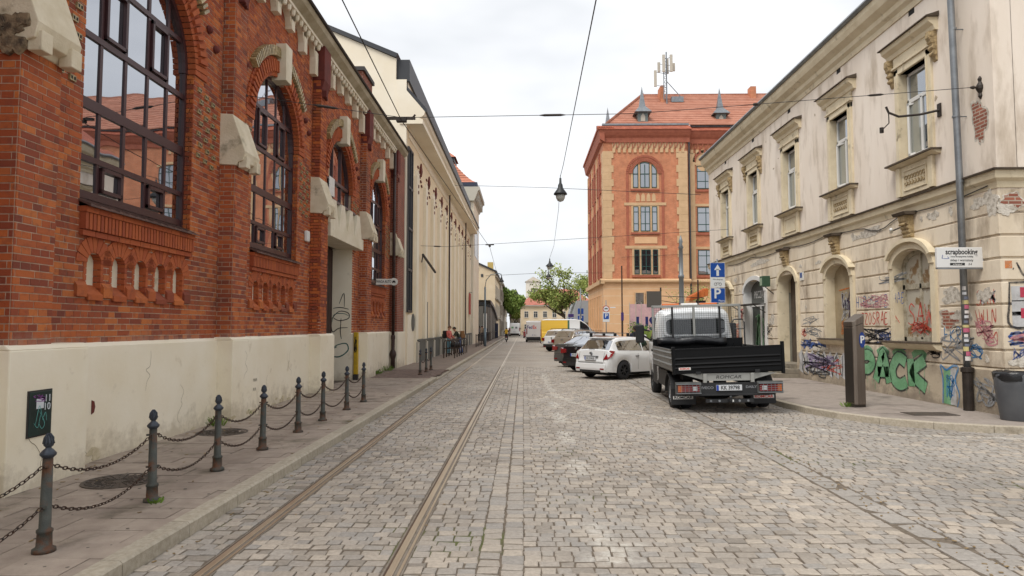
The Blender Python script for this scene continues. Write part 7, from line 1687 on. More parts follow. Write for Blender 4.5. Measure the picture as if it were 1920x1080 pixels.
for s in (-1, 1): MB().box(-.01, .08, s * .5 - .04, s * .5 + .04, .66, .86).build('beam_bracket', M_beam, tk, bevel=.008)
MB().box(.02, .1, -.62, .62, .42, .66).build('light_board', M_plastic, tk); MB().box(.0, .08, -.85, .85, .38, .42).build('bumper_bar', M_plastic, tk, bevel=.008)
pl_ = MB().box(-.012, .02, -.27, .27, .49, .61).build('plate', M_plate, tk, bevel=.004); link('plate_band', MB().box(-.015, -.0125, .22, .268, .492, .608).mesh('plate_band', M_ublue), pl_); text('plate_number', 'KK 39798', .115, M_ink, pl_, (-.0145, -.022, .55), FACE_W, sx=.84, bold=.002)
text('lettering', 'IVECO', .075, M_rim, tk, (.018, .45, .55), FACE_W, sx=1.2, bold=.002); text('lettering', 'DAILY', .07, M_rim, tk, (.018, -.47, .56), FACE_W, sx=1.2, bold=.002)
MB().box(-.03, .08, -.5, .5, .24, .31).tube([(-.12, 0, .28), (.05, 0, .28)], .035, 8).lathe([(.03, .28), (.03, .33), (.04, .36), (.02, .39)], (-.12, 0, 0), 8).build('tow_hitch', M_plastic, tk)
MB().box(-.035, -.03, -.08, .0, .25, .3).build('hitch_label', M_white, tk)
for y in (-.38, -.2, .22, .4): MB().lathe([(.025, -.045), (.025, -.03)], (0, y, .275), 8, ax='x').build('socket', M_steel, tk)
MB().box(.3, 3.3, .35, .47, .62, .86).box(.3, 3.3, -.47, -.35, .62, .86).build('chassis_rail', M_under, tk); MB().lathe([(.09, -.5), (.16, -.1), (.16, .1), (.09, .5)], (1.05, 0, .36), 12, ax='y').build('axle', M_under, tk)
MB().box(.4, 3.2, -.9, .9, .7, .87).build('sub_frame', M_under, tk)
bb = MB().box(3.95, 4.15, -.75, .75, 2.38, 2.42).build('beacon_bar', M_white, tk)
for y0_, y1_, mt in ((.28, .75, M_ora), (-.22, .22, M_white), (-.75, -.28, M_ora)): link('beacon_lens', MB().box(3.96, 4.14, y0_, y1_, 2.42, 2.50).mesh('beacon_lens', mt), bb, bevel=.02)
# ================================================================ STREET FURNITURE
BY = [5.2, 6.69, 8.12, 9.49, 11.01, 12.37, 14.0, 15.5]
BP = [(0.001, .0), (.082, .0), (.082, .03), (.056, .045), (.052, .15), (.058, .155), (.058, .172), (.042, .185), (.036, .72), (.040, .725), (.056, .742), (.058, .755), (.036, .782), (.021, .795), (.021, .803), (.034, .815), (.038, .84), (.031, .872), (.012, .902), (.001, .91)]
me_b = MB().lathe([p for p in BP if p[1] <= .72], n=16).mesh('post', M_iron, True)
M_ironcap = mat('blue_grey_cast_cap', '424852', .45, .35, col2='333840', scale=8)
me_c = MB().lathe([p for p in BP if p[1] >= .72], n=16)
for k in range(10): a = 2 * PI * k / 10; me_c.tube([(.038 * math.cos(a), .038 * math.sin(a), .83), (.031 * math.cos(a), .031 * math.sin(a), .876), (.008 * math.cos(a), .01 * math.sin(a), .908)], .005, 4)
me_c = me_c.mesh('finial', M_ironcap, True)
link_mb = MB()
def linkmesh():
    m = MB(); n = 12; pts = []
    for k in range(n): a = 2 * PI * k / n; pts.append((.019 * math.cos(a) + (.010 if math.cos(a) > 0 else -.010), .0125 * math.sin(a), 0))
    vs = []; rr = .0048
    for i in range(n):
        p = Vector(pts[i]); d = (Vector(pts[(i + 1) % n]) - Vector(pts[i - 1])).normalized(); a = Vector((0, 0, 1)); b = d.cross(a)
        vs += [p + (a * math.cos(q) + b * math.sin(q)) * rr for q in (0, PI / 2, PI, 1.5 * PI)]
    fs = [(i * 4 + k, i * 4 + (k + 1) % 4, ((i + 1) % n) * 4 + (k + 1) % 4, ((i + 1) % n) * 4 + k) for i in range(n) for k in range(4)]
    return vs, fs
LV, LF = linkmesh()
def chain(a, b, sag, label):
    a, b = Vector(a), Vector(b); L_ = (b - a).length; n = int((L_ * (1 + 2.6 * (sag / L_) ** 2)) / .047); pts = []
    for i in range(n + 1): f = i / n; p = a.lerp(b, f); p.z -= 4 * sag * f * (1 - f); pts.append(p)
    t = thing('barrier_chain', label, 'chain', tuple(a), group='chains hung between the pavement bollards'); m = MB()
    for i in range(n):
        c = (pts[i] + pts[i + 1]) / 2; q = (pts[i + 1] - pts[i]).to_track_quat('X', 'Z').to_matrix() @ Matrix.Rotation((PI / 2 if i % 2 else 0) + .35, 3, 'X')
        m.add([c - a + q @ v for v in LV], LF)
    m.build('links', M_chain, t, kind='stuff'); return t
ORD = ['nearest', 'second', 'third', 'fourth', 'fifth', 'sixth', 'seventh', 'eighth']
bpos = []
for i, y in enumerate([3.75] + BY):
    lb = 'iron bollard with acorn cap, ' + (ORD[i - 1] + ' from the camera in the chained row' if i else 'just outside the left edge, before the chained row')
    t = thing('bollard', lb, 'bollard', (-3.70 + RND.uniform(-.01, .01), y, .118), group='chained iron bollards on the left pavement', rot=(RND.uniform(-.012, .012), RND.uniform(-.012, .012), RND.uniform(0, 6)))
    link('post', me_b, t); link('finial', me_c, t); bpos.append((t.location.x, y))
    MB().box(-.06, .06, -.01, .01, .655, .672).box(-.06, .06, -.01, .01, .34, .357).build('chain_eyes', M_iron, t)
for i in range(len(bpos) - 1):
    (xa, ya_), (xb, yb_) = bpos[i], bpos[i + 1]
    for z, w_ in ((.78, 'upper'), (.465, 'lower')):
        nm = 'before the nearest bollard' if i == 0 else 'between the %s and %s bollard' % (ORD[i - 1], ORD[i])
        chain((xa, ya_ + .045, z), (xb, yb_ - .045, z), .155 * RND.uniform(.92, 1.08) * (yb_ - ya_) / 1.45, '%s sagging chain %s' % (w_, nm))
M_ironr = mat('rusty_dark_iron', '3a312c', .6, .3, col2='5a3c28', scale=9, lo=.5, hi=.7)
for i, y in enumerate((24.0, 25.5, 26.8)):
    t = thing('bollard', '%s of the three slim dark bollards before the grey plinth panels' % ('first', 'middle', 'last')[i], 'bollard', (-3.70, y, .12), group='slim bollards past the gate')
    link('post', me_b, t); link('finial', me_c, t)
    if i < 2: chain((-3.70, y + .04, .72), (-3.7, (25.5, 26.8)[i] - .04, .72), .2, 'sagging chain between slim bollards %s' % ('one and two', 'two and three')[i])
def rackrow(ys, label, h=.95):
    for i, y in enumerate(ys):
        t = thing('bike_stand', '%s dark iron hoop %s' % (ORD[i] if i else 'nearest', label), 'bike stand', (-3.75, y, .12), group='iron bike stands on the left pavement')
        MB().tube([(-.0, 0, 0), (0, 0, h - .1), (-.05, 0, h), (-.55, 0, h), (-.6, 0, h - .1), (-.6, 0, 0)], .028, 7).tube([(0, 0, h * .55), (-.6, 0, h * .55)], .02, 6).build('hoop', M_ironr, t, smooth=True)
rackrow([36.6, 37.9, 39.2, 40.5, 41.8, 43.1, 44.4], 'in the row by the two young men')
ft = thing('pavement_railing', 'dark iron railing along the pavement edge by the glass pavilion', 'railing', (-3.95, 56, .12))
m = MB(); m.bar((0, 0, .98), (0, 25, .98), .05).bar((0, 0, .15), (0, 25, .15), .04); m.build('rails', M_ironr, ft)
for k in range(50): link('baluster', (lambda: MB().box(-.012, .012, -.012, .012, .1, 1.0).mesh('baluster', M_ironr))() if k == 0 else BAL, ft, loc=(0, k * .51, 0)); BAL = ft.children[-1].data if k == 0 else BAL
for k in range(11): MB().box(-.035, .035, -.035, .035, 0, 1.08).build('railing_post', M_ironr, ft, loc=None).location = (0, k * 2.5, 0)
# parking meter
M_inox = mat('brushed_steel', '7e746a', .36, .75, col2='6c6258', scale=30, stretch=(1, 1, .05)); M_inoxd = mat('dark_brushed_steel', '4e4842', .4, .6); M_pbl = mat('parking_blue', '17377e', .4)
t = thing('parking_meter', 'tall brushed steel parking meter with blue P badge', 'parking meter', (7.25, 14.75, .118), rad(16))
b_ = MB()
P = [(-.15, -.11), (-.10, -.15), (.11, -.15), (.15, -.11), (.15, .15), (-.15, .15)]
b_.add([(x, y, .06) for x, y in P] + [(x, y, 1.72 + .12 * (x + .17) / .34) for x, y in P], [tuple(range(5, -1, -1)), tuple(range(6, 12))] + [(i, (i + 1) % 6, 6 + (i + 1) % 6, 6 + i) for i in range(6)])
b_.build('case', M_inox, t, bevel=.006); hd = MB()
hd.add([(x * 1.02, y * 1.02, 1.725 + .12 * (x + .17) / .34) for x, y in P] + [(x * 1.02, y * 1.02 , 1.83 + .2 * (x + .17) / .34) for x, y in P], [tuple(range(5, -1, -1)), tuple(range(6, 12))] + [(i, (i + 1) % 6, 6 + (i + 1) % 6, 6 + i) for i in range(6)]); hd.build('head', M_inox, t, bevel=.008)
MB().box(-.15, .15, -.1, .11, 0, .07).build('foot', M_inoxd, t); MB().box(-.158, -.15, -.1, .14, .1, 1.7).build('dark_side', M_inoxd, t)
bd_ = MB(); n = 20; bd_.prism([(.055 + .075 * math.cos(2 * PI * k / n), 1.45 + .17 * math.sin(2 * PI * k / n)) for k in range(n)], 'y', -.158, -.151); bd_.build('badge', M_pbl, t); text('badge_letter', 'P', .22, M_white, t, (.055, -.1595, 1.45), FACE_S, bold=.006)
# bin
t = thing('litter_bin', 'dark grey round litter bin with black bag at the right edge', 'bin', (9.2, 12.72, .118)); M_bin = mat('bin_grey_plastic', '55575a', .45, col2='4a4c50', scale=3)
m = MB(); rows_ = []
for z, r in ((0, .24), (.02, .25), (.3, .285), (.6, .325), (.84, .335), (.86, .33), (.86, .30), (.7, .29)): rows_.append([(r * math.cos(a) * (1 + .04 * math.cos(4 * a)), r * math.sin(a) * (1 + .04 * math.cos(4 * a)), z) for a in np.linspace(0, 2 * PI, 28, endpoint=False)])
m.grid(rows_, closed=True).build('body', M_bin, t, smooth=True)
rg_ = random.Random(4); rows_ = []
for z, r in ((.74, .335), (.80, .345), (.87, .345), (.90, .325), (.90, .27), (.84, .2), (.83, .001)): rows_.append([(r * math.cos(a) + rg_.uniform(-.008, .008), r * math.sin(a) + rg_.uniform(-.008, .008), z + rg_.uniform(-.015, .015) - (.0 if z < .8 else 0)) for a in np.linspace(0, 2 * PI, 26, endpoint=False)])
MB().grid(rows_, closed=True).build('bin_bag', M_tarp, t, smooth=True)
MB().lathe([(.02, -.345), (.02, -.335)], (-.06, 0, .66), 10, ax='y').build('lock', M_steel, t)
# traffic signs
M_sb = mat('traffic_blue', '12489a', .35); M_sw = mat('traffic_white', 'd4d8da', .35); M_sr = mat('traffic_red', 'b03030', .4); M_post = mat('grey_sign_post', '7b8083', .5, .4)
def sign_post(x, y, h, label, r=.035, z=.118):
    t = thing('traffic_sign', label, 'sign', (x, y, z)); MB().tube([(0, 0, 0), (0, 0, h)], r, 10).build('post', M_post, t, smooth=True); return t
def plate(t, zc, w, h, fm, bm=None, x=0.0, round_=False, nm='panel'):
    if round_:
        MB().lathe([(w / 2, -.052), (w / 2, -.04)], (x, 0, zc), 26, ax='y').build(nm, bm or M_sr, t); MB().lathe([(w / 2 * .8, -.0545), (w / 2 * .8, -.052)], (x, 0, zc), 26, ax='y').build('sign_face', fm, t)
    else:
        MB().box(x - w / 2, x + w / 2, -.05, -.04, zc - h / 2, zc + h / 2).build(nm, bm or M_sw, t, bevel=.004); MB().box(x - w / 2 + .015, x + w / 2 - .015, -.0525, -.0498, zc - h / 2 + .015, zc + h / 2 - .015).build('sign_face', fm, t)
t = sign_post(8.66, 29.8, 4.75, 'blue arrow sign above a blue P sign on a post by the shop door')
plate(t, 4.25, .66, .66, M_sb); plate(t, 3.69, .64, .44, M_sw); plate(t, 3.12, .64, .66, M_sb); plate(t, 2.35, .3, .6, M_sw, nm='back_panel')
MB().box(-.055, .055, -.056, -.053, 3.99, 4.28).prism([(-.15, 4.25), (.15, 4.25), (0, 4.5)], 'y', -.056, -.053).build('arrow', M_sw, t)
text('parking_letter', 'P', .62, M_sw, t, (-.03, -.054, 3.18), FACE_S, bold=.012); text('lettering', 'Płatny', .12, M_sw, t, (.16, -.054, 2.88), FACE_S); text('lettering', 'Nie dotyczy', .09, M_ink, t, (0, -.054, 3.83), FACE_S)
m = MB(); [m.wedge(x_, 3.62, .055, .07, 2 * PI * k / 14, 2 * PI * (k + 1) / 14, -.056, -.053, plane='y') for x_ in (-.1, .1) for k in range(14)]; m.bar((-.1, -.054, 3.62), (0, -.054, 3.7), .01).bar((0, -.054, 3.7), (.1, -.054, 3.62), .01); m.build('bicycle_symbol', M_ink, t)
t = sign_post(6.2, 50.0, 3.7, 'red rimmed round sign over a blue P sign before the ochre wall')
plate(t, 3.05, .5, .5, M_sw, round_=True); plate(t, 2.45, .5, .75, M_sw, M_sw); MB().box(-.2, .2, -.056, -.053, 2.28, 2.72).build('blue_field', M_sb, t); text('parking_letter', 'P', .42, M_sw, t, (0, -.0565, 2.52), FACE_S, bold=.008); MB().box(-.12, .12, -.058, -.055, 3.02, 3.1).build('vehicle_symbol', M_ink, t); MB().box(.3, .7, -.05, -.045, 3.12, 3.2).build('arrow_plate', M_sw, t)
t = thing('street_pole', 'thin dark pole in front of the ochre base of the tenement', 'pole', (7.4, 50, .1)); MB().tube([(0, 0, 0), (0, 0, 6.3)], .05, 8).tube([(0, 0, 0), (0, 0, 2.6)], .075, 8).build('post', M_ironr, t); MB().box(-.1, .1, -.09, -.07, 2.2, 2.8).build('notice', M_purp, t)
t = sign_post(7.05, 82, 6.4, 'grey lamp-like pole with blue signs beside the grey shed', r=.09)
plate(t, 3.6, .75, .75, M_sb); plate(t, 2.7, .75, .75, M_sb); MB().box(-.05, .05, -.058, -.053, 3.35, 3.85).build('arrow', M_sw, t); text('parking_letter', 'P', .6, M_sw, t, (0, -.055, 2.75), FACE_S, bold=.01)
t = sign_post(6.0, 84, 3.4, 'small purple and blue parking sign left of the paired blue signs'); plate(t, 2.5, .7, .6, M_sb); plate(t, 3.1, .7, .4, M_purp, M_purp); text('parking_letter', 'P', .5, M_sw, t, (0, -.055, 2.55), FACE_S)
def lamp_head(t, x, y, z, r=.28):
    MB().lathe([(.001, z + .62), (.035, z + .6), (.045, z + .42), (.08, z + .36), (.09, z + .26), (r * .55, z + .2), (r, z + .06), (r * 1.02, z + .02), (r * .75, z)], (x, y, 0), 20).build('shade', M_dark, t, smooth=True)
    MB().lathe([(r * .72, z), (r * .68, z - .1), (r * .45, z - .2), (.01, z - .24)], (x, y, 0), 18).build('glass_bowl', mat('lamp_bowl', 'a9aaa4', .2) if 'lamp_bowl' not in MATS else MATS['lamp_bowl'], t, smooth=True)
t = thing('hanging_lamp', 'black bell shaped street lamp hanging on a cable over the street', 'lamp', (1.30, 23.0, 0)); lamp_head(t, 0, 0, 6.42, .23); MB().bar((0, 0, 7.0), (0, 0, 7.12), .02).build('hook', M_dark, t)
t = thing('hanging_lamp', 'second hanging lamp further along, smaller, against the tree', 'lamp', (2.0, 50.0, 0)); lamp_head(t, 0, 0, 6.35, .3)
t = thing('hanging_lamp', 'third hanging lamp, lowest and farthest over the street', 'lamp', (2.6, 68.0, 0)); lamp_head(t, 0, 0, 6.9, .3)
t = thing('street_lamp', 'grey column street lamp with curved arm beside the glass pavilion', 'lamp', (-3.35, 58.5, .12))
MB().tube([(0, 0, 0), (0, 0, 1.6)], .12, 10).tube([(0, 0, 1.6), (0, 0, 5.2)], .075, 10).tube([(0, 0, 5.2), (.1, 0, 5.8), (.5, 0, 6.3), (1.2, 0, 6.4), (1.45, 0, 6.3)], .035, 7).build('column', mat('blue_grey_column', '6c7c88', .5, .3), t, smooth=True); lamp_head(t, 1.45, 0, 5.65, .22)
t = thing('tram_pole', 'thick grey ringed pole in front of the tenement corner', 'pole', (10.65, 45, .1)); MB().lathe([(.24, 0), (.22, 2.0), (.17, 2.05), (.16, 5.0), (.2, 5.05), (.2, 5.2), (.15, 5.25), (.13, 7.0), (.18, 7.05), (.1, 7.3), (.14, 7.5), (.02, 7.9)], n=14).build('column', M_post, t, smooth=True)
t = thing('stop_column', 'dark blue advertising post on the left pavement far down the street', 'post', (-4.1, 100, .12)); MB().box(-.35, .35, -.2, .2, .1, 2.2).build('panel', mat('navy_panel', '2a3450', .5), t); MB().box(-.3, .3, -.15, .15, 0, .1).build('foot', M_dark, t)
# stalls beyond the truck
t = thing('cafe_stall', 'small wooden stall with orange folded canopy behind the truck cab', 'stall', (9.0, 35.5, .115))
MB().box(-.3, .55, -.4, .4, .0, 3.1).build('cabinet', mat('peach_stall_board', 'd4a47c', .8), t); m = MB(); rg_ = random.Random(6)
for k in range(9): m.prism([(-.3 + k * .1, 3.1 + k * .03), (-.12 + k * .1, 3.1 + k * .03), (-.08 + k * .1, 3.3 + k * .05), (-.22 + k * .1, 3.35 + k * .05)], 'y', -.45 + .03 * (k % 2), .4)
m.build('folded_canopy', mat('orange_canvas', 'c87038', .7, bump=.6, bscale=8), t); MB().box(.05, .55, -.46, -.42, 2.4, 3.1).build('menu_board', M_dark, t)
t = thing('billboard', 'dark grey notice board on a post above the hedge', 'board', (6.85, 35, .1)); MB().box(-.38, .38, -.04, .04, 2.75, 3.6).build('board', mat('slate_board', '55514c', .7), t); MB().box(.33, .4, .04, .1, 0, 3.8).bar((.4, 0, 3.35), (2.6, 0, 3.25), .03).bar((.4, 0, 3.1), (2.3, 0, 2.8), .03).build('post', M_dark, t); MB().tube([(2.3, 0, 0), (2.3, 0, 4.2)], .04, 8).build('side_post', M_pipe, t)
t = thing('pink_banner', 'pink fabric banner with large dark blue letters behind the hedge', 'banner', (7.7, 43.2, .1))
MB().box(-.85, 1.2, -.01, .01, 1.4, 3.2).build('cloth', mat('pink_banner_cloth', 'd8b4b4', .8, col2='c09aa4', scale=2), t); text('lettering', 'US', 1.2, mat('navy_lettering', '1c2460', .6), t, (.25, -.014, 1.9), FACE_S, bold=.03); m = MB(); [m.box(x, x + .04, -.03, -.012, 0, 3.3) for x in (-.85, -.45, -.1, 1.15)]; m.build('poles', M_pilg, t)
# ================================================================ OVERHEAD WIRES
def wire(name, label, pts, r=.007, fittings=(), sag=0):
    a = Vector(pts[0]); P = []
    for p, q in zip(pts[:-1], pts[1:]):
        p, q = Vector(p), Vector(q); n = 14
        for k in range(n): f = k / n; v = p.lerp(q, f); v.z -= 4 * sag * f * (1 - f); P.append(v - a)
    P.append(Vector(pts[-1]) - a); t = thing(name, label, 'wire', tuple(a)); MB().tube(P, r, 5).build('cable', M_ink, t)
    for f, L_, rr_ in fittings:
        i = f * (len(P) - 1); i0 = int(i); c = P[i0]; d = (P[min(i0 + 1, len(P) - 1)] - c).normalized(); MB().tube([c - d * L_ / 2, c - d * L_ * .3, c + d * L_ * .3, c + d * L_ / 2], [r, rr_, rr_, r], 8).build('insulator', M_castb, t)
    return t
wire('span_wire', 'span wire stretched across the street between the two wall anchors', [(W + .2, 12.75, 6.38), (-2.45, 13.3, 6.10), (2.3, 13.5, 6.22), (R - .2, 13.65, 6.78)], .007, ((.19, .5, .028), (.55, .55, .026), (.92, .35, .024), (.8, .12, .03)))
wire('contact_wire', 'tram contact wire running along the track overhead', [(-2.1, -6, 6.25), (-2.3, 6, 6.15), (-2.47, 13.3, 6.04), (-1.58, 31.4, 5.6), (-1.9, 50, 5.6), (-1.7, 80, 5.6), (-1.7, 130, 5.6)], .009)
t = thing('wire_clamp', 'black clamp joining the contact wire to the nearest span wire', 'clamp', (-2.47, 13.3, 6.06)); MB().box(-.28, .28, -.03, .03, .0, .05).box(-.1, .1, -.06, .06, -.05, .04).bar((.2, 0, 0), (.28, .0, .1), .03).build('body', M_castb, t)
wire('span_wire', 'thin span wire further along, meeting the cream building', [(X2 + .1, 33.6, 5.95), (-3.9, 33.6, 5.9), (-1.58, 31.4, 5.75), (9.4, 30.5, 6.3)], .009, ((.22, .4, .03),))
wire('span_wire', 'faint span wire high above the middle of the street', [(X2, 44, 11.3), (1.4, 44, 11.1), (9.1, 34, 8.6)], .014)
wire('span_wire', 'span wire low over the far street behind the lamps', [(-3.3, 58.5, 6.3), (2.5, 58, 6.55), (7.9, 65.5, 7.1)], .015); wire('span_wire', 'span wire between tenement and plaster house', [(9.6, 64.9, 8.6), (16.3, 64.9, 8.9)], .014)
wire('lamp_cable', 'twisted lamp cable zigzagging over the street', [(.6, -4, 5.3), (.9, 8, 5.87), (1.22, 20, 6.75), (1.30, 23, 7.08), (1.55, 29, 6.95), (1.85, 40, 6.7), (2.0, 50, 7.0), (2.6, 68, 7.6), (2.4, 95, 7)], .009)
t = thing('wire_clamp', 'black clamp on the contact wire beyond the cream building', 'clamp', (-1.58, 31.4, 5.62)); MB().box(-.2, .2, -.03, .03, .08, .13).box(-.05, .05, -.05, .05, 0, .12).build('body', M_castb, t)
# ================================================================ PEOPLE
def person(label, loc, rz, J=None, skin='b98a6c', top='8a3a34', legs='39455a', hair='3a2a20', shoe='22201f', short=False, h=1.76, bulk=1.0, name='person'):
    t = thing(name, label, 'person', loc, rz)
    D = dict(pel=(0, 0, .96), wai=(0, 0, 1.10), che=(0, 0, 1.32), nec=(0, 0, 1.49), hd0=(.01, 0, 1.57), hd1=(.03, 0, 1.66), hd2=(.01, 0, 1.73))
    for s, q in (('L', 1), ('R', -1)):
        D['hip' + s] = (0, q * .09, .92); D['kne' + s] = (.02, q * .10, .50); D['ank' + s] = (-.01, q * .10, .09); D['toe' + s] = (.16, q * .12, .035)
        D['sho' + s] = (0, q * .19, 1.43); D['elb' + s] = (-.01, q * .25, 1.14); D['wri' + s] = (.06, q * .25, .90); D['hnd' + s] = (.08, q * .25, .81)
    if J: D.update(J)
    k = h / 1.76; D = {a: Vector(p) * k for a, p in D.items()}
    Rr = dict(pel=.135, wai=.12, che=.145, nec=.055, hd0=.075, hd1=.098, hd2=.07, hip=.095, kne=.062, ank=.042, toe=.035, sho=.068, elb=.046, wri=.030, hnd=.036)
    E = [('pel', 'wai'), ('wai', 'che'), ('che', 'nec'), ('nec', 'hd0'), ('hd0', 'hd1'), ('hd1', 'hd2')]
    for s in 'LR': E += [('pel', 'hip' + s), ('hip' + s, 'kne' + s), ('kne' + s, 'ank' + s), ('ank' + s, 'toe' + s), ('che', 'sho' + s), ('sho' + s, 'elb' + s), ('elb' + s, 'wri' + s), ('wri' + s, 'hnd' + s)]
    for s in 'LR':
        hd, wr_ = D['hnd' + s], D['wri' + s]; d = (hd - wr_).normalized(); sd_ = Vector((0, 1, 0)) if abs(d.y) < .8 else Vector((1, 0, 0)); sd_ = (sd_ - d * sd_.dot(d)).normalized(); nn_ = d.cross(sd_)
        for f in range(4): D['f%d%s' % (f, s)] = hd + sd_ * (.022 * (1.5 - f)) * 1.2 + d * (.07 - .01 * abs(f - 1.3)) + nn_ * .012; Rr['f%d%s' % (f, s)] = .0095; E.append(('hnd' + s, 'f%d%s' % (f, s)))
        D['f4' + s] = wr_ + d * .03 + sd_ * .055; Rr['f4' + s] = .011; E.append(('wri' + s, 'f4' + s))
    names = list(D); me = bpy.data.meshes.new('body'); me.from_pydata([D[n_] for n_ in names], [(names.index(a), names.index(b)) for a, b in E], []); o = bpy.data.objects.new('tmpbody', me); COL.objects.link(o)
    md = o.modifiers.new('skin', 'SKIN'); md.use_smooth_shade = True; sv = me.skin_vertices[0].data
    for i, n_ in enumerate(names):
        r = Rr.get(n_, Rr.get(n_[:-1], .05)) * k * (bulk if n_ in ('pel', 'wai', 'che') else 1); sv[i].radius = (r * (1.28 if n_ in ('che', 'wai', 'pel') else 1), r * (.85 if n_ in ('che', 'wai') else 1)); sv[i].use_root = (n_ == 'pel')
    ss = o.modifiers.new('sub', 'SUBSURF'); ss.levels = 1; ss.render_levels = 1
    dg = bpy.context.evaluated_depsgraph_get(); me2 = bpy.data.meshes.new_from_object(o.evaluated_get(dg)); bpy.data.objects.remove(o); me2.name = 'body'; me2.materials.clear()
    def cm(pre, c): return MATS.get(pre + c) or mat(pre + c, c, .85)
    for mt in (cm('skin_', skin), cm('cloth_', top), cm('cloth_', legs), cm('cloth_', shoe)): me2.materials.append(mt)
    zone = {}
    for a, b in E:
        z = 0
        if a in ('pel', 'wai', 'che') and b in ('wai', 'che', 'nec') or b.startswith('sho') or a.startswith('sho') or (a.startswith('elb') and b.startswith('wri') and not short): z = 1
        if b.startswith('hip') or a.startswith('hip') or a.startswith('kne'): z = 2
        if a.startswith('ank'): z = 3
        zone[(a, b)] = z
    segs = [(D[a], D[b], z) for (a, b), z in zone.items()]
    for p in me2.polygons:
        c = p.center; best = 9; zz = 1
        for a, b, z in segs:
            d = b - a; u = max(0, min(1, (c - a).dot(d) / max(1e-9, d.dot(d)))); q = (c - a - d * u).length
            if q < best: best = q; zz = z
        p.material_index = zz; p.use_smooth = True
    me2.update(); link('body', me2, t)
    hm = MB(); c = D['hd1'] + Vector((-.018, 0, .03)) * k
    for i in range(5):
        th0, th1 = PI * .5 * i / 5, PI * .5 * (i + 1) / 5
    rows_ = [[(c.x + .112 * k * math.sin(th) * math.cos(a) - (.02 * k if math.cos(a) < 0 else 0), c.y + .098 * k * math.sin(th) * math.sin(a), c.z + .105 * k * math.cos(th) - (.03 * k if math.cos(a) < .2 and th > 1.2 else 0)) for a in np.linspace(0, 2 * PI, 14, endpoint=False)] for th in np.linspace(.05, 1.75, 7)]
    hm.grid(rows_, closed=True).build('hair', cm('hair_', hair), t, smooth=True)
    fc = D['hd1']; fm = MB()
    fm.lathe([(.001, .098 * k), (.012 * k, .112 * k), (.014 * k, .09 * k)], (fc.x + .0, fc.y, fc.z - .02 * k), 6, ax='x'); fm.build('nose', cm('skin_', skin), t)
    ey = MB(); [ey.lathe([(.010 * k, .088 * k), (.006 * k, .094 * k)], (fc.x, fc.y + s * .032 * k, fc.z + .005), 7, ax='x') for s in (-1, 1)]; ey.build('eyes', M_ink, t)
    MB().box(fc.x + .082 * k, fc.x + .09 * k, fc.y - .022 * k, fc.y + .022 * k, fc.z - .058 * k, fc.z - .05 * k).build('mouth', M_red, t)
    er = MB(); [er.lathe([(.022 * k, -.008), (.022 * k, .008)], (fc.x - .01, fc.y + s * .096 * k, fc.z), 8, ax='y') for s in (-1, 1)]; er.build('ears', cm('skin_', skin), t)
    return t
def backpack(label, loc, rz, col, s=1.0):
    t = thing('backpack', label, 'backpack', loc, rz); mm_ = MATS.get('pack_' + col) or mat('pack_' + col, col, .8)
    MB().box(-.24 * s, 0, -.15 * s, .15 * s, -.24 * s, .22 * s).build('bag', mm_, t, bevel=.05); MB().box(-.29 * s, -.24 * s, -.11 * s, .11 * s, -.2 * s, .02).build('pocket', mm_, t, bevel=.025)
    MB().tube([(0, .11, .2), (.18, .12, .16), (.24, .12, 0), (.1, .12, -.18), (0, .12, -.2)], .015, 6).tube([(0, -.11, .2), (.18, -.12, .16), (.24, -.12, 0), (.1, -.12, -.18), (0, -.12, -.2)], .015, 6).build('straps', mm_, t); return t
# two young men by the bike stands
person('person in coral red shirt and pale jeans with black backpack at the bike stands', (-4.55, 40.8, .12), rad(-25), top='c4645a', legs='6f9aa8', hair='6a4a38', skin='c89a80', J={'wriL': (.28, .16, 1.02), 'hndL': (.36, .12, 1.0), 'elbL': (.08, .24, 1.12), 'wriR': (.25, -.15, .98), 'hndR': (.33, -.12, .95), 'elbR': (.06, -.25, 1.12), 'hd1': (.08, 0, 1.65), 'hd2': (.07, 0, 1.72)})
backpack('black backpack worn by the person in coral red', (-4.67, 40.86, 1.38), rad(-25), '221f22')
person('person in dark green t-shirt leaning forward with brown backpack', (-4.0, 42.2, .12), rad(200), top='3a3c30', legs='4a5c86', hair='1c1614', short=True, J={'che': (.2, 0, 1.28), 'wai': (.08, 0, 1.1), 'nec': (.3, 0, 1.42), 'hd0': (.36, 0, 1.5), 'hd1': (.40, 0, 1.58), 'hd2': (.38, 0, 1.66), 'shoL': (.22, .19, 1.38), 'shoR': (.22, -.19, 1.38), 'elbL': (.38, .22, 1.14), 'wriL': (.55, .12, 1.02), 'hndL': (.62, .08, 1.0), 'elbR': (.36, -.22, 1.12), 'wriR': (.52, -.12, .98), 'hndR': (.6, -.08, .95), 'kneL': (.12, .1, .5), 'kneR': (-.1, -.1, .52), 'ankR': (-.2, -.1, .1), 'toeR': (-.05, -.12, .035)})
backpack('brown backpack worn by the leaning person', (-3.98, 42.3, 1.36), rad(200), '8a6440')
t = thing('holdall', 'black holdall hanging against the bike stand', 'bag', (-4.05, 39.9, .75), rad(10)); MB().lathe([(.12, -.3), (.19, -.2), (.2, .15), (.14, .28)], ax='x', n=12).build('bag', M_tarp, t, smooth=True); MB().tube([(-.2, 0, .15), (-.1, 0, .38), (.1, 0, .38), (.2, 0, .15)], .014, 6).build('handle', M_tarp, t)
person('person in dark jacket walking away behind the white hatchback', (4.95, 29.6, 0), rad(95), top='1d2030', legs='23252c', hair='2c211c', h=1.86, J={'kneL': (.14, .1, .52), 'ankL': (.18, .1, .1), 'toeL': (.34, .12, .04)})
backpack('black backpack on the person behind the white hatchback', (4.95, 29.45, 1.42), rad(95), '17181b')
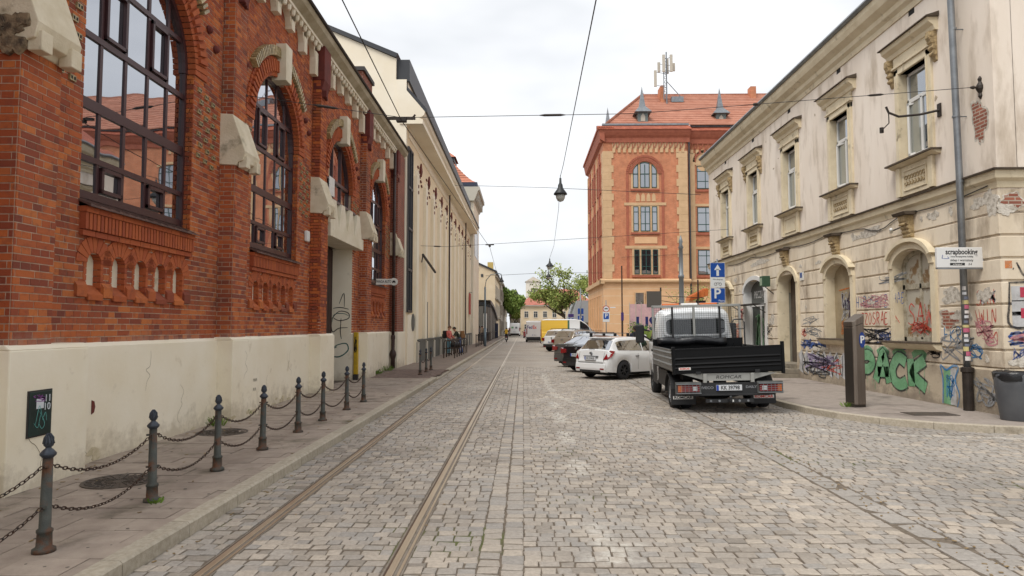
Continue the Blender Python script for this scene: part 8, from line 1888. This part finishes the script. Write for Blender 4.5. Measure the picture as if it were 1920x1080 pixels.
person('person in white shirt beside the one in the dark jacket', (5.35, 30.4, 0), rad(80), top='c4c4c6', legs='5a5a60', hair='b09a78')
for k, (x, y, c, lg, lb) in enumerate(((-5.7, 74, 'b9bcc6', '2a2c30', 'person in white top standing nearest to the pavilion glass'), (-5.15, 72.5, '6a3c34', '8a9098', 'person in brown top with light trousers before the pavilion'), (-4.7, 76, '8a7a6a', '3a3c44', 'person in beige top standing by the pavilion lamp post'), (-5.0, 98, 'c2c8d2', '1e1f26', 'person in pale shirt walking on the far left pavement'))):
    person(lb, (x, y, .12), rad((30, 150, 60, 90)[k]), top=c, legs=lg, hair=('1d1815', '2a1e18', '3a2a20', '4a3a2a')[k])
# scooter rider
sc_ = thing('scooter', 'dark scooter ridden away down the tram street', 'scooter', (-2.0, 80, 0), PI / 2)
for x in (-.5, .62): o = link('wheel', MB().lathe([(.12, -.05), (.24, -.05), (.26, 0), (.24, .05), (.12, .05)], n=18, ax='y').mesh('wheel', M_tyre, True), sc_, loc=(x, 0, .26)); link('rim', MB().lathe([(.13, -.04), (.13, .04)], n=12, ax='y').mesh('rim', M_rim), o)
MB().prism([(-.85, .45), (-.8, .78), (-.3, .82), (-.05, .72), (-.02, .35), (.4, .28), (.52, .9), (.6, .9), (.62, .35), (.3, .2), (-.2, .2), (-.35, .35)], 'y', -.16, .16).build('body', M_dark, sc_, bevel=.05)
MB().box(-.84, -.1, -.14, .14, .78, .86).build('seat', M_plastic, sc_, bevel=.03); MB().tube([(.5, -.32, 1.02), (.56, 0, 1.0), (.5, .32, 1.02)], .02, 6).build('handlebar', M_rimd, sc_); MB().box(-.9, -.84, -.07, .07, .55, .65).build('tail_lamp', M_red, sc_); MB().box(-.93, -.9, -.1, .1, .36, .5).build('plate', M_plate, sc_)
person('person in dark clothes and helmet riding the scooter', (-2.0, 79.75, -.08), PI / 2, top='26221e', legs='2c3340', hair='1a1a1c', J={'hipL': (.02, .12, .93), 'hipR': (.02, -.12, .93), 'kneL': (.42, .16, .88), 'kneR': (.42, -.16, .88), 'ankL': (.45, .15, .42), 'ankR': (.45, -.15, .42), 'toeL': (.6, .15, .38), 'toeR': (.6, -.15, .38), 'elbL': (.2, .3, 1.2), 'elbR': (.2, -.3, 1.2), 'wriL': (.45, .28, 1.12), 'wriR': (.45, -.28, 1.12), 'hndL': (.52, .28, 1.11), 'hndR': (.52, -.28, 1.11)})
backpack('yellow and black backpack worn by the scooter rider', (-2.0, 79.62, 1.25), PI / 2, 'c09a28', 1.2)
